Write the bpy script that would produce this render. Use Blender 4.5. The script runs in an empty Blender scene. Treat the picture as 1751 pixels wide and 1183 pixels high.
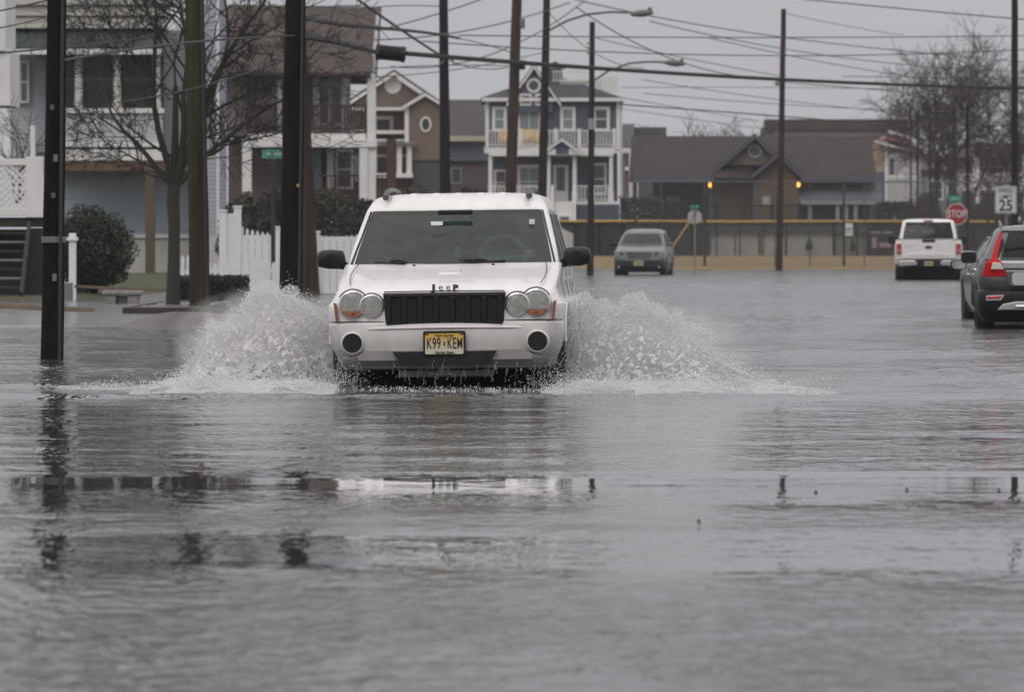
import bpy, bmesh, math, random
import numpy as np
from mathutils import Vector, Matrix
R = math.radians
random.seed(7)
scene = bpy.context.scene

# ------------------------------------------------------------------ camera, sky, sun, exposure
F = 11000.0            # focal length in photograph pixels (1751 wide)
HC = 1.12              # lens height above the flood water
HY = 415.0             # horizon row in the photograph
cam_d = bpy.data.cameras.new('camera')
cam = bpy.data.objects.new('camera', cam_d)
scene.collection.objects.link(cam)
cam.location = (0, 0, HC)
cam.rotation_euler = (R(90), 0, 0)
cam_d.sensor_width = 36
cam_d.lens = F / 1751 * 36
cam_d.shift_y = -(591.5 - HY) / 1751
cam_d.clip_start = .5
cam_d.clip_end = 6000
cam_d.dof.use_dof = True
cam_d.dof.focus_distance = 50.5
cam_d.dof.aperture_fstop = 8.5
scene.camera = cam

SUN_EL, SUN_AZ = R(42), R(200)
w = bpy.data.worlds.new('World')
scene.world = w
w.use_nodes = True
nt = w.node_tree
nt.nodes.clear()
out = nt.nodes.new('ShaderNodeOutputWorld')
bg = nt.nodes.new('ShaderNodeBackground')
sky = nt.nodes.new('ShaderNodeTexSky')
sky.sky_type = 'NISHITA'
sky.sun_disc = False
sky.sun_elevation = SUN_EL
sky.sun_rotation = SUN_AZ
sky.dust_density = 6
sky.air_density = 1.0
# overcast: an even grey cloud deck drawn over the clear sky
tc = nt.nodes.new('ShaderNodeTexCoord')
mp = nt.nodes.new('ShaderNodeMapping')
mp.inputs['Scale'].default_value = (3, 3, 14)
cn = nt.nodes.new('ShaderNodeTexNoise')
cn.inputs['Scale'].default_value = 1.6
cn.inputs['Detail'].default_value = 5
cr = nt.nodes.new('ShaderNodeValToRGB')
cr.color_ramp.elements[0].position = .25
cr.color_ramp.elements[0].color = (3.72, 3.72, 4.02, 1)
cr.color_ramp.elements[1].position = .8
cr.color_ramp.elements[1].color = (4.72, 4.75, 5.05, 1)
mx = nt.nodes.new('ShaderNodeMixRGB')
mx.inputs[0].default_value = .96
nt.links.new(tc.outputs['Generated'], mp.inputs[0])
nt.links.new(mp.outputs[0], cn.inputs['Vector'])
nt.links.new(cn.outputs['Fac'], cr.inputs[0])
nt.links.new(sky.outputs[0], mx.inputs[1])
nt.links.new(cr.outputs[0], mx.inputs[2])
# a thick deck is about two and a half times brighter overhead than at the horizon
sx_ = nt.nodes.new('ShaderNodeSeparateXYZ')
nt.links.new(tc.outputs['Generated'], sx_.inputs[0])
zr = nt.nodes.new('ShaderNodeMapRange')
zr.inputs['From Min'].default_value = .03
zr.inputs['From Max'].default_value = .9
nt.links.new(sx_.outputs[2], zr.inputs[0])
zc = nt.nodes.new('ShaderNodeMixRGB')
zc.inputs[1].default_value = (1, 1, 1, 1)
zc.inputs[2].default_value = (2.62, 2.5, 2.36, 1)
nt.links.new(zr.outputs[0], zc.inputs[0])
vm = nt.nodes.new('ShaderNodeVectorMath')
vm.operation = 'MULTIPLY'
nt.links.new(mx.outputs[0], vm.inputs[0])
nt.links.new(zc.outputs[0], vm.inputs[1])
nt.links.new(vm.outputs[0], bg.inputs['Color'])
bg.inputs['Strength'].default_value = .098
nt.links.new(bg.outputs[0], out.inputs['Surface'])

sd = bpy.data.lights.new('sun', 'SUN')
sd.energy = .5
sd.angle = R(30)
sd.color = (1, .97, .93)
sun = bpy.data.objects.new('sun', sd)
scene.collection.objects.link(sun)
sdir = Vector((math.sin(SUN_AZ) * math.cos(SUN_EL), math.cos(SUN_AZ) * math.cos(SUN_EL), math.sin(SUN_EL)))
sun.rotation_euler = sdir.to_track_quat('Z', 'Y').to_euler()

vs = scene.view_settings
vs.view_transform = 'Standard'
vs.look = 'None'
vs.exposure = .15
vs.gamma = 1
scene.cycles.volume_bounces = 2
scene.cycles.max_bounces = 12
scene.cycles.diffuse_bounces = 10
scene.cycles.transparent_max_bounces = 24

# ------------------------------------------------------------------ helpers
COL = scene.collection
WL = {}                      # world location of each (unrotated) thing while it is built


def X(px, Y):
    return (px - 875.5) * Y / F


def Z(py, Y):
    return HC - (py - HY) * Y / F


def base_Y(py, z=0):         # distance of a point on level z seen at row py
    return (HC - z) * F / (py - HY)


class MB:
    def __init__(s):
        s.v = []
        s.f = []

    def add(s, vs, fs):
        o = len(s.v)
        s.v += [tuple(p) for p in vs]
        s.f += [tuple(i + o for i in f) for f in fs]
        return s

    def poly(s, pts):
        return s.add(pts, [tuple(range(len(pts)))])

    def box(s, x0, x1, y0, y1, z0, z1):
        return s.add([(x0, y0, z0), (x1, y0, z0), (x1, y1, z0), (x0, y1, z0),
                      (x0, y0, z1), (x1, y0, z1), (x1, y1, z1), (x0, y1, z1)],
                     [(0, 3, 2, 1), (4, 5, 6, 7), (0, 1, 5, 4), (1, 2, 6, 5), (2, 3, 7, 6), (3, 0, 4, 7)])

    def bar(s, p, q, w, d=None):
        """rectangular bar from p to q, w across (in x/z plane), d in depth"""
        d = d or w
        p = Vector(p)
        q = Vector(q)
        t = (q - p).normalized()
        up = Vector((0, 1, 0)) if abs(t.y) < .9 else Vector((0, 0, 1))
        a = t.cross(up).normalized()
        b = a.cross(t).normalized()
        vs = []
        for c in (p, q):
            for i, j in ((-1, -1), (1, -1), (1, 1), (-1, 1)):
                vs.append(c + a * (i * w / 2) + b * (j * d / 2))
        return s.add(vs, [(0, 1, 2, 3), (7, 6, 5, 4), (0, 4, 5, 1), (1, 5, 6, 2), (2, 6, 7, 3), (3, 7, 4, 0)])

    def tube(s, pts, rad, n=6, caps=True):
        pts = [Vector(p) for p in pts]
        m = len(pts)
        if not hasattr(rad, '__len__'):
            rad = [rad] * m
        vs = []
        prev = None
        for i, p in enumerate(pts):
            t = (pts[min(i + 1, m - 1)] - pts[max(i - 1, 0)])
            t = t.normalized() if t.length > 1e-9 else Vector((0, 0, 1))
            if prev is None:
                a = t.orthogonal().normalized()
            else:
                a = prev - t * prev.dot(t)
                a = a.normalized() if a.length > 1e-6 else t.orthogonal().normalized()
            prev = a
            b = t.cross(a)
            for k in range(n):
                g = 2 * math.pi * k / n
                vs.append(p + (a * math.cos(g) + b * math.sin(g)) * rad[i])
        fs = []
        for i in range(m - 1):
            for k in range(n):
                fs.append((i * n + k, i * n + (k + 1) % n, (i + 1) * n + (k + 1) % n, (i + 1) * n + k))
        if caps:
            fs.append(tuple(range(n))[::-1])
            fs.append(tuple((m - 1) * n + k for k in range(n)))
        return s.add(vs, fs)

    def lathe(s, c, prof, axis='y', n=20, caps=True):
        """prof: list of (radius, offset along axis)"""
        c = Vector(c)
        vs = []
        for r, h in prof:
            for k in range(n):
                g = 2 * math.pi * k / n
                u, v_ = r * math.cos(g), r * math.sin(g)
                vs.append(c + (Vector((u, h, v_)) if axis == 'y' else Vector((u, v_, h)) if axis == 'z' else Vector((h, u, v_))))
        fs = []
        for i in range(len(prof) - 1):
            for k in range(n):
                fs.append((i * n + k, i * n + (k + 1) % n, (i + 1) * n + (k + 1) % n, (i + 1) * n + k))
        if caps and prof[0][0] > 1e-5:
            fs.append(tuple(range(n))[::-1])
        if caps and prof[-1][0] > 1e-5:
            fs.append(tuple((len(prof) - 1) * n + k for k in range(n)))
        return s.add(vs, fs)

    def prism(s, poly, y0, y1):
        """polygon in x,z extruded from y0 to y1"""
        n = len(poly)
        vs = [(x, y0, z) for x, z in poly] + [(x, y1, z) for x, z in poly]
        fs = [tuple(range(n)), tuple(range(2 * n - 1, n - 1, -1))]
        for i in range(n):
            j = (i + 1) % n
            fs.append((i, i + n, j + n, j))
        return s.add(vs, fs)

    def yprism(s, poly, x0, x1):
        """polygon in y,z extruded from x0 to x1"""
        n = len(poly)
        vs = [(x0, y, z) for y, z in poly] + [(x1, y, z) for y, z in poly]
        fs = [tuple(range(n)), tuple(range(2 * n - 1, n - 1, -1))]
        for i in range(n):
            j = (i + 1) % n
            fs.append((i, i + n, j + n, j))
        return s.add(vs, fs)

    def clap(s, A, B, z0, z1, lap=.13, ext=None, out_=.022):
        """lap siding on the wall A->B (outside on the right hand), ext(z)->(t0,t1) trims gables"""
        ax, ay = A
        bx, by = B
        L = math.hypot(bx - ax, by - ay)
        nx, ny = (by - ay) / L, -(bx - ax) / L
        n = max(1, round((z1 - z0) / lap))
        dz = (z1 - z0) / n
        for k in range(n):
            za, zb = z0 + k * dz, z0 + (k + 1) * dz
            t0, t1 = ext(za) if ext else (0, 1)
            u0, u1 = ext(zb) if ext else (0, 1)
            if t1 - t0 < .002:
                continue
            P = lambda t, z, o: (ax + (bx - ax) * t + nx * o, ay + (by - ay) * t + ny * o, z)
            s.add([P(t0, za, out_), P(t1, za, out_), P(u1, zb, .004), P(u0, zb, .004), P(t0, za, 0), P(t1, za, 0)],
                  [(0, 1, 2, 3), (4, 5, 1, 0)])
        return s

    def build(s, name, mat, parent=None, smooth=0, bevel=0, fix=False):
        me = bpy.data.meshes.new(name)
        off = WL.get(parent.name, Vector((0, 0, 0))) if parent else Vector((0, 0, 0))
        me.from_pydata([(a - off[0], b - off[1], c - off[2]) for a, b, c in s.v], [], s.f)
        me.update()
        if fix:
            bm = bmesh.new()
            bm.from_mesh(me)
            bmesh.ops.remove_doubles(bm, verts=bm.verts, dist=1e-5)
            bmesh.ops.recalc_face_normals(bm, faces=bm.faces)
            bm.to_mesh(me)
            bm.free()
        o = bpy.data.objects.new(name, me)
        COL.objects.link(o)
        me.materials.append(mat)
        if smooth:
            me.shade_smooth()
            me.set_sharp_from_angle(angle=R(smooth))
        if bevel:
            b = o.modifiers.new('bevel', 'BEVEL')
            b.width = bevel
            b.segments = 2
            b.limit_method = 'ANGLE'
            b.angle_limit = R(40)
        if parent:
            o.parent = parent
            WL[o.name] = off
        return o


def tag(o, label=None, cat=None, group=None, kind=None):
    if label:
        o['label'] = label
    if cat:
        o['category'] = cat
    if group:
        o['group'] = group
    if kind:
        o['kind'] = kind
    return o


def thing(name, loc, label, cat, group=None):
    o = bpy.data.objects.new(name, None)
    o.empty_display_size = .2
    COL.objects.link(o)
    o.location = loc
    WL[o.name] = Vector(loc)
    tag(o, label, cat, group)
    return o


def struct(o):
    o['kind'] = 'structure'
    return o


def copy_tree(o, parent=None):
    c = o.copy()
    COL.objects.link(c)
    if parent:
        c.parent = parent
    for ch in [q for q in COL.objects if q.parent == o]:
        copy_tree(ch, c)
    return c


# ------------------------------------------------------------------ materials
MATS = {}


def mat(name, col, rough=.6, metal=0, var=.12, scale=2.0, bump=0, bscale=30, stretch=(1, 1, 1), spec=.5, coat=0, col2=None, emit=0):
    if name in MATS:
        return MATS[name]
    m = bpy.data.materials.new(name)
    m.use_nodes = True
    t = m.node_tree
    b = t.nodes['Principled BSDF']
    b.inputs['Roughness'].default_value = rough
    b.inputs['Metallic'].default_value = metal
    b.inputs['Specular IOR Level'].default_value = spec
    b.inputs['Coat Weight'].default_value = coat
    b.inputs['Coat Roughness'].default_value = .06
    tc = t.nodes.new('ShaderNodeTexCoord')
    mp = t.nodes.new('ShaderNodeMapping')
    mp.inputs['Scale'].default_value = stretch
    t.links.new(tc.outputs['Object'], mp.inputs[0])
    n1 = t.nodes.new('ShaderNodeTexNoise')
    n1.inputs['Scale'].default_value = scale
    n1.inputs['Detail'].default_value = 6
    n1.inputs['Roughness'].default_value = .65
    t.links.new(mp.outputs[0], n1.inputs['Vector'])
    rp = t.nodes.new('ShaderNodeValToRGB')
    rp.color_ramp.elements[0].position = .3
    rp.color_ramp.elements[1].position = .72
    c2 = col2 or tuple(c * (1 - var) for c in col)
    hi = col if col2 else tuple(min(1, c * (1 + var * .6)) for c in col)
    rp.color_ramp.elements[0].color = (*c2, 1)
    rp.color_ramp.elements[1].color = (*hi, 1)
    t.links.new(n1.outputs['Fac'], rp.inputs[0])
    t.links.new(rp.outputs[0], b.inputs['Base Color'])
    if bump:
        n2 = t.nodes.new('ShaderNodeTexNoise')
        n2.inputs['Scale'].default_value = bscale
        n2.inputs['Detail'].default_value = 4
        t.links.new(mp.outputs[0], n2.inputs['Vector'])
        bp = t.nodes.new('ShaderNodeBump')
        bp.inputs['Strength'].default_value = 1
        bp.inputs['Distance'].default_value = bump
        t.links.new(n2.outputs['Fac'], bp.inputs['Height'])
        t.links.new(bp.outputs[0], b.inputs['Normal'])
    if emit:
        b.inputs['Emission Color'].default_value = (*col, 1)
        b.inputs['Emission Strength'].default_value = emit
    MATS[name] = m
    return m


def shingle(name, c1, c2, w=.3, h=.14):
    """asphalt shingles: brick pattern on x and height"""
    m = bpy.data.materials.new(name)
    m.use_nodes = True
    t = m.node_tree
    b = t.nodes['Principled BSDF']
    b.inputs['Roughness'].default_value = .85
    tc = t.nodes.new('ShaderNodeTexCoord')
    sp = t.nodes.new('ShaderNodeSeparateXYZ')
    ad = t.nodes.new('ShaderNodeMath')
    cb = t.nodes.new('ShaderNodeCombineXYZ')
    t.links.new(tc.outputs['Object'], sp.inputs[0])
    t.links.new(sp.outputs[0], ad.inputs[0])
    ad.operation = 'ADD'
    ad.inputs[1].default_value = .0
    t.links.new(ad.outputs[0], cb.inputs[0])
    t.links.new(sp.outputs[2], cb.inputs[1])
    br = t.nodes.new('ShaderNodeTexBrick')
    br.inputs['Scale'].default_value = 1
    br.inputs['Brick Width'].default_value = w
    br.inputs['Row Height'].default_value = h
    br.inputs['Mortar Size'].default_value = .012
    br.inputs['Bias'].default_value = 0
    br.inputs['Color1'].default_value = (*c1, 1)
    br.inputs['Color2'].default_value = (*c2, 1)
    br.inputs['Mortar'].default_value = (*[c * .6 for c in c2], 1)
    t.links.new(cb.outputs[0], br.inputs['Vector'])
    ns = t.nodes.new('ShaderNodeTexNoise')
    ns.inputs['Scale'].default_value = .5
    ns.inputs['Detail'].default_value = 5
    t.links.new(tc.outputs['Object'], ns.inputs['Vector'])
    rp = t.nodes.new('ShaderNodeValToRGB')
    rp.color_ramp.elements[0].position = .3
    rp.color_ramp.elements[0].color = (.7, .7, .7, 1)
    rp.color_ramp.elements[1].position = .7
    rp.color_ramp.elements[1].color = (1.15, 1.12, 1.1, 1)
    t.links.new(ns.outputs['Fac'], rp.inputs[0])
    mu = t.nodes.new('ShaderNodeMixRGB')
    mu.blend_type = 'MULTIPLY'
    mu.inputs[0].default_value = 1
    t.links.new(br.outputs['Color'], mu.inputs[1])
    t.links.new(rp.outputs[0], mu.inputs[2])
    t.links.new(mu.outputs[0], b.inputs['Base Color'])
    bp = t.nodes.new('ShaderNodeBump')
    bp.inputs['Distance'].default_value = .012
    t.links.new(br.outputs['Fac'], bp.inputs['Height'])
    bp.invert = True
    t.links.new(bp.outputs[0], b.inputs['Normal'])
    return m


def glass(name, tint=(.55, .62, .58), opac=.35, dark=(.015, .018, .018), rough=.03, ior=1.5):
    """car or house glass: mirror-like reflection over a tinted see-through pane"""
    m = bpy.data.materials.new(name)
    m.use_nodes = True
    t = m.node_tree
    t.nodes.clear()
    o = t.nodes.new('ShaderNodeOutputMaterial')
    tr = t.nodes.new('ShaderNodeBsdfTransparent')
    tr.inputs[0].default_value = (*tint, 1)
    df = t.nodes.new('ShaderNodeBsdfDiffuse')
    df.inputs[0].default_value = (*dark, 1)
    m1 = t.nodes.new('ShaderNodeMixShader')
    m1.inputs[0].default_value = opac
    gl = t.nodes.new('ShaderNodeBsdfGlossy')
    gl.inputs['Roughness'].default_value = rough
    gl.inputs[0].default_value = (.9, .95, .93, 1)
    fr = t.nodes.new('ShaderNodeFresnel')
    fr.inputs[0].default_value = ior
    m2 = t.nodes.new('ShaderNodeMixShader')
    t.links.new(tr.outputs[0], m1.inputs[1])
    t.links.new(df.outputs[0], m1.inputs[2])
    tcn = t.nodes.new('ShaderNodeTexCoord')
    nn = t.nodes.new('ShaderNodeTexNoise')
    nn.inputs['Scale'].default_value = 3.2
    nn.inputs['Detail'].default_value = 4
    nn.inputs['Distortion'].default_value = 1.5
    t.links.new(tcn.outputs['Object'], nn.inputs['Vector'])
    mr = t.nodes.new('ShaderNodeMapRange')
    mr.inputs['From Min'].default_value = .3
    mr.inputs['From Max'].default_value = .7
    mr.inputs['To Min'].default_value = opac * .45
    mr.inputs['To Max'].default_value = min(1, opac * 1.6)
    t.links.new(nn.outputs['Fac'], mr.inputs[0])
    t.links.new(mr.outputs[0], m1.inputs[0])
    bpn = t.nodes.new('ShaderNodeBump')
    bpn.inputs['Distance'].default_value = .004
    t.links.new(nn.outputs['Fac'], bpn.inputs['Height'])
    t.links.new(bpn.outputs[0], gl.inputs['Normal'])
    t.links.new(fr.outputs[0], m2.inputs[0])
    t.links.new(m1.outputs[0], m2.inputs[1])
    t.links.new(gl.outputs[0], m2.inputs[2])
    t.links.new(m2.outputs[0], o.inputs[0])
    return m


white_trim = mat('white_trim', (.72, .71, .69), .5, var=.1, scale=1.5)
white_fence = mat('white_vinyl', (.72, .72, .74), .4, var=.06, scale=2)
house_pane = mat('house_pane', (.045, .055, .06), .08, var=.5, scale=1.2, spec=.8)
pane_pale = mat('pane_with_blind', (.22, .27, .27), .15, var=.3, scale=1.2, stretch=(1, 1, 6))
dark_screen = mat('insect_screen', (.018, .019, .022), .7, var=.4, scale=1.5)
creosote = mat('creosote_wood', (.013, .0095, .0085), .9, var=.6, scale=3, spec=.15, bump=.012, bscale=18, stretch=(3, 3, .25))
pole_brown = mat('weathered_pole_wood', (.052, .035, .027), .9, var=.6, spec=.2, scale=3, bump=.01, bscale=18, stretch=(3, 3, .2))
pole_grey = mat('grey_pole_wood', (.036, .03, .026), .9, var=.6, spec=.2, scale=3, bump=.01, bscale=18, stretch=(3, 3, .2))
cable_mat = mat('cable_sheath', (.010, .010, .011), .6, spec=.2)
wire_mat = mat('wire_metal', (.045, .04, .042), .6, spec=.3)
hardware = mat('galvanised_steel', (.22, .22, .22), .45, .6)
rubber = mat('tyre_rubber', (.018, .018, .018), .75, var=.3, scale=8)
black_plastic = mat('black_plastic', (.011, .011, .012), .42, var=.2, spec=.35)
chrome = mat('chrome', (.7, .7, .7), .12, 1, var=.05)
plate_white = mat('plate_white', (.62, .62, .58), .4)
ink = mat('black_ink', (.012, .012, .014), .5)


def text(parent, name, s, size, loc, m, xs=1.0, rot=(R(90), 0, 0), bold=0, depth=.002, spacing=1.0, align='CENTER', **kw):
    cu = bpy.data.curves.new(name, 'FONT')
    cu.body = s
    cu.size = size
    cu.extrude = depth
    cu.offset = bold
    cu.align_x = align
    cu.align_y = 'CENTER'
    cu.space_character = spacing
    t = bpy.data.objects.new(name + '_curve', cu)
    COL.objects.link(t)
    bpy.context.view_layer.update()
    me = bpy.data.meshes.new_from_object(t.evaluated_get(bpy.context.evaluated_depsgraph_get()))
    bpy.data.objects.remove(t)
    M_ = Matrix.Translation(Vector(loc)) @ Matrix.Rotation(rot[2], 4, 'Z') @ Matrix.Rotation(rot[1], 4, 'Y') @ Matrix.Rotation(rot[0], 4, 'X') @ Matrix.Diagonal((xs, 1, 1, 1))
    off = WL.get(parent.name, Vector((0, 0, 0)))
    me.transform(Matrix.Translation(-Vector(off)) @ M_)
    me.materials.clear()
    me.materials.append(m)
    o = bpy.data.objects.new(name, me)
    COL.objects.link(o)
    o.parent = parent
    WL[o.name] = off
    return o


def cut(o, cutters):
    """subtract closed meshes (MB) from object o"""
    for c in cutters:
        co = c.build('cutter', ink, fix=True)
        md = o.modifiers.new('cut', 'BOOLEAN')
        md.operation = 'DIFFERENCE'
        md.solver = 'EXACT'
        md.object = co
        bpy.context.view_layer.update()
        me = bpy.data.meshes.new_from_object(o.evaluated_get(bpy.context.evaluated_depsgraph_get()))
        o.modifiers.remove(md)
        o.data = me
        bpy.data.objects.remove(co)
    return o
# ------------------------------------------------------------------ ground, water, pavements
def sheet(name, polys, m, z_fn=None):
    mb = MB()
    for p in polys:
        mb.poly(p)
    o = mb.build(name, m)
    struct(o)
    return o


asphalt = mat('asphalt', (.05, .05, .052), .8, var=.2, scale=3, bump=.004, bscale=60)
sheet('ground', [[(-3000, -400, -.2), (3000, -400, -.2), (3000, 5000, -.2), (-3000, 5000, -.2)]], asphalt)


def water_material():
    m = bpy.data.materials.new('flood_water')
    m.use_nodes = True
    t = m.node_tree
    b = t.nodes['Principled BSDF']
    b.inputs['Base Color'].default_value = (.047, .049, .054, 1)
    b.inputs['Roughness'].default_value = .03
    b.inputs['IOR'].default_value = 1.36
    tc = t.nodes.new('ShaderNodeTexCoord')
    sp = t.nodes.new('ShaderNodeSeparateXYZ')
    t.links.new(tc.outputs['Object'], sp.inputs[0])
    # wind bands: calm and ruffled strips of water one behind the other
    wob = t.nodes.new('ShaderNodeTexNoise')
    wob.inputs['Scale'].default_value = .35
    wob.inputs['Detail'].default_value = 2
    t.links.new(tc.outputs['Object'], wob.inputs['Vector'])
    wm = t.nodes.new('ShaderNodeMath')
    wm.operation = 'MULTIPLY_ADD'
    t.links.new(wob.outputs['Fac'], wm.inputs[0])
    wm.inputs[1].default_value = .9
    t.links.new(sp.outputs[1], wm.inputs[2])

    def ramp(stops, lo, hi):
        mr = t.nodes.new('ShaderNodeMapRange')
        mr.inputs['From Min'].default_value = lo
        mr.inputs['From Max'].default_value = hi
        t.links.new(wm.outputs[0], mr.inputs[0])
        r = t.nodes.new('ShaderNodeValToRGB')
        e = r.color_ramp.elements
        stops = [((y - lo) / (hi - lo), v) for y, v in stops]
        e[0].position, e[0].color = stops[0][0], (*[stops[0][1]] * 3, 1)
        e[1].position, e[1].color = stops[-1][0], (*[stops[-1][1]] * 3, 1)
        for p, v in stops[1:-1]:
            q = e.new(p)
            q.color = (v, v, v, 1)
        t.links.new(mr.outputs[0], r.inputs[0])
        return r.outputs[0]
    fine = ramp(WATER_FINE, 12, 112)
    long_ = ramp(WATER_LONG, 12, 112)

    def noise(scale, detail, stretch, dist=0):
        mp = t.nodes.new('ShaderNodeMapping')
        mp.inputs['Scale'].default_value = stretch
        t.links.new(tc.outputs['Object'], mp.inputs[0])
        n = t.nodes.new('ShaderNodeTexNoise')
        n.inputs['Scale'].default_value = scale
        n.inputs['Detail'].default_value = detail
        n.inputs['Roughness'].default_value = .5
        n.inputs['Distortion'].default_value = dist
        t.links.new(mp.outputs[0], n.inputs['Vector'])
        return n.outputs['Fac']

    def mul(a, b_, k=None):
        q = t.nodes.new('ShaderNodeMath')
        q.operation = 'MULTIPLY'
        t.links.new(a, q.inputs[0])
        if k is None:
            t.links.new(b_, q.inputs[1])
        else:
            q.inputs[1].default_value = k
        return q.outputs[0]

    def add(a, b_):
        q = t.nodes.new('ShaderNodeMath')
        q.operation = 'ADD'
        t.links.new(a, q.inputs[0])
        t.links.new(b_, q.inputs[1])
        return q.outputs[0]
    pn = t.nodes.new('ShaderNodeMapRange')      # gusty patches: the ruffle comes and goes
    pn.inputs['From Min'].default_value = .35
    pn.inputs['From Max'].default_value = .65
    pn.inputs['To Min'].default_value = .35
    pn.inputs['To Max'].default_value = 1.55
    t.links.new(noise(.9, 3, (1, .38, 1), .6), pn.inputs[0])
    fine = mul(fine, pn.outputs[0])
    h = add(mul(mul(noise(4.4, 2.5, (1.9, .85, 1), .4), fine), None, .045),
            mul(mul(noise(1.6, 2, (.7, 1, 1)), long_), None, .05))
    # ripples too small to be seen one by one
    rgh = ramp(WATER_ROUGH, 12, 112)
    t.links.new(rgh, b.inputs['Roughness'])
    # far water: only long swells are wide enough to be seen
    bp = t.nodes.new('ShaderNodeBump')
    bp.inputs['Strength'].default_value = 1
    bp.inputs['Distance'].default_value = 1
    t.links.new(h, bp.inputs['Height'])
    t.links.new(bp.outputs[0], b.inputs['Normal'])
    return m


# (distance, ruffle) -- ruffled near the lens, two calm strips, light chop before the truck
WATER_FINE = [(12, 2.5), (20.0, 2.0), (21.4, .9), (22.6, .12), (24.9, .09), (25.6, .5), (27.2, .42), (27.9, .10), (29.5, .03), (30.0, .008), (31.3, .008), (31.9, .20), (45, .27), (52, .55), (80, .8), (112, 1.0)]
WATER_ROUGH = [(12, .14), (20.5, .13), (21.9, .10), (22.5, .03), (24.9, .025), (25.6, .11), (27.2, .09), (27.9, .03), (29.5, .015), (31.3, .012), (31.9, .03), (45, .05), (52, .08), (80, .11), (112, .13)]
WATER_LONG = [(12, .22), (20.5, .18), (22.5, .06), (24.9, .05), (25.6, .2), (27.2, .15), (28.5, .02), (31.3, .008), (31.9, .18), (45, .24), (52, .5), (80, .7), (112, 1.0)]


def build_water():
    xs = np.concatenate([[-300, -120, -60, -30, -18, -12], np.arange(-9, 11.01, .11), [14, 18, 24, 36, 60, 120, 300]])
    ys = [-60, -10, 5]
    y = 8.0
    while y < 270:
        ys.append(y)
        y += .09 if y < 60 else .09 * (y / 60) ** 2
    ys += [270.0]
    ys = np.array(ys)
    gx, gy = np.meshgrid(xs, ys)
    rng = np.random.RandomState(3)
    z = np.zeros_like(gx)
    # small swell of random direction
    amp = np.interp(gy, [8, 21, 23, 31.3, 32.5, 45, 60, 110, 200, 270], [.5, .45, .2, .02, .62, .7, 1.3, 2.2, 2.8, 2.0])
    for i in range(46):
        lam = rng.uniform(.5, 2.6)
        th = rng.uniform(0, math.pi)
        k = 2 * math.pi / lam
        z += .00042 * lam * np.sin(k * (gx * math.cos(th) + gy * math.sin(th)) + rng.uniform(0, 6.28))
    z *= amp
    # edge of the calm strip: a tiny front running across the road
    yl = 31.45 + .05 * np.sin(gx * .7) - .012 * gx
    z += .0035 * np.exp(-((gy - yl) / .1) ** 2)
    # bow wave running out ahead and to both sides of the truck
    def crest(y0, amp_, wd, x0, x1, slope, side, ruff=.3):
        d = np.abs(gx + .45)
        yc = y0 + slope * d + .12 * np.sin(gx * 1.7 + y0) + .07 * np.sin(gx * 4.3 + 2 * y0)
        m_ = 1 / (1 + np.exp(-(gx - x0) * 3)) * 1 / (1 + np.exp((gx - x1) * 3))
        prof = np.exp(-((gy - yc) / wd) ** 2)
        return amp_ * m_ * prof * (1 + ruff * np.sin(gx * 9 + y0 * 5) * np.sin(gx * 5.1))
    z += crest(46.6, .03, .35, -4.6, 3.9, .0, 0)
    z += crest(47.9, .06, .35, 2.6, 9.0, .30, 1)
    z += crest(48.9, .05, .3, 3.4, 8.5, .22, 1)
    z += crest(50.5, .04, .4, 2.3, 9.5, .5, 1)
    z += crest(53.0, .07, .35, 2.5, 5.6, .28, 1)
    z += crest(62.0, .05, .5, 2.2, 5.0, .5, 1)
    z += crest(80.0, .11, .8, 1.8, 4.3, .5, 1)
    z += crest(88.0, .13, 1.0, 2.0, 5.0, .4, 1) + crest(112.0, .12, 1.3, 3, 9, .3, 1) + crest(150.0, .14, 2.0, 2, 10, .5, 1)
    z += crest(49.0, .035, .5, -9, -1.8, .35, 1)
    z += crest(54.0, .03, .6, -9, -1.8, .9, 1)
    n, m = gx.shape
    v = np.stack([gx.ravel(), gy.ravel(), z.ravel()], 1)
    idx = np.arange(n * m).reshape(n, m)
    f = np.stack([idx[:-1, :-1].ravel(), idx[:-1, 1:].ravel(), idx[1:, 1:].ravel(), idx[1:, :-1].ravel()], 1)
    me = bpy.data.meshes.new('flood_water')
    me.vertices.add(len(v))
    me.vertices.foreach_set('co', v.ravel())
    me.loops.add(f.size)
    me.loops.foreach_set('vertex_index', f.ravel())
    me.polygons.add(len(f))
    me.polygons.foreach_set('loop_start', np.arange(0, f.size, 4))
    me.polygons.foreach_set('loop_total', np.full(len(f), 4))
    me.update(calc_edges=True)
    me.shade_smooth()
    me.materials.append(water_material())
    o = bpy.data.objects.new('water', me)
    COL.objects.link(o)
    struct(o)


build_water()


def grid_sheet(name, m, x0, x1, nx, y0, y1, ny, zf, kind='structure'):
    vs, fs = [], []
    for j in range(ny + 1):
        for i in range(nx + 1):
            x = x0 + (x1 - x0) * i / nx
            y = y0 + (y1 - y0) * j / ny
            vs.append((x, y, zf(x, y)))
    for j in range(ny):
        for i in range(nx):
            a = j * (nx + 1) + i
            fs.append((a, a + 1, a + nx + 2, a + nx + 1))
    o = MB().add(vs, fs).build(name, m, smooth=60)
    o['kind'] = kind
    return o


from mathutils import noise as mn
wet_concrete = mat('wet_concrete', (.17, .165, .16), .16, var=.35, scale=.9, bump=.004, bscale=6, spec=.7)
lawn_m = mat('winter_lawn', (.075, .075, .03), .95, var=.4, scale=2.2, col2=(.04, .045, .018), bump=.02, bscale=40)
straw_m = mat('winter_grass', (.235, .165, .06), .95, var=.3, scale=1.2, bump=.02, bscale=20, col2=(.16, .115, .05))
mud_m = mat('mud', (.075, .055, .042), .35, var=.4, scale=3, bump=.02, bscale=9)
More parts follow.
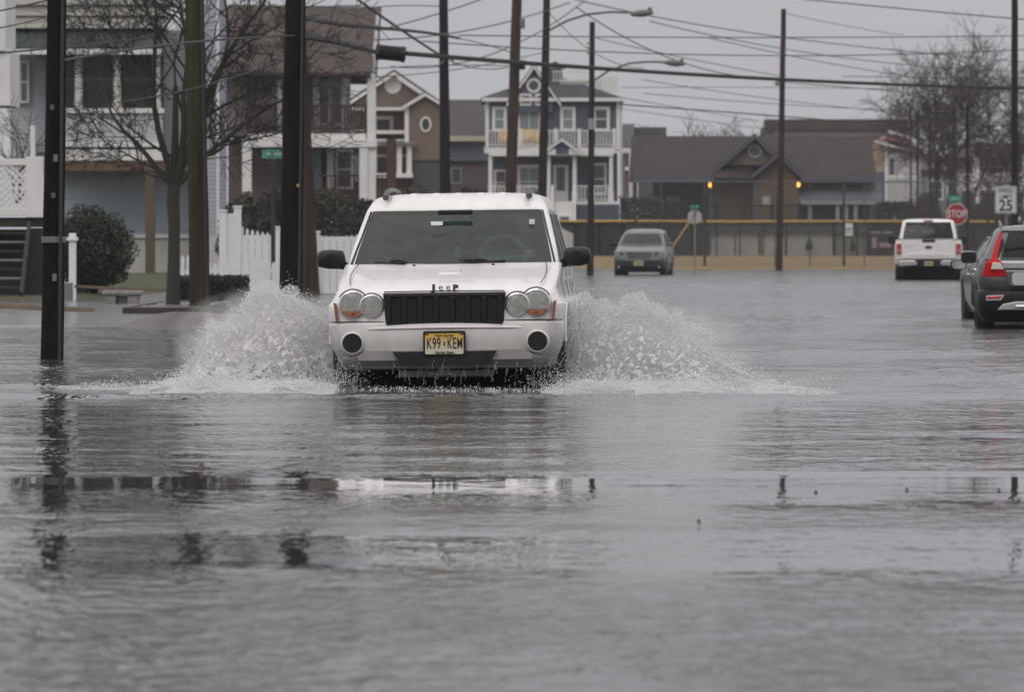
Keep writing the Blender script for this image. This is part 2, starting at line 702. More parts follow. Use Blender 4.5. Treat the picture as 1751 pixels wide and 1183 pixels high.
# wet pavement on the near side of the left block, a shade above the flood
grid_sheet('pavement', wet_concrete, -60, -4.25, 60, 84, 150, 60, lambda x, y: .012 + .06 * min(1, max(0, (y - 86) / 10)) + .012 * mn.noise(Vector((x * .5, y * .3, 0))) - (.25 if y < 84.5 else 0) - (.3 if x > -4.3 else 0))
# lawn of the left block
grid_sheet('lawn', lawn_m, -200, -5.9, 80, 116, 262, 60, lambda x, y: .1 + .22 * min(1, (y - 116) / 40) + .04 * mn.noise(Vector((x * .3, y * .2, 3))) - (.3 if y < 117 else 0) - (.35 if x > -6.6 else 0))


def field_z(x, y):
    t = min(1, max(0, (y - 264) / 34))
    return -.06 + .56 * t + .03 * mn.noise(Vector((x * .2, y * .1, 8))) * t


grid_sheet('grass_bank', straw_m, -80, 120, 100, 262, 312, 30, field_z)
grid_sheet('field', mat('far_ground', (.09, .085, .06), .95, var=.3, scale=.4), -2500, 2500, 40, 312, 4800, 30, lambda x, y: .42)
# muddy mound at the corner
grid_sheet('mud_bank', mud_m, X(150, 84), X(400, 84), 40, 79.5, 101, 30,
           lambda x, y: -.12 + .20 * math.exp(-((x - X(285, 86)) / .85) ** 2 - ((y - 90) / 8.5) ** 2) * 1.35 + .03 * mn.noise(Vector((x * 2.5, y * .8, 5))))
# ------------------------------------------------------------------ vehicles
def outline(w, y0, y1, r0, r1, b0, b1, ff=(0, .18, .36, .52, .66, .78, .88, .95, 1), sf=(0, .1, .2, .3, .4, .5, .6, .7, .8, .9, 1), nc=5, p=1.0):
    """half outline seen from above, from the middle of the near end to the middle of the far end"""
    pts = []
    for t in ff:
        x = t * (w - r0)
        pts.append((x, y0 + b0 * (x / w) ** 2))
    cy = y0 + b0 + r0
    c0 = pts[-1]
    for k in range(1, nc + 1):
        g = math.pi / 2 * k / nc
        pts.append((w - r0 + r0 * math.sin(g), cy - (cy - c0[1]) * math.cos(g)))
    e = y1 - b1 - r1
    for t in sf[1:]:
        pts.append((w, cy + (e - cy) * t))
    c1y = y1 - b1 * ((w - r1) / w) ** 2
    for k in range(1, nc + 1):
        g = math.pi / 2 * k / nc
        pts.append((w - r1 + r1 * math.cos(g), e + (c1y - e) * math.sin(g)))
    for t in ff[::-1][1:]:
        x = t * (w - r1)
        pts.append((x, y1 - b1 * (x / w) ** 2))
    return pts


def loft(rows, capb=True, capt=True, **kw):
    """rows of (z, w, y0, y1, r0, r1, b0, b1) -> (verts, faces, n, index info)"""
    vs = []
    n = 0
    for r in rows:
        o = outline(*r[1:8], **kw)
        full = [(x, y, r[0]) for x, y in o] + [(-x, y, r[0]) for x, y in o[::-1][1:-1]]
        n = len(full)
        vs += full
    fs = []
    for i in range(len(rows) - 1):
        for k in range(n):
            fs.append((i * n + k, i * n + (k + 1) % n, (i + 1) * n + (k + 1) % n, (i + 1) * n + k))
    return vs, fs, n, len(o)


def grid_cap(vs, i0, n, half):
    """cap a ring with quads between right and left halves"""
    fs = []
    R_ = [i0 + k for k in range(half)]
    L_ = [i0] + [i0 + n - k for k in range(1, half - 1)] + [i0 + half - 1]
    for k in range(half - 1):
        a, b, c, d = R_[k], R_[k + 1], L_[k + 1], L_[k]
        f = []
        for q in (a, b, c, d):
            if q not in f:
                f.append(q)
        if len(f) > 2:
            fs.append(tuple(f))
    return fs


def lerp_rows(rows, per=3):
    """smooth interpolation between rows given as control rows"""
    A = np.array(rows, float)
    out_ = []
    for i in range(len(A) - 1):
        p0, p1, p2, p3 = A[max(i - 1, 0)], A[i], A[i + 1], A[min(i + 2, len(A) - 1)]
        for k in range(per):
            t = k / per
            q = .5 * ((2 * p1) + (-p0 + p2) * t + (2 * p0 - 5 * p1 + 4 * p2 - p3) * t * t + (-p0 + 3 * p1 - 3 * p2 + p3) * t ** 3)
            lin = p1 + (p2 - p1) * t
            q = .5 * q + .5 * lin
            q[0] = lin[0]
            out_.append(tuple(q))
    out_.append(tuple(A[-1]))
    return out_


def solid_loft(rows, **kw):
    vs, fs, n, half = loft(rows, **kw)
    m = MB()
    m.v = list(vs)
    m.f = list(fs)
    m.f += [tuple(reversed(f)) for f in grid_cap(vs, 0, n, half)]
    m.f += grid_cap(vs, (len(rows) - 1) * n, n, half)
    return m


def split_loft(rows, tests, **kw):
    """greenhouse: returns MB for the shell and one MB per test(fr, side, ring info)"""
    vs, fs, n, half = loft(rows, **kw)
    groups = [MB() for _ in range(len(tests) + 1)]
    for g in groups:
        g.v = list(vs)
    for q, f in enumerate(fs):
        i, k = divmod(q, n)
        hit = 0
        for j, t in enumerate(tests):
            if t(i, k, n, half):
                hit = j + 1
                break
        groups[hit].f.append(f)
    groups[0].f += grid_cap(vs, (len(rows) - 1) * n, n, half)
    for g in groups:
        used = sorted({i for f in g.f for i in f})
        mp = {a: b for b, a in enumerate(used)}
        g.v = [g.v[a] for a in used]
        g.f = [tuple(mp[a] for a in f) for f in g.f]
    return groups


def liner(mb, t, yc=3.0):
    """dark inner skin of a cabin shell, with the same window openings"""
    g = MB()
    g.v = [(x * .955, yc + (y - yc) * .97, z - .035) for x, y, z in mb.v]
    g.f = list(mb.f)
    return g.build('headliner', cabin_dark, t, smooth=35)


def side_panes(mb, t, m=None):
    for sx in (-1, 1):
        g = MB()
        for f in mb.f:
            if sum(mb.v[i][0] for i in f) * sx > 0:
                g.poly([mb.v[i] for i in f])
        g.build('side_window', m or dark_glass, t, smooth=60, fix=True)


def wheel(parent, x, y, z, r, wd, rim_m, side=1, spokes=5, rim=True):
    t = MB()
    h = wd / 2
    t.lathe((x, y, z), [(r * .62, -h), (r * .9, -h), (r * .97, -h * .8), (r, -h * .4), (r, h * .4), (r * .97, h * .8), (r * .9, h), (r * .62, h)], 'x', 28)
    wh = t.build('wheel', rubber, parent, smooth=40)
    if rim:
        m = MB()
        o = side * h * .75
        m.lathe((x, y, z), [(r * .64, -h * .9), (r * .64, h * .9)], 'x', 24)
        m.lathe((x + o, y, z), [(r * .66, 0), (r * .58, 0), (r * .58, -side * .03)], 'x', 24)
        m.lathe((x + o, y, z), [(r * .14, side * .01), (r * .14, -side * .03)], 'x', 12)
        for k in range(spokes):
            g = 2 * math.pi * k / spokes + .3
            c, s_ = math.cos(g), math.sin(g)
            m.bar((x + o - side * .01, y + c * r * .1, z + s_ * r * .1), (x + o - side * .01, y + c * r * .6, z + s_ * r * .6), r * .16, .03)
        m.build('rim', rim_m, wh, smooth=30)
    return wh


def rbox(x0, x1, y0, y1, z0, z1, r, n=4):
    """box with corners rounded in the x/z plane"""
    pts = []
    for cx, cz, a in ((x1 - r, z1 - r, 0), (x0 + r, z1 - r, 90), (x0 + r, z0 + r, 180), (x1 - r, z0 + r, 270)):
        for k in range(n + 1):
            g = R(a + 90 * k / n)
            pts.append((cx + r * math.cos(g), cz + r * math.sin(g)))
    return MB().prism(pts[::-1], y0, y1)


white_paint = mat('white_car_paint', (.79, .768, .75), .3, var=.09, scale=2.2, coat=.5, stretch=(3, 1, .7))
_n = white_paint.node_tree
_bs = _n.nodes['Principled BSDF']
_src = _bs.inputs['Base Color'].links[0].from_socket
_tc = _n.nodes.new('ShaderNodeTexCoord')
_sx = _n.nodes.new('ShaderNodeSeparateXYZ')
_n.links.new(_tc.outputs['Object'], _sx.inputs[0])
_mr = _n.nodes.new('ShaderNodeMapRange')      # road grime splashed up the lower panels
_mr.inputs['From Min'].default_value = .62
_mr.inputs['From Max'].default_value = .18
_n.links.new(_sx.outputs[2], _mr.inputs[0])
_ns = _n.nodes.new('ShaderNodeTexNoise')
_ns.inputs['Scale'].default_value = 7
_ns.inputs['Detail'].default_value = 8
_ns.inputs['Roughness'].default_value = .75
_n.links.new(_tc.outputs['Object'], _ns.inputs['Vector'])
_m1 = _n.nodes.new('ShaderNodeMath')
_m1.operation = 'MULTIPLY'
_n.links.new(_mr.outputs[0], _m1.inputs[0])
_n.links.new(_ns.outputs['Fac'], _m1.inputs[1])
_mg = _n.nodes.new('ShaderNodeMixRGB')
_mg.inputs[2].default_value = (.30, .275, .25, 1)
_n.links.new(_m1.outputs[0], _mg.inputs[0])
_n.links.new(_src, _mg.inputs[1])
_n.links.new(_mg.outputs[0], _bs.inputs['Base Color'])
valance_grey = mat('dirty_silver_paint', (.40, .385, .37), .45, .0, var=.2, scale=2.5)
lens_clear = glass('lamp_glass', (.97, .97, .96), .12, (.6, .6, .58), .05, 1.35)
amber = mat('amber_lens', (.34, .13, .05), .3, var=.2, scale=20, coat=.5)
reflector = mat('lamp_reflector', (.62, .63, .59), .2, .85, var=.5, scale=26)
windscreen = glass('windscreen', (.60, .74, .68), .42, (.035, .05, .045), .02, 1.36)
dark_glass = glass('privacy_glass', (.2, .23, .22), .6, (.012, .014, .014), .03, 1.33)
frit = mat('glass_frit', (.014, .015, .016), .25, spec=.3)
cabin = mat('cabin_trim', (.10, .095, .085), .8, var=.25, scale=4)
cabin_dark = mat('cabin_dark', (.02, .022, .021), .85)
underbody = mat('underbody', (.006, .006, .006), .9, spec=.1)
sticker_red = mat('sticker_red', (.55, .10, .06), .5)
sticker_white = mat('sticker_white', (.62, .72, .68), .5)
green_card = mat('green_card', (.05, .32, .16), .6)
plate_yellow = None


def plate_material():
    m = bpy.data.materials.new('plate_yellow_fade')
    m.use_nodes = True
    t = m.node_tree
    b = t.nodes['Principled BSDF']
    b.inputs['Roughness'].default_value = .4
    tc = t.nodes.new('ShaderNodeTexCoord')
    sp = t.nodes.new('ShaderNodeSeparateXYZ')
    t.links.new(tc.outputs['Generated'], sp.inputs[0])
    r = t.nodes.new('ShaderNodeValToRGB')
    r.color_ramp.elements[0].position = .12
    r.color_ramp.elements[0].color = (.62, .58, .50, 1)
    r.color_ramp.elements[1].position = .95
    r.color_ramp.elements[1].color = (.66, .42, .05, 1)
    t.links.new(sp.outputs[2], r.inputs[0])
    t.links.new(r.outputs[0], b.inputs['Base Color'])
    return m


def suv():
    t = thing('sport_utility_vehicle', (0, 0, 0), 'white boxy four wheel drive car driving head-on through the flood, throwing up spray', 'car')
    # ---- lower body: bumper, fenders, bonnet, sides, tail
    bump_rows = [(.225, .865, .07, 4.60, .30, .2, .10, .05), (.27, .885, .03, 4.62, .28, .2, .10, .05), (.33, .905, .008, 4.62, .26, .2, .10, .05),
                 (.42, .92, 0, 4.62, .24, .2, .10, .05), (.487, .924, .006, 4.62, .22, .2, .10, .05), (.502, .924, .03, 4.61, .22, .2, .10, .05), (.511, .922, .05, 4.60, .22, .2, .10, .05)]
    upper = [(.514, .924, .052, 4.60, .18, .15, .08, .05), (.59, .928, .055, 4.60, .15, .15, .085, .05), (.635, .925, .06, 4.60, .15, .15, .09, .05),
             (.675, .893, .066, 4.60, .15, .15, .10, .05), (.715, .870, .078, 4.59, .15, .15, .10, .05), (.742, .862, .095, 4.59, .15, .15, .11, .05), (.757, .856, .125, 4.59, .16, .15, .12, .05),
             (.80, .862, .33, 4.58, .16, .15, .13, .05), (.85, .868, .64, 4.57, .15, .15, .13, .05), (.90, .872, 1.0, 4.56, .13, .15, .12, .05), (.935, .87, 1.28, 4.55, .10, .15, .10, .05), (.955, .862, 1.36, 4.52, .08, .15, .08, .05)]
    body = solid_loft(bump_rows + upper).build('body', white_paint, t, fix=True)
    arch = [MB().lathe((sx * .98, yy, .20), [(.43, -.22), (.43, .22)], 'x', 32) for sx in (-1, 1) for yy in (.93, 3.71)]
    cut(body, arch)
    body.data.shade_smooth()
    body.data.set_sharp_from_angle(angle=R(28))
    # sill and undertray below the body
    low = [(.135, .80, .14, 4.5, .25, .2, .08, .05), (.15, .835, .10, 4.56, .30, .2, .10, .05), (.21, .862, .075, 4.6, .30, .2, .10, .05), (.2235, .864, .071, 4.6, .30, .2, .10, .05)]
    val = solid_loft(low).build('lower_bumper', valance_grey, t, fix=True)
    cut(val, [MB().lathe((sx * .98, yy, .20), [(.43, -.22), (.43, .22)], 'x', 32) for sx in (-1, 1) for yy in (.93, 3.71)])
    val.data.shade_smooth()
    val.data.set_sharp_from_angle(angle=R(30))
    u = MB().box(-.62, .62, .35, 4.4, .0, .134)
    u.box(-.3, .3, .9, 1.3, -.1, .05).tube([(-.7, .93, .08), (.7, .93, .08)], .05, 8).tube([(-.7, 3.71, .12), (.7, 3.71, .12)], .07, 8)
    u.build('underbody', underbody, t)
    MB().box(-.37, .37, .14, .17, .075, .128).build('skid_bar', mat('skid_dull_grey', (.15, .145, .14), .6, var=.3, scale=6), t, bevel=.01)
    for sx in (-1, 1):
        for yy in (.93, 3.71):
            wheel(t, sx * .79, yy, .20, .375, .24, hardware, sx)
            a = MB()
            pts = [(sx * .925, yy + .445 * math.cos(g), .20 + .445 * math.sin(g)) for g in np.linspace(.3, math.pi - .3, 18)]
            a.tube(pts, .012, 6)
            a.build('wheel_arch_trim', white_paint, t, smooth=50)
    # ---- grey lower valance with the air intake
    gm = MB()
    def fy(x, z_=.25):     # bumper face
        return .06 + .10 * (x / .9) ** 2
    n = 26
    for i in range(n):
        x0, x1 = -.80 + 1.6 * i / n, -.80 + 1.6 * (i + 1) / n
        def zt(x):
            ax = abs(x)
            return .285 if ax < .62 else (.285 - .06 * (ax - .62) / .1 if ax < .72 else .225 + .02 * (ax - .72) / .08)
        gm.add([(x0, fy(x0) + .03, .162), (x1, fy(x1) + .03, .162), (x1, fy(x1) - .052, .21), (x0, fy(x0) - .052, .21), (x1, fy(x1) - .068, zt(x1)), (x0, fy(x0) - .068, zt(x0)),
                (x1, fy(x1) + .03, zt(x1) + .004), (x0, fy(x0) + .03, zt(x0) + .004)], [(0, 1, 2, 3), (3, 2, 4, 5), (5, 4, 6, 7)])
    gm.build('valance', valance_grey, t, smooth=40)
    it = MB()
    it.prism([(-.405, .277), (.405, .277), (.34, .172), (-.34, .172)][::-1], -.016, .03)
    for k in range(6):
        x = -.27 + .108 * k
        it.box(x - .02, x + .02, -.024, -.017, .166, .186)
    it.build('air_intake', black_plastic, t)
    # bright crease along the bumper top
    MB().add(*bump_step()).build('bumper_crease', white_paint, t, smooth=40)
    # ---- fog lamp openings
    for x in (-.722, .722):
        m = MB()
        y = .0
        m.lathe((x, y, .345), [(.096, .09), (.092, .052), (.086, .040), (.079, .036), (.074, .05), (.073, .09)], 'y', 32)
        ring = m.build('fog_lamp_surround', white_paint, t, smooth=50)
        MB().lathe((x, y, .345), [(0.0, .075), (.05, .07), (.073, .045)], 'y', 24).build('fog_lamp', frit, ring, smooth=50)
    # ---- grille
    gr = MB()
    gr.prism([(-.478, .733), (.478, .733), (.458, .475), (-.458, .475)][::-1], .045, .10)
    g = gr.build('grille', black_plastic, t, bevel=.008)
    gb = MB()
    gb.box(-.47, .47, .018, .046, .695, .722)
    gb.box(-.455, .455, .018, .046, .484, .508)
    for k in range(8):
        x = -.435 + .87 * k / 7
        gb.box(x - .021, x + .021, .012, .046, .503, .70)
    gb.build('grille_bar', mat('grille_black', (.011, .011, .012), .5, spec=.25), g, bevel=.007)
    for i in range(7):
        gs = MB()
        xa = -.435 + .87 * i / 7 + .024
        xb = -.435 + .87 * (i + 1) / 7 - .024
        for k in range(11):
            z_ = .516 + .0165 * k
            gs.box(xa, xb, .036, .0445, z_, z_ + .004)
        gs.build('grille_mesh', mat('mesh_black', (.02, .02, .02), .5), g)
    text(t, 'bonnet_lettering', 'J', .062, (-.084, .085, .769), ink, 1.6, bold=.004, depth=.006, rot=(R(78), 0, 0))
    for x in (-.028, .030):
        text(t, 'bonnet_lettering', 'e', .070, (x, .082, .772), ink, 1.2, bold=.0, depth=.005, rot=(R(78), 0, 0))
    text(t, 'bonnet_lettering', 'P', .055, (.086, .085, .768), ink, 1.4, bold=.004, depth=.006, rot=(R(78), 0, 0))
    # ---- headlights
    for sx in (-1, 1):
        hm = MB()
        xo, xi, zo, zi = sx * .713, sx * .568, .645, .632
        for (x, z_, r, y0) in ((xo, zo, .112, .070), (xi, zi, .095, .058)):
            hm.lathe((x, y0, z_), [(r + .012, .13), (r + .006, .02), (r - .004, .004), (r - .010, .006), (r - .010, .03)], 'y', 36, caps=False)
        hm.prism([(xo - sx * .1, zo - .106), (xi, zi - .098), (xi + sx * -.09, zi - .02), (xi, zi + .08), (xo, zo + .09)][::sx], .108, .17)
        hl = hm.build('headlight', white_paint, t, smooth=40)
        for (x, z_, r, y0) in ((xo, zo, .102, .070), (xi, zi, .086, .058)):
            MB().lathe((x, y0, z_), [(r, .012), (r * .98, .022), (r * .8, .034), (r * .45, .044), (.0, .047)], 'y', 28).build('reflector', reflector, hl, smooth=60)
            MB().lathe((x, y0, z_), [(.0, .02), (.017, .024), (.022, .035), (.018, .044)], 'y', 14).build('bulb', chrome, hl, smooth=60)
            MB().lathe((x, y0, z_), [(r * .46, .03), (r * .46, .014), (r * .52, .014), (r * .52, .045)], 'y', 24, caps=False).build('shroud', frit if r > .09 else chrome, hl, smooth=60)
            fl = MB()
            for q_ in range(9):
                xx = -.85 * r + 1.7 * r * q_ / 8
                hh_ = math.sqrt(max(0, (r * .93) ** 2 - xx * xx))
                fl.box(x + xx - .0015, x + xx + .0015, y0 + .022, y0 + .024, z_ - hh_, z_ + hh_)
            fl.build('lens_fluting', mat('fluting', (.75, .75, .72), .3), hl)
            MB().lathe((x, y0, z_), [(.0, -.012), (r * .5, -.009), (r * .85, .0), (r, .008)], 'y', 28).build('lens', lens_clear, hl, smooth=60)
            MB().lathe((x, y0, z_), [(r + .004, .012), (r + .006, .001), (r - .001, -.002), (r - .003, .010)], 'y', 36, caps=False).build('bezel', chrome, hl, smooth=60)
        # amber turn signal in the bottom of the outer lamp
        pts = [(xo + .098 * math.cos(a), zo + .098 * math.sin(a)) for a in np.linspace(R(208), R(332), 14)]
        MB().prism(pts, .068, .078).build('turn_signal', amber, hl)
        MB().lathe((xo, .060, zo - .07), [(0, 0), (.014, .002), (.016, .01)], 'y', 12).build('signal_bulb', mat('amber_dark', (.25, .07, .02), .3), hl)
        # amber side marker
        MB().prism([(sx * .848, .655), (sx * .868, .662), (sx * .852, .52), (sx * .836, .52)][::-sx], .095, .20).build('side_marker', mat('dull_amber', (.27, .085, .04), .35, var=.2), t)
        # shut lines of bonnet and fender
        ln = MB()
        ln.tube([(sx * .745, 1.36, .96), (sx * .765, 1.10, .921), (sx * .772, .80, .880), (sx * .765, .50, .838), (sx * .745, .26, .80)], .004, 5)
        arcp = [(xo + .121 * math.cos(a), .075, zo + .121 * math.sin(a)) for a in np.linspace(R(90 - sx * 62), R(90 + sx * 52), 16)]
        ln.tube(arcp, .005, 5)
        arcp = [(xi + .102 * math.cos(a), .066, zi + .102 * math.sin(a)) for a in np.linspace(R(90 - sx * 35), R(90 + sx * 70), 14)]
        ln.tube(arcp, .005, 5)
        ln.tube([(sx * .87, .125, .512), (sx * .70, .095, .512), (sx * .48, .072, .510)], .0045, 5)
        ln.build('shut_line', ink, t)
    sl = MB().tube([(-.47, .058, .742), (0, .05, .745), (.47, .058, .742)], .005, 5)
    sl.build('shut_line', ink, t)
    # ---- number plate
    pm = rbox(-.165, .165, -.035, -.012, .243, .436, .014).build('plate_frame', black_plastic, t, bevel=.004)
    pl = rbox(-.149, .149, -.040, -.0352, .256, .416, .01).build('plate', plate_material(), pm)
    text(t, 'plate_number', 'K99', .122, (-.083, -.0425, .336), ink, .53, bold=.0004, spacing=1.08).parent = pm
    text(t, 'plate_number', 'KEM', .122, (.083, -.0425, .336), ink, .50, bold=.0004, spacing=1.08).parent = pm
    st = MB().prism([(-.007, .325), (-.002, .316), (.006, .322), (.004, .338), (.008, .348), (0, .354), (-.006, .346)][::-1], -.0428, -.0405)
    st.build('state_outline', ink, pm)
    text(t, 'plate_state', 'New Jersey', .036, (0, -.0425, .402), mat('plate_green', (.12, .10, .03), .5), .9, bold=.0003).parent = pm
    text(t, 'plate_motto', '· Garden State ·', .030, (0, -.0425, .268), ink, .9, bold=.0004).parent = pm
    MB().box(-.148, -.12, -.0425, -.0405, .405, .414).box(.12, .148, -.0425, -.0405, .405, .414).build('plate_screw_tab', ink, pm)
    # ---- greenhouse
    gh = [(.945, .85, 1.33, 4.50, .045, .12, .16, .05), (.962, .848, 1.36, 4.49, .045, .12, .16, .05), (1.06, .825, 1.52, 4.44, .045, .12, .16, .05), (1.16, .799, 1.69, 4.40, .045, .12, .16, .05),
          (1.26, .772, 1.86, 4.36, .045, .12, .16, .05), (1.345, .748, 2.01, 4.33, .045, .12, .16, .05), (1.382, .737, 2.07, 4.32, .045, .12, .16, .05), (1.40, .730, 2.10, 4.30, .055, .12, .16, .05),
          (1.45, .704, 2.20, 4.27, .075, .12, .16, .05), (1.487, .672, 2.31, 4.22, .10, .14, .16, .06), (1.510, .62, 2.45, 4.15, .14, .2, .15, .08), (1.522, .50, 2.65, 4.0, .2, .25, .12, .1), (1.528, .3, 2.9, 3.8, .2, .2, .05, .1)]
    ff = (0, .12, .24, .36, .48, .60, .74, .875, .93, .985, 1)
    sf = (0, .025, .20, .335, .36, .52, .62, .645, .80, .93, 1)
    nf = len(ff)
    hs = nf - 1 + 5            # index where the side straight starts

    def half_k(k, n, half):
        return k if k < half - 1 else n - 1 - k

    def ws(i, k, n, half):
        q = half_k(k, n, half)
        return 1 <= i <= 4 and q <= 6

    def wf(i, k, n, half):
        q = half_k(k, n, half)
        return (0 <= i <= 5 and q <= 8)

    def side(i, k, n, half):
        q = half_k(k, n, half) - hs
        return 1 <= i <= 4 and (q in (1, 2, 4, 5, 7, 8))

    def rear(i, k, n, half):
        q = half_k(k, n, half)
        return 2 <= i <= 4 and q > half - 9
    shell, wsm, fr, sg, rg = split_loft(gh, [ws, wf, side, rear], ff=ff, sf=sf)
    # close the shell base is open: the cabin shows inside
    cab = shell.build('cabin_shell', white_paint, t, smooth=35)
    liner(shell, t)
    sdm = cab.modifiers.new('thick', 'SOLIDIFY')
    sdm.thickness = .03
    sdm.offset = -1
    wsm.build('windscreen', windscreen, t, smooth=60)
    fr.build('windscreen_border', frit, t, smooth=60)
    side_panes(sg, t)
    rg.build('rear_window', dark_glass, t, smooth=60)
    # black gasket between the windscreen and the pillars
    for sx in (-1, 1):
        gk = MB().tube([(sx * .815, 1.47, .955), (sx * .783, 1.66, 1.07), (sx * .752, 1.84, 1.17), (sx * .695, 2.18, 1.375)], .009, 6)
        gk.build('pillar_gasket', frit, t)
    roof = MB()
    for k in range(5):
        x = -.36 + .18 * k
        roof.add([(x - .035, 2.4, 1.49), (x + .035, 2.4, 1.49), (x + .035, 3.9, 1.49), (x - .035, 3.9, 1.49), (x - .022, 2.48, 1.526), (x + .022, 2.48, 1.526), (x + .022, 3.85, 1.530), (x - .022, 3.85, 1.530)],
                 [(0, 1, 5, 4), (1, 2, 6, 5), (2, 3, 7, 6), (3, 0, 4, 7), (4, 5, 6, 7)])
    roof.build('roof_rib', white_paint, t, smooth=50)
    for sx in (-1, 1):
        rr = MB()
        rr.tube([(sx * .585, 2.30, 1.49), (sx * .575, 2.38, 1.535), (sx * .568, 2.55, 1.553), (sx * .568, 3.3, 1.565), (sx * .575, 4.05, 1.55), (sx * .59, 4.15, 1.49)], [.026, .024, .017, .015, .017, .024], 8)
        rr.build('roof_rail', mat('rail_grey', (.10, .10, .10), .35, .4), t, smooth=60)
    # ---- cabin
    MB().box(-.74, .74, 1.55, 1.95, .86, .955).box(-.74, .74, 1.5, 4.4, .55, .60).build('dashboard', cabin_dark, t, bevel=.03)
    for x in (-.36, .36):
        s_ = MB()
        s_.yprism([(2.55, .6), (2.9, .6), (3.05, 1.10), (2.92, 1.13)], x - .25, x + .25)
        s_.box(x - .13, x + .13, 2.97, 3.07, 1.14, 1.29)
        s_.build('seat', cabin, t, bevel=.03)
    sb = MB().yprism([(3.4, .6), (3.7, .6), (3.85, 1.08), (3.75, 1.1)], -.6, .6)
    for x in (-.4, .4):
        sb.box(x - .12, x + .12, 3.78, 3.86, 1.1, 1.22)
    sb.build('rear_seat', cabin, t, bevel=.03)
    sw = MB()
    c = Vector((.37, 2.12, 1.0))
    ring = [c + Vector((.185 * math.cos(a), .07 * math.sin(a), .17 * math.sin(a))) for a in np.linspace(0, 2 * math.pi, 29)]
    sw.tube(ring, .016, 8, caps=False)
    sw.bar(c + Vector((-.17, 0, 0)), c + Vector((.17, 0, 0)), .04, .03)
    sw.build('steering_wheel', mat('wheel_grey', (.24, .24, .23), .6), t, smooth=50)
    MB().box(-.73, -.66, 1.62, 2.35, .95, 1.02).box(.66, .73, 1.62, 2.35, .95, 1.02).build('door_trim', cabin, t)
    rv = rbox(-.11, .11, 2.01, 2.04, 1.275, 1.335, .02)
    rv.build('rear_view_mirror', mat('mirror_back', (.28, .36, .34), .4), t, smooth=40)
    MB().box(-.14, .14, 1.925, 1.955, 1.345, 1.385).build('sensor_housing', frit, t, bevel=.01)
    MB().box(-.19, -.095, 1.778, 1.783, 1.262, 1.292).build('toll_tag', mat('tag_white', (.85, .9, .85), .5), t)
    MB().box(.595, .64, 1.955, 1.958, 1.262, 1.302).build('parking_sticker', sticker_white, t)
    rs = MB().box(.545, .65, 1.700, 1.7035, 1.012, 1.06).build('registration_sticker', sticker_red, t)
    MB().box(.578, .618, 1.697, 1.6995, 1.022, 1.056).box(.545, .65, 1.697, 1.6995, 1.0, 1.0115).build('sticker_number', plate_white, rs)
    MB().prism([(-.03, .0), (.03, 0), (.018, .09), (-.012, .10)], 1.76, 1.764).build('hanging_card', green_card, t).location = (.015, 0, 1.0)
    # wipers
    for x0, x1 in ((-.38, -.62), (.16, -.08), (.13, .42)):
        wm_ = MB().tube([(x0, 1.35, .955), (x1, 1.40, .972)], .008, 5)
        wm_.tube([(x0 + .02, 1.36, .965), (x0 - .06 if x0 < 0 else x0 + .05, 1.37, .985), ((x0 + x1) / 2, 1.40, .975)], .012, 6)
        wm_.build('wiper', black_plastic, t)
    for x in (-.295, .335):
        MB().lathe((x, 1.16, .936), [(.012, 0), (.012, .012), (.0, .016)], 'z', 10).build('washer_nozzle', ink, t)
    MB().yprism([(.80, .868), (1.12, .917), (1.12, .930), (.84, .884)], -.085, .085).build('bonnet_bulge', white_paint, t, bevel=.012)
    # ---- door mirrors
    for sx in (-1, 1):
        mm = MB()
        cx, cz = sx * .985, 1.0
        prof = [(-.115, -.055), (-.105, .03), (-.085, .068), (.0, .078), (.075, .072), (.105, .055), (.122, .0), (.108, -.06), (.03, -.078), (-.08, -.082)]
        secs = []
        for (sc_, yy) in ((.55, 1.56), (.86, 1.585), (1.0, 1.63), (1.0, 1.70), (.93, 1.73)):
            secs.append([(cx + sx * a * sc_, yy, cz + b_ * sc_) for a, b_ in prof])
        n_ = len(prof)
        vs = [p for s_ in secs for p in s_]
        fs = []
        for i in range(len(secs) - 1):
            for k in range(n_):
                fs.append((i * n_ + k, i * n_ + (k + 1) % n_, (i + 1) * n_ + (k + 1) % n_, (i + 1) * n_ + k))
        fs += [tuple(range(n_)), tuple(range((len(secs) - 1) * n_, len(secs) * n_))]
        mm.add(vs, fs)
        mm.add([(sx * .84, 1.60, .90), (sx * .84, 1.72, .90), (sx * .84, 1.72, .965), (sx * .84, 1.60, .965),
                (sx * .93, 1.62, .925), (sx * .93, 1.70, .925), (sx * .93, 1.70, 1.0), (sx * .93, 1.62, 1.0)],
               [(0, 1, 2, 3), (4, 5, 6, 7), (0, 1, 5, 4), (1, 2, 6, 5), (2, 3, 7, 6), (3, 0, 4, 7)])
        dm = mm.build('door_mirror', black_plastic, t, smooth=45, fix=True)
        rbox(cx - .095, cx + .095, 1.731, 1.736, cz - .06, cz + .06, .03).build('mirror_glass', chrome, dm)
    # door handles, rear lamp on the far side corner
    for sx in (-1, 1):
        for yy in (2.35, 3.25):
            hd = MB().box(sx * .835 if sx > 0 else -.875, sx * .875 if sx > 0 else -.835, yy, yy + .2, .80, .835)
            hd.build('door_handle', white_paint, t, bevel=.012)
        dl = MB()
        for yy in (1.42, 2.52, 3.42):
            dl.tube([(sx * .872, yy, .93), (sx * .868, yy, .80), (sx * .893, yy, .68), (sx * .926, yy, .60), (sx * .920, yy, .3)], .003, 4)
        dl.build('door_gap', ink, t)
    # fuzzy dice of grey film hanging? (none)  rear lamps
    for sx in (-1, 1):
        MB().box(sx * .60 if sx > 0 else -.86, sx * .86 if sx > 0 else -.60, 4.50, 4.60, .60, .85).build('tail_light', mat('red_lens', (.42, .015, .012), .2, var=.2, coat=.6), t, bevel=.02)
    t.location = (-.52, 50.0, 0)
    t.rotation_euler = (0, R(-.72), R(-2.35))
    return t


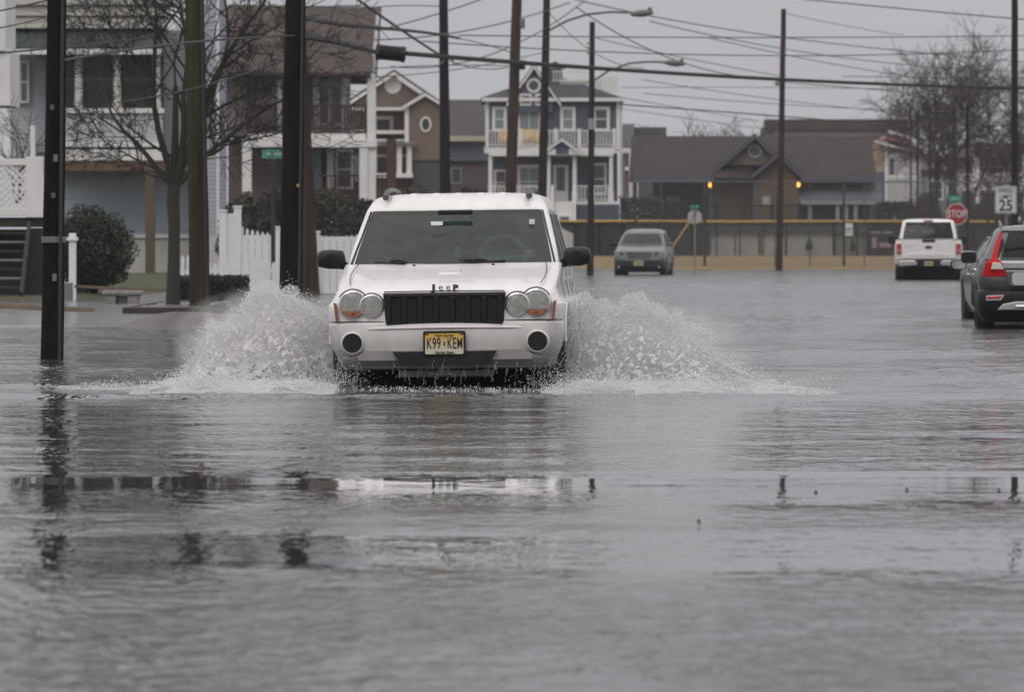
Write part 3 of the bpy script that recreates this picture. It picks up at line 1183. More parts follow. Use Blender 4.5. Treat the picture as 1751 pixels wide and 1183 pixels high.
def bump_step():
    vs, fs = [], []
    n = 24
    for i in range(n + 1):
        x = -.60 + 1.2 * i / n
        y = .0 + .10 * (x / .92) ** 2
        z0 = .455 + .006 * (1 - (x / .6) ** 2)
        e = min(1, (1 - abs(x) / .6) * 6)
        vs += [(x, y + .004, z0 - .016), (x, y - .012 * e, z0), (x, y + .006, z0 + .016)]
    for i in range(n):
        a = i * 3
        fs += [(a, a + 3, a + 4, a + 1), (a + 1, a + 4, a + 5, a + 2)]
    return vs, fs


suv()
# ------------------------------------------------------------------ the other three/four vehicles
red_lens = mat('red_lens', (.32, .01, .012), .25, var=.2, coat=.2)
bright_red = mat('bright_red_lens', (.50, .008, .012), .35, var=.15, spec=.25)


def simple_seat(t, x, y, z):
    m = MB().yprism([(y, z), (y + .4, z), (y + .5, z + .55), (y + .4, z + .57)], x - .24, x + .24)
    m.box(x - .12, x + .12, y + .43, y + .52, z + .6, z + .74)
    return m.build('seat', cabin_dark, t, bevel=.03)


def crossover():
    t = thing('parked_car', (0, 0, 0), 'grey crossover car facing the lens at the far edge of the flood', 'car')
    paint = mat('grey_green_paint', (.13, .14, .133), .3, .3, var=.1, scale=2, coat=.5)
    rows = [(.45, .885, .03, 4.45, .3, .25, .22, .1), (.52, .90, .0, 4.47, .3, .25, .22, .1), (.60, .905, .01, 4.48, .3, .25, .24, .1), (.68, .905, .03, 4.48, .3, .25, .26, .1),
            (.76, .895, .06, 4.48, .3, .22, .28, .1), (.83, .88, .12, 4.47, .3, .2, .30, .1), (.90, .865, .36, 4.46, .28, .2, .28, .1), (.95, .855, .62, 4.46, .22, .2, .24, .1), (1.0, .85, .90, 4.44, .18, .18, .2, .1), (1.05, .83, 1.12, 4.40, .12, .15, .16, .1)]
    body = solid_loft(rows).build('body', paint, t, fix=True)
    cs = lambda: [MB().lathe((sx * .95, yy, .26), [(.385, -.22), (.385, .22)], 'x', 28) for sx in (-1, 1) for yy in (.90, 3.52)]
    cut(body, cs())
    body.data.shade_smooth()
    body.data.set_sharp_from_angle(angle=R(30))
    low = [(.10, .82, .14, 4.3, .3, .25, .2, .1), (.18, .86, .06, 4.42, .3, .25, .2, .1), (.30, .885, .02, 4.45, .3, .25, .2, .1), (.447, .884, .034, 4.45, .3, .25, .22, .1)]
    lb = solid_loft(low).build('lower_cladding', black_plastic, t, fix=True)
    cut(lb, cs())
    for sx in (-1, 1):
        for yy in (.90, 3.52):
            wheel(t, sx * .78, yy, .26, .345, .225, hardware, sx)
        hp = [(sx * .50, .73), (sx * .62, .80), (sx * .80, .86), (sx * .83, .80), (sx * .74, .70), (sx * .56, .66)]
        m = MB()
        vs = [(x, .03 + .28 * (abs(x) / .9) ** 2 + (.10 if abs(x) > .7 else .02) - .05, z_) for x, z_ in hp]
        m.add(vs + [(x, y + .12, z_) for x, y, z_ in vs], [tuple(range(6)), tuple(range(11, 5, -1))] + [(i, i + 6, (i + 1) % 6 + 6, (i + 1) % 6) for i in range(6)])
        h = m.build('headlight', reflector, t, fix=True)
        MB().lathe((sx * .60, .085, .745), [(.0, -.02), (.045, -.01), (.05, .03)], 'y', 14).build('lamp', frit, h)
        MB().lathe((sx * .70, .10, .28), [(.045, .0), (.03, .01), (0, .014)], 'y', 14).build('fog_lamp', chrome, t)
        mm = rbox(sx * 1.0 - .10, sx * 1.0 + .10, 1.30, 1.42, .99, 1.12, .04).build('door_mirror', paint if sx > 0 else frit, t, bevel=.02)
        MB().bar((sx * .82, 1.38, 1.02), (sx * .93, 1.36, 1.03), .05).build('mirror_arm', frit, mm)
        MB().box(min(sx * .865, sx * .90), max(sx * .865, sx * .90), 2.1, 2.28, .86, .89).build('door_handle', paint, t, bevel=.01)
    g = MB()
    g.prism([(-.46, .80), (.46, .80), (.36, .60), (-.36, .60)][::-1], -.005, .2)
    gr = g.build('grille', mat('grille_dark_grey', (.06, .06, .062), .4), t)
    b = MB()
    for k in range(4):
        z_ = .625 + .05 * k
        b.box(-.37 - .02 * k, .37 + .02 * k, -.022, -.006, z_, z_ + .018)
    b.build('grille_slats', chrome, gr)
    e = MB().box(-.045, -.03, -.035, -.023, .66, .76).box(.03, .045, -.035, -.023, .66, .76).box(-.03, .03, -.035, -.023, .70, .715)
    e.build('emblem', chrome, t)
    p = rbox(-.16, .16, -.03, -.01, .33, .49, .01).build('number_plate', mat('far_plate', (.45, .40, .25), .5), t)
    MB().box(-.11, .11, -.034, -.0305, .385, .435).build('plate_characters', mat('plate_ink', (.12, .11, .07), .5), p)
    gh = [(1.04, .825, 1.0, 4.35, .05, .12, .2, .1), (1.06, .815, 1.04, 4.33, .05, .12, .2, .1), (1.20, .775, 1.27, 4.22, .05, .12, .2, .1), (1.33, .725, 1.48, 4.12, .05, .12, .2, .1), (1.44, .67, 1.68, 4.0, .06, .12, .2, .1),
          (1.50, .63, 1.80, 3.95, .10, .14, .18, .1), (1.55, .57, 1.95, 3.9, .15, .18, .16, .1), (1.585, .47, 2.15, 3.7, .18, .2, .12, .1), (1.60, .3, 2.5, 3.4, .15, .15, .05, .05)]
    ff = (0, .2, .4, .6, .75, .86, .95, 1)
    sf = (0, .03, .2, .34, .37, .5, .62, .65, .8, .92, 1)
    hs = 7 + 5
    hk = lambda k, n, half: k if k < half - 1 else n - 1 - k
    ws = lambda i, k, n, half: 1 <= i <= 3 and hk(k, n, half) <= 5
    sd = lambda i, k, n, half: 1 <= i <= 3 and hk(k, n, half) - hs in (1, 2, 4, 5, 7, 8)
    rr = lambda i, k, n, half: 1 <= i <= 3 and hk(k, n, half) > half - 7
    sh, w_, s_, r_ = split_loft(gh, [ws, sd, rr], ff=ff, sf=sf)
    sh.build('cabin_shell', paint, t, smooth=35)
    liner(sh, t, 2.4)
    w_.build('windscreen', glass('dull_windscreen', (.3, .4, .36), .7, (.02, .028, .025), .03, 1.36), t, smooth=60)
    side_panes(s_, t)
    r_.build('rear_window', dark_glass, t, smooth=60)
    MB().box(-.75, .75, 1.25, 1.6, .95, 1.04).build('dashboard', cabin_dark, t)
    for x in (-.36, .36):
        simple_seat(t, x, 2.2, .6)
    t.location = (X(1090, 224), 222, 0)
    t.rotation_euler = (0, 0, R(-6.0))


crossover()


def pickup():
    t = thing('pickup_truck', (0, 0, 0), 'white pickup truck seen from behind, parked at the right edge of the flood', 'pickup truck')
    zo = -.02
    # tail end at y=0, front at y=5.8
    rows = [(.50, 1.0, .02, 5.7, .10, .4, .03, .15), (.58, 1.01, .0, 5.75, .10, .4, .03, .15), (.80, 1.015, -.01, 5.8, .09, .4, .03, .15), (1.0, 1.01, -.01, 5.78, .09, .35, .03, .15), (1.15, .99, .0, 5.7, .09, .3, .03, .15), (1.235, .965, .02, 5.6, .08, .3, .03, .15)]
    body = solid_loft(rows).build('body', white_paint, t, fix=True)
    cut(body, [MB().lathe((sx * 1.0, yy, .36), [(.47, -.25), (.47, .25)], 'x', 28) for sx in (-1, 1) for yy in (1.15, 4.85)] + [MB().box(-.80, .80, .10, 1.75, .70, 1.5)])
    body.data.shade_smooth()
    body.data.set_sharp_from_angle(angle=R(30))
    for sx in (-1, 1):
        MB().box(min(sx * .805, sx * .965), max(sx * .805, sx * .965), .02, 1.78, 1.236, 1.262).build('bed_rail_cap', black_plastic, t, bevel=.008)
    MB().box(-.80, .80, -.03, .03, 1.216, 1.236).build('tailgate_cap', black_plastic, t)
    # tailgate with its shallow pressing
    tg = rbox(-.80, .80, -.045, -.005, .66, 1.215, .05)
    g = tg.build('tailgate', white_paint, t, bevel=.012)
    pr = MB()
    pts = [(-.60, .74), (-.62, .80), (-.3, .845), (0, .855), (.3, .845), (.62, .80), (.60, .74)]
    pr.prism(pts[::-1], -.062, -.044)
    pr.build('tailgate_pressing', white_paint, g, bevel=.015)
    MB().box(-.20, .20, -.055, .05, 1.14, 1.245).build('tailgate_handle', black_plastic, g, bevel=.02)
    em = MB()
    em.lathe((0, -.055, 1.0), [(1.0, 0), (1.0, .012), (.9, .014)], 'y', 24)
    em.v = [(x * .115, y, 1.0 + (z_ - 1.0) * .045) for x, y, z_ in em.v]
    eo = em.build('oval_badge', frit, g, smooth=30)
    text(t, 'badge_lettering', 'Ford', .055, (0, -.058, 1.0), chrome, 1.0, depth=.001).parent = g
    text(t, 'model_lettering', 'F-150', .06, (-.62, -.048, 1.02), mat('letter_grey', (.35, .30, .28), .4), 1.3, depth=.002).parent = g
    for sx in (-1, 1):
        tl = rbox(sx * .895 - .07, sx * .895 + .07, -.04, .10, .80, 1.11, .02).build('tail_light', red_lens, t, bevel=.012)
        rbox(sx * .895 - .04, sx * .895 + .035, -.045, -.041, .865, .945, .01).build('reversing_lamp', mat('pink_lens', (.5, .25, .24), .3), tl)
        b = MB()
        b.prism([(sx * .92, .605), (sx * .42, .615), (sx * .34, .54), (sx * .36, .46), (sx * .90, .42)][::sx], -.16, -.02)
        b.build('bumper_end', mat('satin_chrome', (.5, .5, .5), .25, .9), t, bevel=.02)
    MB().box(-.95, .95, -.10, .0, .605, .64).box(-.40, .40, -.13, .0, .42, .60).build('bumper_step', black_plastic, t, bevel=.01)
    p = rbox(-.125, .125, -.145, -.132, .455, .575, .01).build('number_plate', mat('truck_plate', (.55, .47, .25), .5), t)
    MB().box(-.09, .09, -.148, -.1455, .49, .54).build('plate_characters', mat('plate_ink', (.12, .11, .07), .5), p)
    u = MB().box(-.75, .75, .1, 5.4, .12, .50).box(-.9, .9, .4, .5, .02, .15)
    u.tube([(-.8, 1.15, .36), (.8, 1.15, .36)], .08, 8)
    u.build('underbody', underbody, t)
    for sx in (-1, 1):
        for yy in (1.15, 4.85):
            wheel(t, sx * .84, yy, .33, .40, .27, hardware, sx)
        MB().box(min(sx * .72, sx * 1.0), max(sx * .72, sx * 1.0), .70, .74, .02, .40).build('mud_flap', rubber, t)
    gh = [(1.20, .885, 1.78, 4.35, .10, .08, .04, .1), (1.25, .88, 1.79, 4.28, .10, .08, .04, .1), (1.30, .87, 1.80, 4.2, .10, .08, .04, .1), (1.50, .835, 1.87, 3.95, .10, .08, .04, .1), (1.70, .79, 1.96, 3.65, .10, .08, .04, .1), (1.76, .78, 2.0, 3.55, .10, .08, .04, .1),
          (1.80, .76, 2.05, 3.5, .12, .1, .04, .1), (1.84, .68, 2.15, 3.35, .16, .12, .05, .1), (1.86, .4, 2.4, 3.1, .2, .2, .05, .05)]
    ff = (0, .2, .4, .6, .8, .94, 1)
    sf = (0, .05, .2, .42, .46, .6, .75, .9, 1)
    hs = 6 + 5
    hk = lambda k, n, half: k if k < half - 1 else n - 1 - k
    rw = lambda i, k, n, half: 1 <= i <= 4 and hk(k, n, half) <= 5
    sd = lambda i, k, n, half: 2 <= i <= 3 and hk(k, n, half) - hs in (1, 2, 4, 5, 6)
    wf = lambda i, k, n, half: 1 <= i <= 4 and hk(k, n, half) > half - 6
    sh, r_, s_, w_ = split_loft(gh, [rw, sd, wf], ff=ff, sf=sf)
    sh.build('cab_shell', white_paint, t, smooth=35)
    liner(sh, t, 2.7)
    MB().box(-.74, .74, 2.1, 2.25, .8, 1.46).box(-.4, -.2, 2.1, 2.2, 1.46, 1.60).box(.2, .4, 2.1, 2.2, 1.46, 1.60).build('rear_seat', cabin_dark, t, bevel=.03)
    MB().box(-.78, .78, 1.9, 4.2, .62, .66).build('cab_floor', cabin_dark, t)
    r_.build('rear_window', dark_glass, t, smooth=60)
    side_panes(s_, t)
    w_.build('windscreen', windscreen, t, smooth=60)
    MB().box(-.14, .14, 1.985, 2.04, 1.785, 1.825).build('brake_light', red_lens, t, bevel=.01)
    for sx in (-1, 1):
        rbox(sx * 1.09 - .12, sx * 1.09 + .12, 4.0, 4.1, 1.10, 1.35, .05).build('door_mirror', black_plastic, t, bevel=.02)
    t.location = (X(1588, 193), 193, zo)
    t.rotation_euler = (0, 0, R(-3.3))


pickup()


def wagon():
    t = thing('estate_car', (0, 0, 0), 'dark silver estate car with tall red tail lamp, cut off by the right edge', 'car')
    paint = mat('dark_silver_paint', (.12, .125, .135), .25, .6, var=.1, scale=2, coat=.6)
    skid = mat('skid_silver', (.42, .41, .40), .4, .4, var=.15)
    # rear at y=0
    rows = [(.53, .90, .03, 4.75, .30, .35, .08, .2), (.60, .915, .0, 4.78, .30, .35, .08, .2), (.70, .92, .0, 4.8, .28, .35, .08, .2), (.80, .915, .03, 4.78, .26, .3, .08, .2), (.90, .88, .06, 4.6, .24, .3, .08, .2), (.94, .85, .08, 3.6, .22, .3, .08, .2)]
    body = solid_loft(rows).build('body', paint, t, fix=True)
    cs = lambda: [MB().lathe((sx * .95, yy, .25), [(.40, -.22), (.40, .22)], 'x', 30) for sx in (-1, 1) for yy in (1.05, 3.85)]
    cut(body, cs())
    body.data.shade_smooth()
    body.data.set_sharp_from_angle(angle=R(30))
    low = [(.10, .84, .10, 4.6, .3, .3, .08, .2), (.20, .90, .02, 4.7, .28, .3, .08, .2), (.34, .925, -.04, 4.75, .28, .35, .08, .2), (.46, .925, -.05, 4.76, .28, .35, .08, .2), (.50, .92, -.04, 4.76, .28, .35, .08, .2), (.527, .905, .0, 4.75, .28, .35, .08, .2)]
    lb = solid_loft(low).build('black_cladding', black_plastic, t, fix=True)
    cut(lb, cs())
    lb.data.shade_smooth()
    lb.data.set_sharp_from_angle(angle=R(30))
    # silver strips and tailgate
    MB().prism([(-.60, .89), (.60, .89), (.585, .80), (-.585, .80)][::-1], -.005, .12).build('tailgate_strip', mat('tailgate_bright', (.45, .45, .45), .3, .5), t, bevel=.012)
    tg = MB().prism([(-.56, .785), (.56, .785), (.50, .56), (-.50, .56)][::-1], -.03, .10).build('tailgate', paint, t, bevel=.02)
    rbox(-.46, .46, -.040, -.0305, .585, .755, .05).build('tailgate_sky_reflection', mat('painted_sky_reflection', (.5, .49, .48), .35), tg)  # added pale panel: sky reflection on the lower tailgate, painted as colour
    pl = rbox(-.16, .16, -.052, -.041, .60, .74, .01).build('number_plate', plate_white, tg)
    MB().box(-.12, .12, -.055, -.0525, .64, .70).build('plate_characters', mat('plate_ink', (.12, .11, .07), .5), pl)
    sk = MB().prism([(-.66, .26), (-.58, .34), (-.40, .375), (.40, .375), (.58, .34), (.66, .26)][::-1], -.075, .0)
    s_ = sk.build('skid_plate', skid, t, bevel=.015)
    MB().box(-.42, -.16, -.095, -.074, .29, .325).build('exhaust_tip', chrome, s_, bevel=.008)
    for sx in (-1, 1):
        rf = MB().prism([(sx * .79, .40), (sx * .62, .405), (sx * .585, .45), (sx * .79, .44)][::sx], -.045, .02)
        r_ = rf.build('rear_reflector', red_lens, t, bevel=.008)
        ch = MB().prism([(sx * .80, .385), (sx * .605, .39), (sx * .56, .462), (sx * .80, .452)][::sx], -.030, .0)
        ch.build('reflector_surround', chrome, t)
        # lamp: tall blade up the pillar + the bulging body below
        lm = MB()
        a = [(sx * .85, .70), (sx * .525, .695), (sx * .59, .875), (sx * .655, .955), (sx * .572, 1.275), (sx * .612, 1.285), (sx * .685, 1.10), (sx * .725, .95), (sx * .805, .875)]
        yy = lambda x, z_: -.012 + .26 * max(0, (abs(x) - .58)) ** 1.1 * 1.6 + max(0, z_ - .88) * .52
        vs = [(x, yy(x, z_), z_) for x, z_ in a]
        n_ = len(a)
        lm.add(vs + [(x, y + .12, z_) for x, y, z_ in vs], [(0, 1, 2, 8), (2, 3, 7, 8), (3, 4, 5, 6), (3, 6, 7)] + [(i, i + n_, (i + 1) % n_ + n_, (i + 1) % n_) for i in range(n_)])
        l_ = lm.build('tail_light', bright_red, t, fix=True, bevel=.006)
        MB().prism([(sx * .735, .79), (sx * .565, .79), (sx * .61, .875), (sx * .715, .885)][::sx], -.022, .10).build('reversing_lamp', mat('lamp_white', (.7, .62, .6), .2, coat=.5), l_, bevel=.01)
        for y_ in (1.05, 3.85):
            wheel(t, sx * .80, y_, .25, .355, .235, hardware, sx)
            ar = MB()
            ar.tube([(sx * .925, y_ + .43 * math.cos(g), .25 + .43 * math.sin(g)) for g in np.linspace(.1, math.pi - .1, 16)], .035, 6)
            ar.build('wheel_arch_trim', black_plastic, t, smooth=60)
        rr = MB().tube([(sx * .60, .62, 1.33), (sx * .605, .72, 1.395), (sx * .61, 1.2, 1.42), (sx * .60, 2.9, 1.40), (sx * .58, 3.1, 1.33)], [.022, .02, .015, .015, .02], 8)
        rr.build('roof_rail', hardware, t, smooth=60)
        mm = rbox(sx * 1.0 - .11, sx * 1.0 + .11, 3.1, 3.22, .86, 1.03, .05).build('door_mirror', paint, t, bevel=.02)
        rbox(sx * 1.0 - .095, sx * 1.0 + .095, 3.09, 3.098, .875, 1.015, .04).build('mirror_glass', frit, mm)
        MB().box(min(sx * .90, sx * .94), max(sx * .90, sx * .94), 2.0, 2.2, .76, .79).build('door_handle', chrome, t, bevel=.01)
    gh = [(.92, .84, .05, 3.6, .15, .10, .08, .15), (.945, .83, .06, 3.5, .15, .10, .08, .15), (1.05, .78, .13, 3.25, .14, .10, .08, .15), (1.18, .725, .25, 2.95, .13, .10, .08, .15), (1.27, .685, .36, 2.7, .12, .10, .08, .15),
          (1.31, .66, .40, 2.6, .12, .1, .08, .1), (1.35, .60, .5, 2.5, .15, .15, .08, .1), (1.37, .4, .8, 2.3, .2, .2, .05, .05)]
    ff = (0, .25, .5, .75, .89, .97, 1)
    sf = (0, .05, .25, .42, .45, .6, .72, .75, .88, .97, 1)
    hs = 6 + 5
    hk = lambda k, n, half: k if k < half - 1 else n - 1 - k
    rw = lambda i, k, n, half: 0 <= i <= 3 and hk(k, n, half) <= 3
    sd = lambda i, k, n, half: 1 <= i <= 3 and hk(k, n, half) - hs in (1, 2, 4, 5, 7, 8)
    wf = lambda i, k, n, half: 1 <= i <= 3 and hk(k, n, half) > half - 6
    sh, a_, b_, c_ = split_loft(gh, [rw, sd, wf], ff=ff, sf=sf)
    sh.build('cabin_shell', paint, t, smooth=35)
    liner(sh, t, 2.4)
    a_.build('rear_window', dark_glass, t, smooth=60)
    side_panes(b_, t)
    c_.build('windscreen', windscreen, t, smooth=60)
    MB().box(-.6, .6, .08, .14, 1.27, 1.32).build('roof_spoiler', paint, t, bevel=.02)
    t.location = (X(1668, 84) + .94, 84, -.02)
    t.rotation_euler = (0, 0, R(-3.6))


wagon()


def sedan():
    t = thing('parked_car', (0, 0, 0), 'dark grey saloon car mostly hidden ahead of the estate car at the right edge', 'car')
    paint = mat('charcoal_paint', (.085, .09, .095), .28, .5, var=.1, scale=2, coat=.6)
    rows = [(.12, .84, .08, 4.6, .3, .3, .08, .2), (.3, .90, .0, 4.7, .28, .35, .08, .2), (.55, .915, .0, 4.75, .28, .35, .08, .2), (.72, .905, .02, 4.7, .26, .35, .08, .2), (.83, .87, .1, 4.2, .24, .3, .08, .2), (.87, .84, .35, 3.7, .2, .3, .08, .2)]
    body = solid_loft(rows).build('body', paint, t, fix=True)
    cut(body, [MB().lathe((sx * .93, yy, .24), [(.38, -.22), (.38, .22)], 'x', 28) for sx in (-1, 1) for yy in (1.0, 3.75)])
    body.data.shade_smooth()
    body.data.set_sharp_from_angle(angle=R(30))
    for sx in (-1, 1):
        for y_ in (1.0, 3.75):
            wheel(t, sx * .80, y_, .24, .34, .22, hardware, sx)
        m = rbox(sx * 1.02 - .12, sx * 1.02 + .12, 3.05, 3.15, .74, .89, .05).build('door_mirror', frit, t, bevel=.02)
        rbox(sx * 1.02 - .10, sx * 1.02 + .10, 3.04, 3.048, .755, .875, .04).build('mirror_glass', chrome, m)
        for yy in (1.7, 2.7):
            MB().box(min(sx * .90, sx * .935), max(sx * .90, sx * .935), yy, yy + .18, .66, .69).build('door_handle', chrome, t, bevel=.01)
        MB().box(min(sx * .6, sx * .86), max(sx * .6, sx * .86), .0, .1, .60, .72).build('tail_light', red_lens, t, bevel=.02)
        MB().tube([(sx * .87, .8, .86), (sx * .78, 1.1, 1.02), (sx * .66, 1.7, 1.20), (sx * .65, 2.4, 1.22), (sx * .75, 3.0, 1.05), (sx * .85, 3.5, .87)], .012, 6).build('window_trim', chrome, t, smooth=60)
    gh = [(.86, .84, .4, 3.7, .15, .12, .1, .15), (.89, .83, .5, 3.6, .15, .12, .1, .15), (1.0, .77, .8, 3.3, .15, .12, .1, .15), (1.12, .705, 1.1, 3.0, .14, .12, .1, .15), (1.20, .655, 1.35, 2.8, .14, .12, .1, .1), (1.235, .58, 1.55, 2.65, .15, .15, .08, .1), (1.25, .35, 1.8, 2.4, .15, .15, .05, .05)]
    ff = (0, .25, .5, .75, .9, .97, 1)
    sf = (0, .08, .25, .46, .5, .65, .8, .95, 1)
    hs = 6 + 5
    hk = lambda k, n, half: k if k < half - 1 else n - 1 - k
    rw = lambda i, k, n, half: 1 <= i <= 3 and hk(k, n, half) <= 4
    sd = lambda i, k, n, half: 1 <= i <= 3 and hk(k, n, half) - hs in (1, 2, 4, 5, 6)
    wf = lambda i, k, n, half: 1 <= i <= 3 and hk(k, n, half) > half - 6
    sh, a_, b_, c_ = split_loft(gh, [rw, sd, wf], ff=ff, sf=sf)
    sh.build('cabin_shell', paint, t, smooth=35)
    liner(sh, t, 2.4)
    a_.build('rear_window', dark_glass, t, smooth=60)
    side_panes(b_, t)
    c_.build('windscreen', windscreen, t, smooth=60)
    t.location = (X(1640, 96.5) + .93, 91.8, -.02)
    t.rotation_euler = (0, 0, R(.5))


sedan()
# ------------------------------------------------------------------ building helpers
def window(parent, xc, zc, w, h, y, pane=house_pane, trim=.10, frame=white_trim, mull=0, rail=True, name='window'):
    """window in a wall that faces the lens; y is the wall plane"""
    m = MB()
    x0, x1, z0, z1 = xc - w / 2, xc + w / 2, zc - h / 2, zc + h / 2
    m.box(x0 - trim, x0, y - .05, y, z0 - trim, z1 + trim).box(x1, x1 + trim, y - .05, y, z0 - trim, z1 + trim)
    m.box(x0, x1, y - .048, y, z1, z1 + trim).box(x0, x1, y - .07, y, z0 - trim, z0)
    if rail and h > .9:
        m.box(x0, x1, y - .035, y - .003, zc - .025, zc + .025)
    for k in range(mull):
        x = x0 + w * (k + 1) / (mull + 1)
        m.box(x - .02, x + .02, y - .033, y - .003, z0, z1)
    f = m.build(name, frame, parent)
    MB().box(x0, x1, y - .02, y - .004, z0, z1).build('pane', pane, f)
    return f


def round_window(parent, xc, zc, rx, rz, y, frame=white_trim, pane=house_pane, t=.09):
    m = MB()
    n = 28
    vs = []
    for (dr, yy) in ((t, y), (t, y - .06), (0, y - .06), (0, y)):
        for k in range(n):
            g = 2 * math.pi * k / n
            vs.append((xc + (rx + dr) * math.cos(g), yy, zc + (rz + dr) * math.sin(g)))
    fs = []
    for i in range(3):
        for k in range(n):
            fs.append((i * n + k, i * n + (k + 1) % n, (i + 1) * n + (k + 1) % n, (i + 1) * n + k))
    m.add(vs, fs)
    f = m.build('round_window', frame, parent)
    MB().prism([(xc + rx * math.cos(a), zc + rz * math.sin(a)) for a in np.linspace(0, 2 * math.pi, n, endpoint=False)][::-1], y - .02, y - .004).build('pane', pane, f)
    return f


def railing(parent, x0, x1, y, z0, z1, m, gap=.13, t=.03, name='railing', posts=0):
    b = MB()
    b.box(x0, x1, y - .045, y + .045, z1 - .06, z1)
    b.box(x0, x1, y - .03, y + .03, z0 + .06, z0 + .11)
    n = max(2, int((x1 - x0) / gap))
    for k in range(n):
        x = x0 + (k + .5) * (x1 - x0) / n
        b.box(x - t / 2, x + t / 2, y - .018, y + .018, z0 + .11, z1 - .06)
    r = b.build(name, m, parent)
    for k in range(posts):
        x = x0 + (x1 - x0) * k / (posts - 1)
        MB().box(x - .06, x + .06, y - .061, y + .061, z0, z1 + .06).build('post', m, parent, bevel=.008)
    return r


def wall(parent, name, x0, x1, y0, y1, z0, z1, m, lap=.13, sides='LR'):
    b = MB().box(x0, x1, y0, y1, z0, z1)
    b.clap((x0, y0), (x1, y0), z0, z1, lap)
    if 'R' in sides:
        b.clap((x1, y0), (x1, y1), z0, z1, lap)
    if 'L' in sides:
        b.clap((x0, y1), (x0, y0), z0, z1, lap)
    return b.build(name, m, parent)


def gable(parent, name, x0, x1, xr, y0, y1, z0, zr, m, lap=.13, zl=None, z_r=None):
    """gable wall facing the lens: base x0..x1 at z0, peak (xr, zr)"""
    b = MB().prism([(x0, z0), (xr, zr), (x1, z0)], y0, y1)

    def ext(z_):
        t = min(1, (z_ - z0) / (zr - z0))
        return ((xr - x0) * t / (x1 - x0), 1 - (x1 - xr) * t / (x1 - x0))
    b.clap((x0, y0), (x1, y0), z0, zr, lap, ext)
    return b.build(name, m, parent)


def roof_y(parent, x0, x1, xr, y0, y1, z0, zr, m, th=.14, trim=None, z1=None):
    """roof with its ridge running away from the lens"""
    z1 = z0 if z1 is None else z1
    b = MB().prism([(x0, z0), (xr, zr), (xr, zr + th), (x0 - .01, z0 + th)], y0, y1)
    b.prism([(xr + .001, zr), (x1, z1), (x1 + .01, z1 + th), (xr + .001, zr + th)], y0, y1)
    r = b.build('roof', m, parent)
    if trim:
        t = MB().prism([(x0, z0 - .12), (xr, zr - .12), (xr, zr + .05), (x0, z0 + .05)], y0 - .05, y0 - .003)
        t.prism([(xr + .001, zr - .12), (x1, z1 - .12), (x1, z1 + .05), (xr + .001, zr + .05)], y0 - .05, y0 - .003)
        t.build('bargeboard', trim, parent)
    return r


def roof_x(parent, x0, x1, y0, yr, y1, z0, zr, m, th=.14, name='roof', hipl=0, hipr=0):
    """roof sloping up away from the lens to a ridge at yr, then down; hips pull the ridge in"""
    b = MB()
    b.add([(x0, y0, z0), (x1, y0, z0), (x1 - hipr, yr, zr), (x0 + hipl, yr, zr), (x0, y1, z0), (x1, y1, z0),
           (x0, y0, z0 - th), (x1, y0, z0 - th), (x1, y1, z0 - th), (x0, y1, z0 - th)],
          [(0, 1, 2, 3), (3, 2, 5, 4), (0, 3, 4), (1, 5, 2), (6, 7, 1, 0), (7, 8, 5, 1), (8, 9, 4, 5), (9, 6, 0, 4), (9, 8, 7, 6)])
    return b.build(name, m, parent)


class At:
    """photograph rows/columns read on a wall standing at distance Y"""
    def __init__(s, Y):
        s.Y = Y

    def x(s, p):
        return X(p, s.Y)

    def z(s, p):
        return Z(p, s.Y)


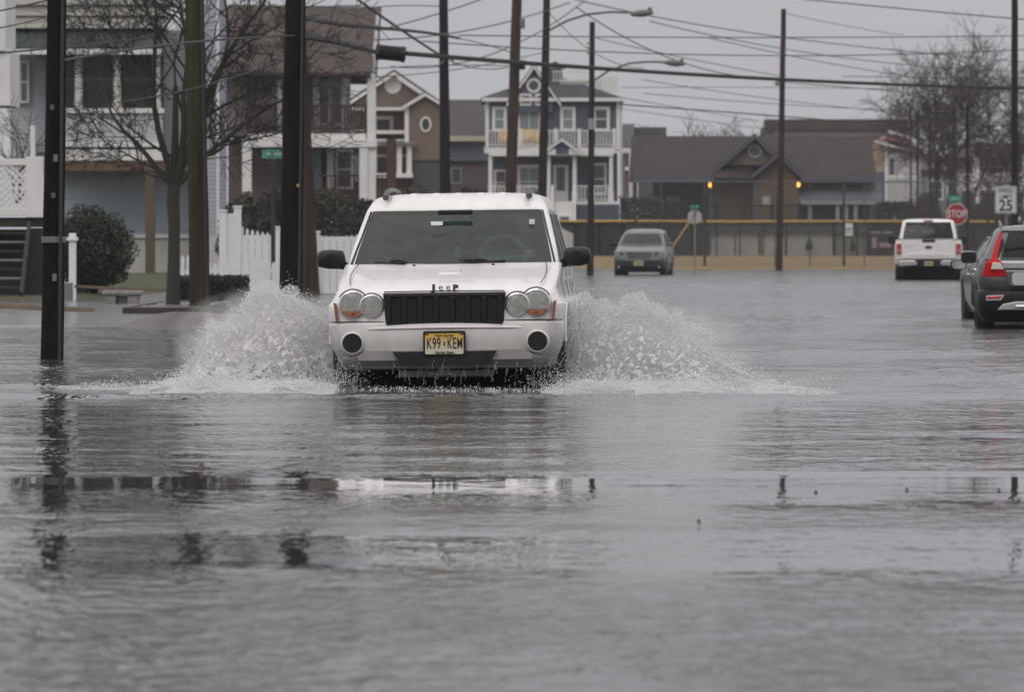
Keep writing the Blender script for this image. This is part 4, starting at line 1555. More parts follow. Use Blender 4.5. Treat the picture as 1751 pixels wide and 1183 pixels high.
# ------------------------------------------------------------------ the dark blue beach house
def blue_house():
    Y = 355
    a = At(Y)
    x, z = a.x, a.z
    t = thing('beach_house', (x(940), Y, .42), 'navy blue two storey beach house with white balconies and small roof deck', 'house')
    navy = mat('navy_siding', (.06, .075, .11), .7, var=.12, scale=1)
    roofm = shingle('slate_shingles', (.05, .052, .06), (.035, .036, .042))
    wt = white_trim
    wall(t, 'upper_wall', x(834), x(1058), Y, Y + 11, z(256), z(170), navy)
    wall(t, 'lower_wall', x(838), x(1056), Y + .9, Y + 11, z(345), z(262), navy)
    # white corner boards
    for p in (833, 1057):
        MB().box(x(p) - .1, x(p) + .1, Y - .04, Y + .1, z(256), z(170)).build('corner_board', wt, t)
    # raised base
    MB().box(x(838), x(1056), Y + .2, Y + 10, .35, z(352)).build('foundation', mat('dark_base', (.06, .065, .08), .8), t)
    wall(t, 'skirt', x(960), x(1058), Y - 2.0, Y - 1.8, .42, z(350), navy, sides='')
    # main hip roof and its deck
    roof_x(t, x(822), x(1066), Y - .5, Y + 5.5, Y + 11.5, z(168), z(128), roofm, hipl=3.4, hipr=3.4)
    MB().box(x(824), x(1066), Y - .56, Y - .42, z(174), z(168)).build('eave', wt, t)
    # hip corner lookouts at right of roof
    MB().box(x(958), x(1032), Y + 3.4, Y + 7.5, z(152), z(134)).build('roof_deck', wt, t)
    railing(t, x(945), x(1008), Y + 3.3, z(139), z(119), wt, .16, .05, 'roof_deck_railing')
    railing(t, x(1008), x(1034), Y + 3.1, z(152), z(132), wt, .16, .05, 'roof_deck_railing')
    MB().box(x(1034), x(1058), Y + 3.2, Y + 3.5, z(155), z(128)).build('roof_deck_panel', wt, t)
    # cupola
    cp = wall(t, 'cupola', x(938), x(962), Y + 4.5, Y + 6.5, z(138), z(112), navy, .13)
    roof_y(t, x(932), x(968), x(950), Y + 4.3, Y + 6.8, z(114), z(104), roofm, .08)
    # big gable at left with a round window
    gable(t, 'gable_wall', x(876), x(949), x(913), Y - .35, Y + 4, z(172), z(118), navy)
    wall(t, 'gable_bay', x(882), x(945), Y - .35, Y, z(192), z(172), navy, sides='LR')
    roof_y(t, x(866), x(959), x(913), Y - .6, Y + 4, z(180), z(114), roofm, .14, trim=wt)
    round_window(t, x(912.5), z(147), .27, .27, Y - .36, t=.13)
    window(t, x(899), z(171), .42, .42, Y - .36, trim=.12, rail=False)
    window(t, x(925), z(171), .42, .42, Y - .36, trim=.12, rail=False)
    # upper windows and doors
    for p, w_, pn in ((854, .48, pane_pale), (971, .52, pane_pale), (1028, .62, house_pane)):
        window(t, x(p), z(204), w_, 1.05, Y, pane=pn, trim=.16)
    window(t, x(905), z(218), 1.05, 1.9, Y, pane=pane_pale, trim=.22, mull=1, rail=False, name='balcony_door')
    # balcony
    MB().box(x(828), x(1053), Y - 2.0, Y + .0, z(263), z(253)).box(x(836), x(1048), Y - 2.05, Y - 1.9, z(268), z(262)).build('balcony_floor', wt, t)
    railing(t, x(833), x(948), Y - 1.95, z(252), z(224), wt, .17, .06)
    railing(t, x(952), x(1050), Y - 1.95, z(252), z(224), wt, .17, .06)
    for p in (833, 890, 950, 990, 1049):
        MB().box(x(p) - .09, x(p) + .09, Y - 2.06, Y - 1.86, z(253), z(221)).build('balcony_post', wt, t)
    # small pediment over the stairs
    gable(t, 'porch_pediment', x(940), x(980), x(960), Y - 2.3, Y - 2.02, z(262), z(242), navy)
    roof_y(t, x(932), x(988), x(960), Y - 2.5, Y - .2, z(259), z(239), roofm, .08, trim=wt)
    MB().box(x(928), x(950), Y - 2.42, Y - 2.1, z(266), z(256)).build('porch_entablature', wt, t)
    MB().box(x(972), x(994), Y - 2.42, Y - 2.1, z(266), z(256)).build('porch_entablature', wt, t)
    # porch columns
    for p in (839, 877, 938, 982, 1044):
        MB().tube([(x(p), Y - 1.85, z(345)), (x(p), Y - 1.85, z(330)), (x(p), Y - 1.85, z(325)), (x(p), Y - 1.85, z(268))], [.16, .15, .12, .11], 10).build('porch_column', wt, t, smooth=40)
    MB().box(x(834), x(1054), Y - 2.0, Y + .9, z(352), z(345)).build('porch_floor', wt, t)
    railing(t, x(834), x(936), Y - 1.9, z(345), z(318), wt, .17, .06)
    railing(t, x(985), x(1042), Y - 1.9, z(345), z(318), wt, .17, .06)
    # stairs with white risers and side rails
    st = MB()
    n = 9
    for k in range(n):
        zt = z(349) - (z(349) - .42) * k / n
        st.box(x(946), x(980), Y - 2.0 - .28 * (k + 1), Y - 2.0 - .28 * k, .42, zt)
    st.build('front_steps', wt, t)
    for p in (944, 982):
        hr = MB().bar((x(p), Y - 2.0, z(318)), (x(p), Y - 4.4, 1.35), .09)
        hr.bar((x(p), Y - 2.0, z(340)), (x(p), Y - 4.4, .62), .09)
        for k in range(9):
            yy = Y - 2.1 - .28 * k
            zz = .42 + (z(349) - .42) * (1 - k / 9)
            hr.box(x(p) - .03, x(p) + .03, yy - .03, yy + .03, zz, zz + .9)
        hr.build('stair_rail', wt, t)
    f = MB().box(x(946), x(972), Y + .84, Y + .89, z(344), z(282))
    d = f.build('front_door', wt, t)
    MB().box(x(952), x(966), Y + .80, Y + .835, z(326), z(286)).build('pane', house_pane, d)
    window(t, x(856), z(312), .5, 1.2, Y + .9, trim=.12)
    window(t, x(905), z(310), 1.0, 1.5, Y + .9, pane=pane_pale, trim=.16, mull=1)
    window(t, x(1022), z(306), .75, 1.5, Y + .9, pane=house_pane, trim=.13)
    # side bits and downpipe
    MB().tube([(x(1066), Y + .2, z(172)), (x(1062), Y + .15, z(185)), (x(1062), Y + .15, 1.0)], .07, 6).build('downpipe', wt, t)
    MB().box(x(956), x(972), Y - 5.3, Y - 4.6, .42, z(328) - 1.4).build('meter_box', mat('meter_grey', (.10, .12, .14), .5), t)
    # yellow chairs on the balcony are things of their own
    ych = mat('yellow_chair_paint', (.55, .33, .04), .5)

    def chair(px, lab):
        c = thing('balcony_chair', (x(px), Y - 1.0, z(253)), lab, 'chair', 'yellow chairs on the navy house balcony')
        bx, by, bz = x(px), Y - 1.0, z(253)
        MB().yprism([(by - .3, bz + .38), (by + .2, bz + .28), (by + .2, bz + .32), (by - .3, bz + .42)], bx - .28, bx + .28).build('seat', ych, c)
        b = MB()
        for k in range(5):
            xx = bx - .26 + .13 * k
            b.bar((xx, by + .18, bz + .26), (xx, by + .42, bz + 1.02 - .03 * abs(k - 2)), .105, .025)
        b.build('backrest', ych, c)
        for sx in (-1, 1):
            MB().box(bx + sx * .34 - .06, bx + sx * .34 + .06, by - .35, by + .3, bz + .56, bz + .59).build('armrest', ych, c)
            MB().box(bx + sx * .32 - .03, bx + sx * .32 + .03, by - .3, by - .24, bz, bz + .56).build('leg', ych, c)
            MB().box(bx + sx * .32 - .03, bx + sx * .32 + .03, by + .2, by + .26, bz, bz + .56).build('leg', ych, c)
    chair(862, 'yellow slatted chair at the left end of the navy house balcony')
    chair(899, 'yellow slatted chair left of its twin before the pale balcony door')
    chair(912, 'yellow slatted chair right of its twin before the pale balcony door')


blue_house()


# ------------------------------------------------------------------ brown house with a deck over the carport
def brown_house():
    Y = 235
    a = At(Y)
    x, z = a.x, a.z
    t = thing('deck_house', (x(515), Y, .3), 'brown shingled house with dark wooden deck on white carport posts', 'house')
    tan = mat('taupe_siding', (.17, .145, .135), .8, var=.12, scale=1)
    roofm = shingle('brown_shingles', (.088, .066, .054), (.068, .05, .041), .35, .16)
    beam = white_trim
    brownw = mat('brown_deck_wood', (.055, .035, .03), .8, var=.3, scale=4)
    # walls
    wall(t, 'upper_wall', x(386), x(478), Y + .4, Y + 9, z(232), z(122), tan)
    wall(t, 'upper_wall', x(478), x(588), Y + 1.6, Y + 9, z(232), z(122), tan)
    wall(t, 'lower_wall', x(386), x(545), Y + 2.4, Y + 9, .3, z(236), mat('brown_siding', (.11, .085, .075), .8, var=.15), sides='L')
    MB().box(x(474), x(481), Y + .2, Y + .39, z(228), z(122)).build('corner_post', beam, t)
    # roof: big brown slope facing the lens, cut off plumb at the right
    rf = MB()
    rf.add([(x(380), Y - .6, z(124)), (x(634), Y - .6, z(127)), (x(648), Y + 4.6, z(16) + .25), (x(380), Y + 4.6, z(12) + .25),
            (x(634), Y + 9.5, z(127)), (x(380), Y + 9.5, z(124))], [(0, 1, 2, 3), (3, 2, 4, 5)])
    ro = rf.build('roof', roofm, t)
    s_ = ro.modifiers.new('thick', 'SOLIDIFY')
    s_.thickness = .18
    MB().box(x(380), x(634), Y - .66, Y - .56, z(131), z(126)).build('eave', brownw, t)
    MB().prism([(x(634) - .02, z(128)), (x(641), z(128)), (x(648), z(20)), (x(643), z(20))][::-1], Y + .8, Y + 1.0).build('gable_trim', beam, t)
    # tall white corner column beside open sky
    MB().box(x(628), x(643), Y - .35, Y - .05, .3, z(127)).build('corner_column', beam, t, bevel=.02)
    # glass doors
    for p, pn in ((552, house_pane), (573, house_pane)):
        window(t, x(p), z(165), .34, 1.9, Y + 1.6, pane=pn, trim=.07, rail=False, name='glass_door')
    MB().box(x(533), x(543), Y + 1.45, Y + 1.57, z(225), z(126)).box(x(583), x(589), Y + 1.45, Y + 1.57, z(225), z(126)).build('door_frame', beam, t)
    # deck
    MB().box(x(424), x(628), Y - .3, Y + 2.3, z(228) - .02, z(225)).build('deck_floor', brownw, t)
    MB().box(x(422), x(626), Y - .36, Y - .2, z(240), z(228) - .021).box(x(415), x(645), Y - .5, Y - .37, z(252), z(239)).box(x(415), x(640), Y - .19, Y + 2.2, z(250), z(240)).build('deck_beam', beam, t)
    railing(t, x(422), x(474), Y - .25, z(225), z(180), brownw, .12, .075)
    railing(t, x(482), x(627), Y - .25, z(225), z(180), brownw, .12, .075)
    for p in (424, 472, 570, 627):
        MB().box(x(p) - .06, x(p) + .06, Y - .34, Y - .16, z(226), z(177)).build('rail_post', brownw, t)
    for p0, p1, yy in ((415, 431, Y - .45), (615, 629, Y - .45), (556, 567, Y + 2.2)):
        MB().box(x(p0), x(p1), yy, yy + .3, .3, z(250)).build('carport_post', beam, t, bevel=.02)
    # lower storey doors and curtains inside the carport
    MB().box(x(528), x(546), Y + 2.25, Y + 2.39, z(325), z(255)).build('blue_door', mat('blue_grey_door', (.17, .20, .24), .5), t)
    window(t, x(585), z(288), .5, 1.3, Y + 3.0, trim=.08, name='glass_door')
    MB().box(x(592), x(613), Y + 3.1, Y + 3.2, z(310), z(262)).build('curtain', mat('curtain', (.40, .40, .40), .9, var=.3, scale=3, stretch=(12, 1, .2)), t)
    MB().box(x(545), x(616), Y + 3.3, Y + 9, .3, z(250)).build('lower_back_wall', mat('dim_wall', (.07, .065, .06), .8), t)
    railing(t, x(546), x(665), Y + .4, z(345), z(299), mat('red_brown_wood', (.085, .038, .032), .8, var=.2), .16, .05, 'lower_deck_railing')
    MB().box(x(661), x(677), Y + .2, Y + .55, .3, z(238)).build('red_post', mat('red_brown_wood', (.085, .038, .032), .8), t, bevel=.02)


brown_house()


# ------------------------------------------------------------------ tan gabled house
def tan_house():
    Y = 320
    a = At(Y)
    x, z = a.x, a.z
    t = thing('gabled_house', (x(690), Y, .42), 'tan two storey house with white trimmed gables and oval window', 'house')
    tan = mat('tan_siding', (.165, .12, .098), .8, var=.12, scale=1)
    roofm = shingle('grey_brown_shingles', (.10, .085, .08), (.075, .065, .06))
    wall(t, 'main_wall', x(600), x(752), Y + 2, Y + 11, .42, z(186), tan)
    gable(t, 'gable_wall', x(592), x(756), x(672), Y + 1.6, Y + 10, z(186), z(130), tan)
    roof_y(t, x(580), x(764), x(673), Y + 1.2, Y + 10.5, z(186), z(124), roofm, .18, trim=white_trim)
    round_window(t, x(671), z(145), .36, .36, Y + 1.58, pane=mat('round_vent', (.55, .55, .53), .6), t=.05)
    # front right wing with its own gable
    wall(t, 'wing_wall', x(698), x(760), Y, Y + 2, z(274), z(182), tan)
    gable(t, 'wing_gable', x(698), x(760), x(726), Y, Y + 2, z(182), z(164), tan)
    roof_y(t, x(688), x(766), x(727), Y - .3, Y + 2.0, z(184), z(161), roofm, .12, trim=white_trim)
    wall(t, 'wing_base', x(706), x(760), Y + .1, Y + 2, .42, z(274), mat('dark_wall', (.06, .058, .058), .8))
    MB().box(x(692), x(699), Y - .05, Y + .15, z(244), z(184)).build('corner_board', white_trim, t)
    round_window(t, x(728), z(213), .19, .30, Y - .02)
    # porch roof band
    MB().box(x(600), x(693), Y - .1, Y + 1.5, z(189), z(184)).build('eave', white_trim, t)
    window(t, x(654), z(213), .65, .55, Y + 1.95, trim=.18, rail=False)
    MB().box(x(600), x(696), Y + .3, Y + 1.9, z(229), z(223)).box(x(600), x(696), Y + .4, Y + 1.9, z(243), z(238)).build('balcony_band', white_trim, t)
    MB().box(x(600), x(712), Y - .5, Y + .2, z(250), z(245)).build('porch_eave', white_trim, t)
    rf = MB().yprism([(Y - .6, z(246)), (Y + 1.9, z(234)), (Y + 1.9, z(237)), (Y - .6, z(248))], x(600), x(712))
    rf.build('porch_roof', roofm, t)
    for p in (640, 683, 700):
        MB().box(x(p) - .12, x(p) + .12, Y - .3, Y - .06, z(300), z(250)).build('porch_post', white_trim, t)
    window(t, x(684), z(282), .5, .8, Y + 1.9, trim=.14)
    window(t, x(650), z(282), .6, .8, Y + 1.9, trim=.14)
    MB().box(x(640), x(706), Y - .4, Y + 1.8, z(304), z(297)).build('porch_floor', white_trim, t)


tan_house()


def grey_house():
    Y = 385
    a = At(Y)
    x, z = a.x, a.z
    t = thing('grey_house', (x(790), Y, .42), 'low house with dark shingle roof and blue grey walls behind the leaning pole', 'house')
    roofm = shingle('dark_shingles', (.075, .07, .065), (.055, .05, .047))
    wall(t, 'upper_wall', x(745), x(835), Y, Y + 8, z(275), z(235), mat('slate_siding', (.09, .10, .135), .8))
    wall(t, 'lower_wall', x(745), x(838), Y + .4, Y + 8, .42, z(275), mat('mauve_brick', (.085, .06, .06), .85, var=.2, scale=6), sides='')
    MB().box(x(742), x(838), Y - .7, Y - .5, z(242), z(233)).build('eave', mat('cream_trim', (.42, .39, .30), .6), t)
    roof_x(t, x(740), x(838), Y - .6, Y + 4.5, Y + 9, z(232), z(168), roofm, hipr=.4)
    window(t, x(780), z(300), .5, .8, Y + .4, trim=.08, frame=mat('dull_trim', (.2, .22, .24), .6))


grey_house()


# ------------------------------------------------------------------ blue grey house close on the left
def left_house():
    Y = 170
    a = At(Y)
    x, z = a.x, a.z
    t = thing('porch_house', (x(230), Y, .3), 'large pale blue sided house with screened porch and white bands, left side', 'house')
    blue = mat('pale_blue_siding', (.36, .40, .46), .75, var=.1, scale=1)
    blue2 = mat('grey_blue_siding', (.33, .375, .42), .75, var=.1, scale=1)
    slate = mat('slate_band', (.055, .07, .075), .7, var=.2)
    cream = mat('cream_trim_white', (.55, .53, .48), .6, var=.1)
    g0 = .3
    # top: white eave mouldings (three lapped bands)
    b = MB()
    b.box(x(-60), x(292), Y - 1.15, Y + 1, z(12), z(-6)).box(x(-60), x(288), Y - 1.0, Y + 1, z(30), z(13)).box(x(-60), x(284), Y - .9, Y + 1, z(51), z(31))
    b.build('entablature', cream, t, bevel=.02)
    MB().yprism([(Y - 1.3, z(86)), (Y - 1.3, z(82)), (Y - .6, z(51)), (Y - .6, z(86))], x(14), x(278)).build('porch_roof', slate, t)
    MB().box(x(12), x(280), Y - 1.36, Y - 1.22, z(96), z(87)).build('porch_eave', white_trim, t)
    # upper wall at the back of the porch and side wall at right
    wall(t, 'side_wall', x(352), x(374), Y - .3, Y + 4.5, z(430), z(-20), blue, .11)
    MB().box(x(344), x(352), Y - .36, Y + .0, z(478), z(-20)).box(x(371), x(375.5), Y - .37, Y - .1, z(430), z(-20)).build('corner_board', white_trim, t)
    wall(t, 'upper_wall', x(16), x(344), Y + .6, Y + 9, z(290), z(51), mat('pale_upper_siding', (.46, .48, .51), .7, var=.1), .12)
    MB().box(x(58), x(76), Y + .45, Y + .59, z(260), z(100)).build('blue_panel', blue, t)
    # window with glazing bars
    window(t, x(33), z(140), .34, 1.0, Y + .45, pane=mat('grey_pane', (.14, .15, .17), .2), trim=.06, mull=1)
    # porch screens and posts
    for p0, p1 in ((113, 131), (147, 196), (211, 262)):
        f = MB()
        f.box(x(p0) - .02, x(p1) + .02, Y - .82, Y - .80, z(140), z(136))
        s_ = MB().box(x(p0), x(p1), Y - .8, Y - .78, z(186), z(88)).build('porch_screen', dark_screen, t)
        f.build('screen_rail', mat('screen_rail', (.07, .07, .07), .6), s_)
    for p in (139, 204, 271):
        MB().tube([(x(p), Y - .95, z(190)), (x(p), Y - .95, z(178)), (x(p), Y - .95, z(172)), (x(p), Y - .95, z(96)), (x(p), Y - .95, z(92)), (x(p), Y - .95, z(88))], [.13, .13, .11, .10, .14, .14], 12).build('porch_column', cream, t, smooth=40)
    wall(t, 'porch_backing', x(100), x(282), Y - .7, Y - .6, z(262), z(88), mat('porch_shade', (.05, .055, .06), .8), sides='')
    # lower band: rail, screened panel, floor beam
    MB().box(x(100), x(284), Y - 1.05, Y - .8, z(195), z(187)).build('porch_rail', white_trim, t)
    pb = MB().box(x(100), x(282), Y - .93, Y - .86, z(246), z(195))
    pb.build('lattice_panel', mat('lattice_pale', (.33, .38, .44), .7, var=.1), t)
    lt = MB()
    n = 44
    for k in range(n):
        xx = x(100) + (x(282) - x(100)) * k / n
        lt.box(xx, xx + .022, Y - .955, Y - .931, z(245), z(196))
    for k in range(8):
        zz = z(245) + (z(196) - z(245)) * k / 8
        lt.box(x(100), x(282), Y - .95, Y - .932, zz, zz + .012)
    lt.build('lattice', white_trim, t)
    for p in (167,):
        MB().box(x(p) - .05, x(p) + .05, Y - 1.02, Y - .9, z(256), z(187)).build('rail_post', white_trim, t)
    MB().box(x(100), x(284), Y - 1.1, Y - .7, z(253), z(246)).box(x(98), x(286), Y - 1.06, Y - .7, z(276), z(257)).build('floor_beam', white_trim, t, bevel=.015)
    MB().box(x(100), x(286), Y - 1.0, Y - .2, z(293), z(278)).build('wood_soffit', mat('raw_wood', (.14, .085, .05), .8, var=.2, scale=3), t)
    # shaded lower wall, white skirting
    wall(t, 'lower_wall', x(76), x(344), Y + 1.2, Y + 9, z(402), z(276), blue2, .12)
    wall(t, 'lower_side_wall', x(352.5), x(373), Y - .29, Y + 1.2, z(402), z(280), blue, .11)
    MB().box(x(112), x(345), Y + .9, Y + 9, g0, z(404)).box(x(345.5), x(378), Y - .4, Y + 5, g0, z(404)).build('base_wall', mat('white_base', (.52, .51, .50), .7, var=.12), t)
    MB().box(x(112), x(345), Y + .82, Y + .92, z(407), z(401)).build('base_cap', white_trim, t)
    MB().box(x(252), x(268), Y - .95, Y - .7, g0, z(290)).build('timber_post', mat('timber_post', (.115, .085, .055), .85, var=.3, scale=4, stretch=(2, 2, .3)), t)


left_house()


# ------------------------------------------------------------------ neighbour porch at the far left
def corner_porch():
    Y = 122
    a = At(Y)
    x, z = a.x, a.z
    t = thing('porch_stairs', (x(30), Y, .1), 'white lattice railed porch with dark steps at the far left edge', 'porch')
    wd = mat('dark_step_wood', (.035, .028, .024), .8, var=.3, scale=4)
    MB().box(x(-60), x(13), Y + .6, Y + 3, z(180), z(86)).box(x(-60), x(6), Y + .5, Y + 3, z(86), z(-20)).build('porch_wall', white_trim, t, bevel=.01)
    MB().box(x(-60), x(74), Y + .1, Y + 3, z(388), z(372)).build('porch_floor', wd, t)
    fr = MB().box(x(-60), x(74), Y - .02, Y + .08, z(283), z(272)).box(x(-60), x(74), Y - .02, Y + .08, z(368), z(357)).box(x(44), x(74), Y - .04, Y + .1, z(372), z(268))
    fr.box(x(52), x(60), Y - .02, Y + .08, z(268), z(215))
    fr.build('railing', white_trim, t, bevel=.008)
    lt = MB()
    z0, z1 = z(357), z(283)
    h = z1 - z0
    for k in range(-9, 14):
        xa = x(-60) + .13 * k
        for sg in (1, -1):
            xb = xa + sg * h
            # clip to the panel
            t0, t1 = 0, 1
            lo, hi = x(-60), x(44)
            if xb != xa:
                ta, tb = (lo - xa) / (xb - xa), (hi - xa) / (xb - xa)
                t0, t1 = max(0, min(ta, tb)), min(1, max(ta, tb))
            if t1 - t0 < .05:
                continue
            lt.bar((xa + (xb - xa) * t0, Y + .03 + .02 * sg, z0 + h * t0), (xa + (xb - xa) * t1, Y + .03 + .02 * sg, z0 + h * t1), .035, .015)
    lt.build('lattice', white_trim, t)
    # steps going down to the pavement
    for k in range(7):
        zz = z(385) - .17 * k
        MB().box(x(-40), x(46), Y - .25 - .27 * k, Y + .06 - .27 * k, zz - .17, zz - .13).build('step', mat('pale_step', (.22, .21, .20), .7, var=.3, scale=5) if k % 2 else wd, t)
    sm = MB()
    sm.bar((x(50), Y, z(385)), (x(50), Y - 2.0, .12), .06, .2)
    sm.bar((x(-42), Y, z(385)), (x(-42), Y - 2.0, .12), .06, .2)
    sm.build('stringer', wd, t)
    for p in (58, 70):
        MB().box(x(p) - .09, x(p) + .05, Y + .1, Y + .3, .05, z(390)).build('post', wd, t)
    # dim opening behind the steps
    MB().box(x(-60), x(66), Y + 1.2, Y + 1.3, .05, z(392)).build('skirt', mat('dark_skirt', (.03, .03, .028), .9), t)
    n_ = thing('newel_post', (x(124), Y - 4, .05), 'white newel post with capped top standing beside the round bush', 'post')
    b = At(Y - 4)
    MB().box(b.x(118), b.x(130), Y - 4.05, Y - 3.92, .03, b.z(412)).build('post', white_fence, n_, bevel=.01)
    MB().box(b.x(114), b.x(133), Y - 4.1, Y - 3.87, b.z(412), b.z(406)).box(b.x(118), b.x(130), Y - 4.05, Y - 3.92, b.z(406), b.z(399)).build('cap', white_fence, n_, bevel=.01)
    cr = thing('grey_planter', (b.x(122), Y - 5, .03), 'small pale block standing at the foot of the newel post', 'block')
    MB().box(b.x(113), b.x(131), Y - 5.2, Y - 4.9, .03, b.z(482)).build('block', wet_concrete, cr, bevel=.02)


corner_porch()


# ------------------------------------------------------------------ brown community building behind the field
def field_house():
    Y = 330
    a = At(Y)
    x, z = a.x, a.z
    t = thing('clubhouse', (x(1290), Y, .42), 'long low brown building with wide shingle roof and twin gabled entrance', 'building')
    roofm = shingle('weathered_brown_shingles', (.040, .032, .027), (.030, .024, .021), .4, .18)
    brick = mat('buff_brick', (.13, .09, .057), .85, var=.25, scale=5, bump=.01, bscale=20)
    blue = mat('dull_blue_fascia', (.075, .095, .12), .6, var=.15)
    roof_x(t, x(1084), x(1500), Y + .2, Y + 6.5, Y + 13, z(303), Z(233, 336.5), roofm, .10)
    MB().box(x(1084), x(1300), Y + .12, Y + .22, z(312), z(302)).box(x(1368), x(1510), Y + .12, Y + .22, z(309), z(302)).build('fascia', blue, t)
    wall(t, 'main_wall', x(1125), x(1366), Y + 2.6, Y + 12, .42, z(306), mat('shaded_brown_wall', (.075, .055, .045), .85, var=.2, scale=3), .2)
    # brick entrance
    MB().box(x(1216), x(1292), Y + 1.2, Y + 6, .42, z(310)).build('brick_wall', brick, t)
    ent = MB().prism([(x(1292.5), .42), (x(1292.5), z(302)), (x(1330), z(268)), (x(1364), z(302)), (x(1364), .42)], Y - .4, Y + 5)
    ent.build('entrance_wall', brick, t)
    roof_y(t, x(1282), x(1372), x(1330), Y - .9, Y + 5, z(305), z(264), roofm, .12, trim=blue)
    gable(t, 'upper_gable', x(1240), x(1340), x(1292), Y + 1.0, Y + 5, z(282), z(240), mat('tan_gable', (.15, .12, .088), .8, var=.1))
    roof_y(t, x(1228), x(1345), x(1292), Y + .5, Y + 6, z(288), z(233), roofm, .12, trim=blue)
    sk = MB().yprism([(Y - .3, z(304)), (Y + 1.5, z(279)), (Y + 1.5, z(284)), (Y - .3, z(308))], x(1222), x(1285))
    sk.build('skirt_roof', roofm, t)
    round_window(t, x(1292), z(258), .26, .26, Y + .98, t=.09, frame=mat('pale_blue_trim', (.33, .38, .42), .6))
    MB().box(x(1288), x(1294), Y - .42, Y - .3, .42, z(306)).build('corner_trim', blue, t)
    MB().box(x(1213), x(1219), Y + 1.0, Y + 1.19, .42, z(308)).build('corner_trim', blue, t)
    MB().box(x(1303), x(1316), Y - .46, Y - .41, z(350), z(336)).build('notice_board', mat('notice', (.35, .36, .36), .6), t)
    MB().box(x(1322), x(1330), Y - .44, Y - .41, z(317), z(312)).build('sign_plate', mat('red_notice', (.35, .13, .09), .6), t)
    # right wing: lower grey roof on posts
    rw = MB().yprism([(Y - .8, z(341)), (Y + 2.5, z(308)), (Y + 2.5, z(316)), (Y - .8, z(346))], x(1366), x(1508))
    rw.build('wing_roof', mat('grey_metal_roof', (.095, .10, .125), .6, var=.12, scale=2), t)
    MB().box(x(1368), x(1506), Y - .85, Y - .75, z(350), z(343)).build('wing_fascia', mat('pale_grey_trim', (.26, .27, .28), .6), t)
    for p in (1384, 1431, 1446, 1462, 1502):
        MB().box(x(p) - .09, x(p) + .09, Y - .7, Y - .5, .42, z(349)).build('wing_post', mat('pale_post', (.28, .28, .29), .6), t)
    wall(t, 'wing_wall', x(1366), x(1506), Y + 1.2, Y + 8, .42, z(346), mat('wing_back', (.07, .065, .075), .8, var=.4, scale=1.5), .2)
    MB().box(x(1387), x(1418), Y + .3, Y + .4, z(378), z(356)).build('purple_banner', mat('purple_dark', (.05, .035, .075), .8), t)
    MB().box(x(1486), x(1500), Y + .2, Y + .35, .5, z(348)).build('wing_panel', mat('mauve_panel', (.22, .20, .23), .7), t)
    # lit wall lamps
    glow = mat('lamp_glow', (1, .42, .08), .5, var=0, emit=2.6)
    for p, yy in ((1215, Y + .9), (1364.5, Y - .62)):
        l_ = MB().lathe((x(p), yy, z(316)), [(.0, -.14), (.07, -.10), (.085, 0), (.06, .1), (0, .13)], 'z', 12).build('wall_lamp', glow, t, smooth=60)
        MB().box(x(p) - .09, x(p) + .09, yy - .02, yy + .28, z(316) + .135, z(316) + .17).build('lamp_cap', frit, l_)


field_house()


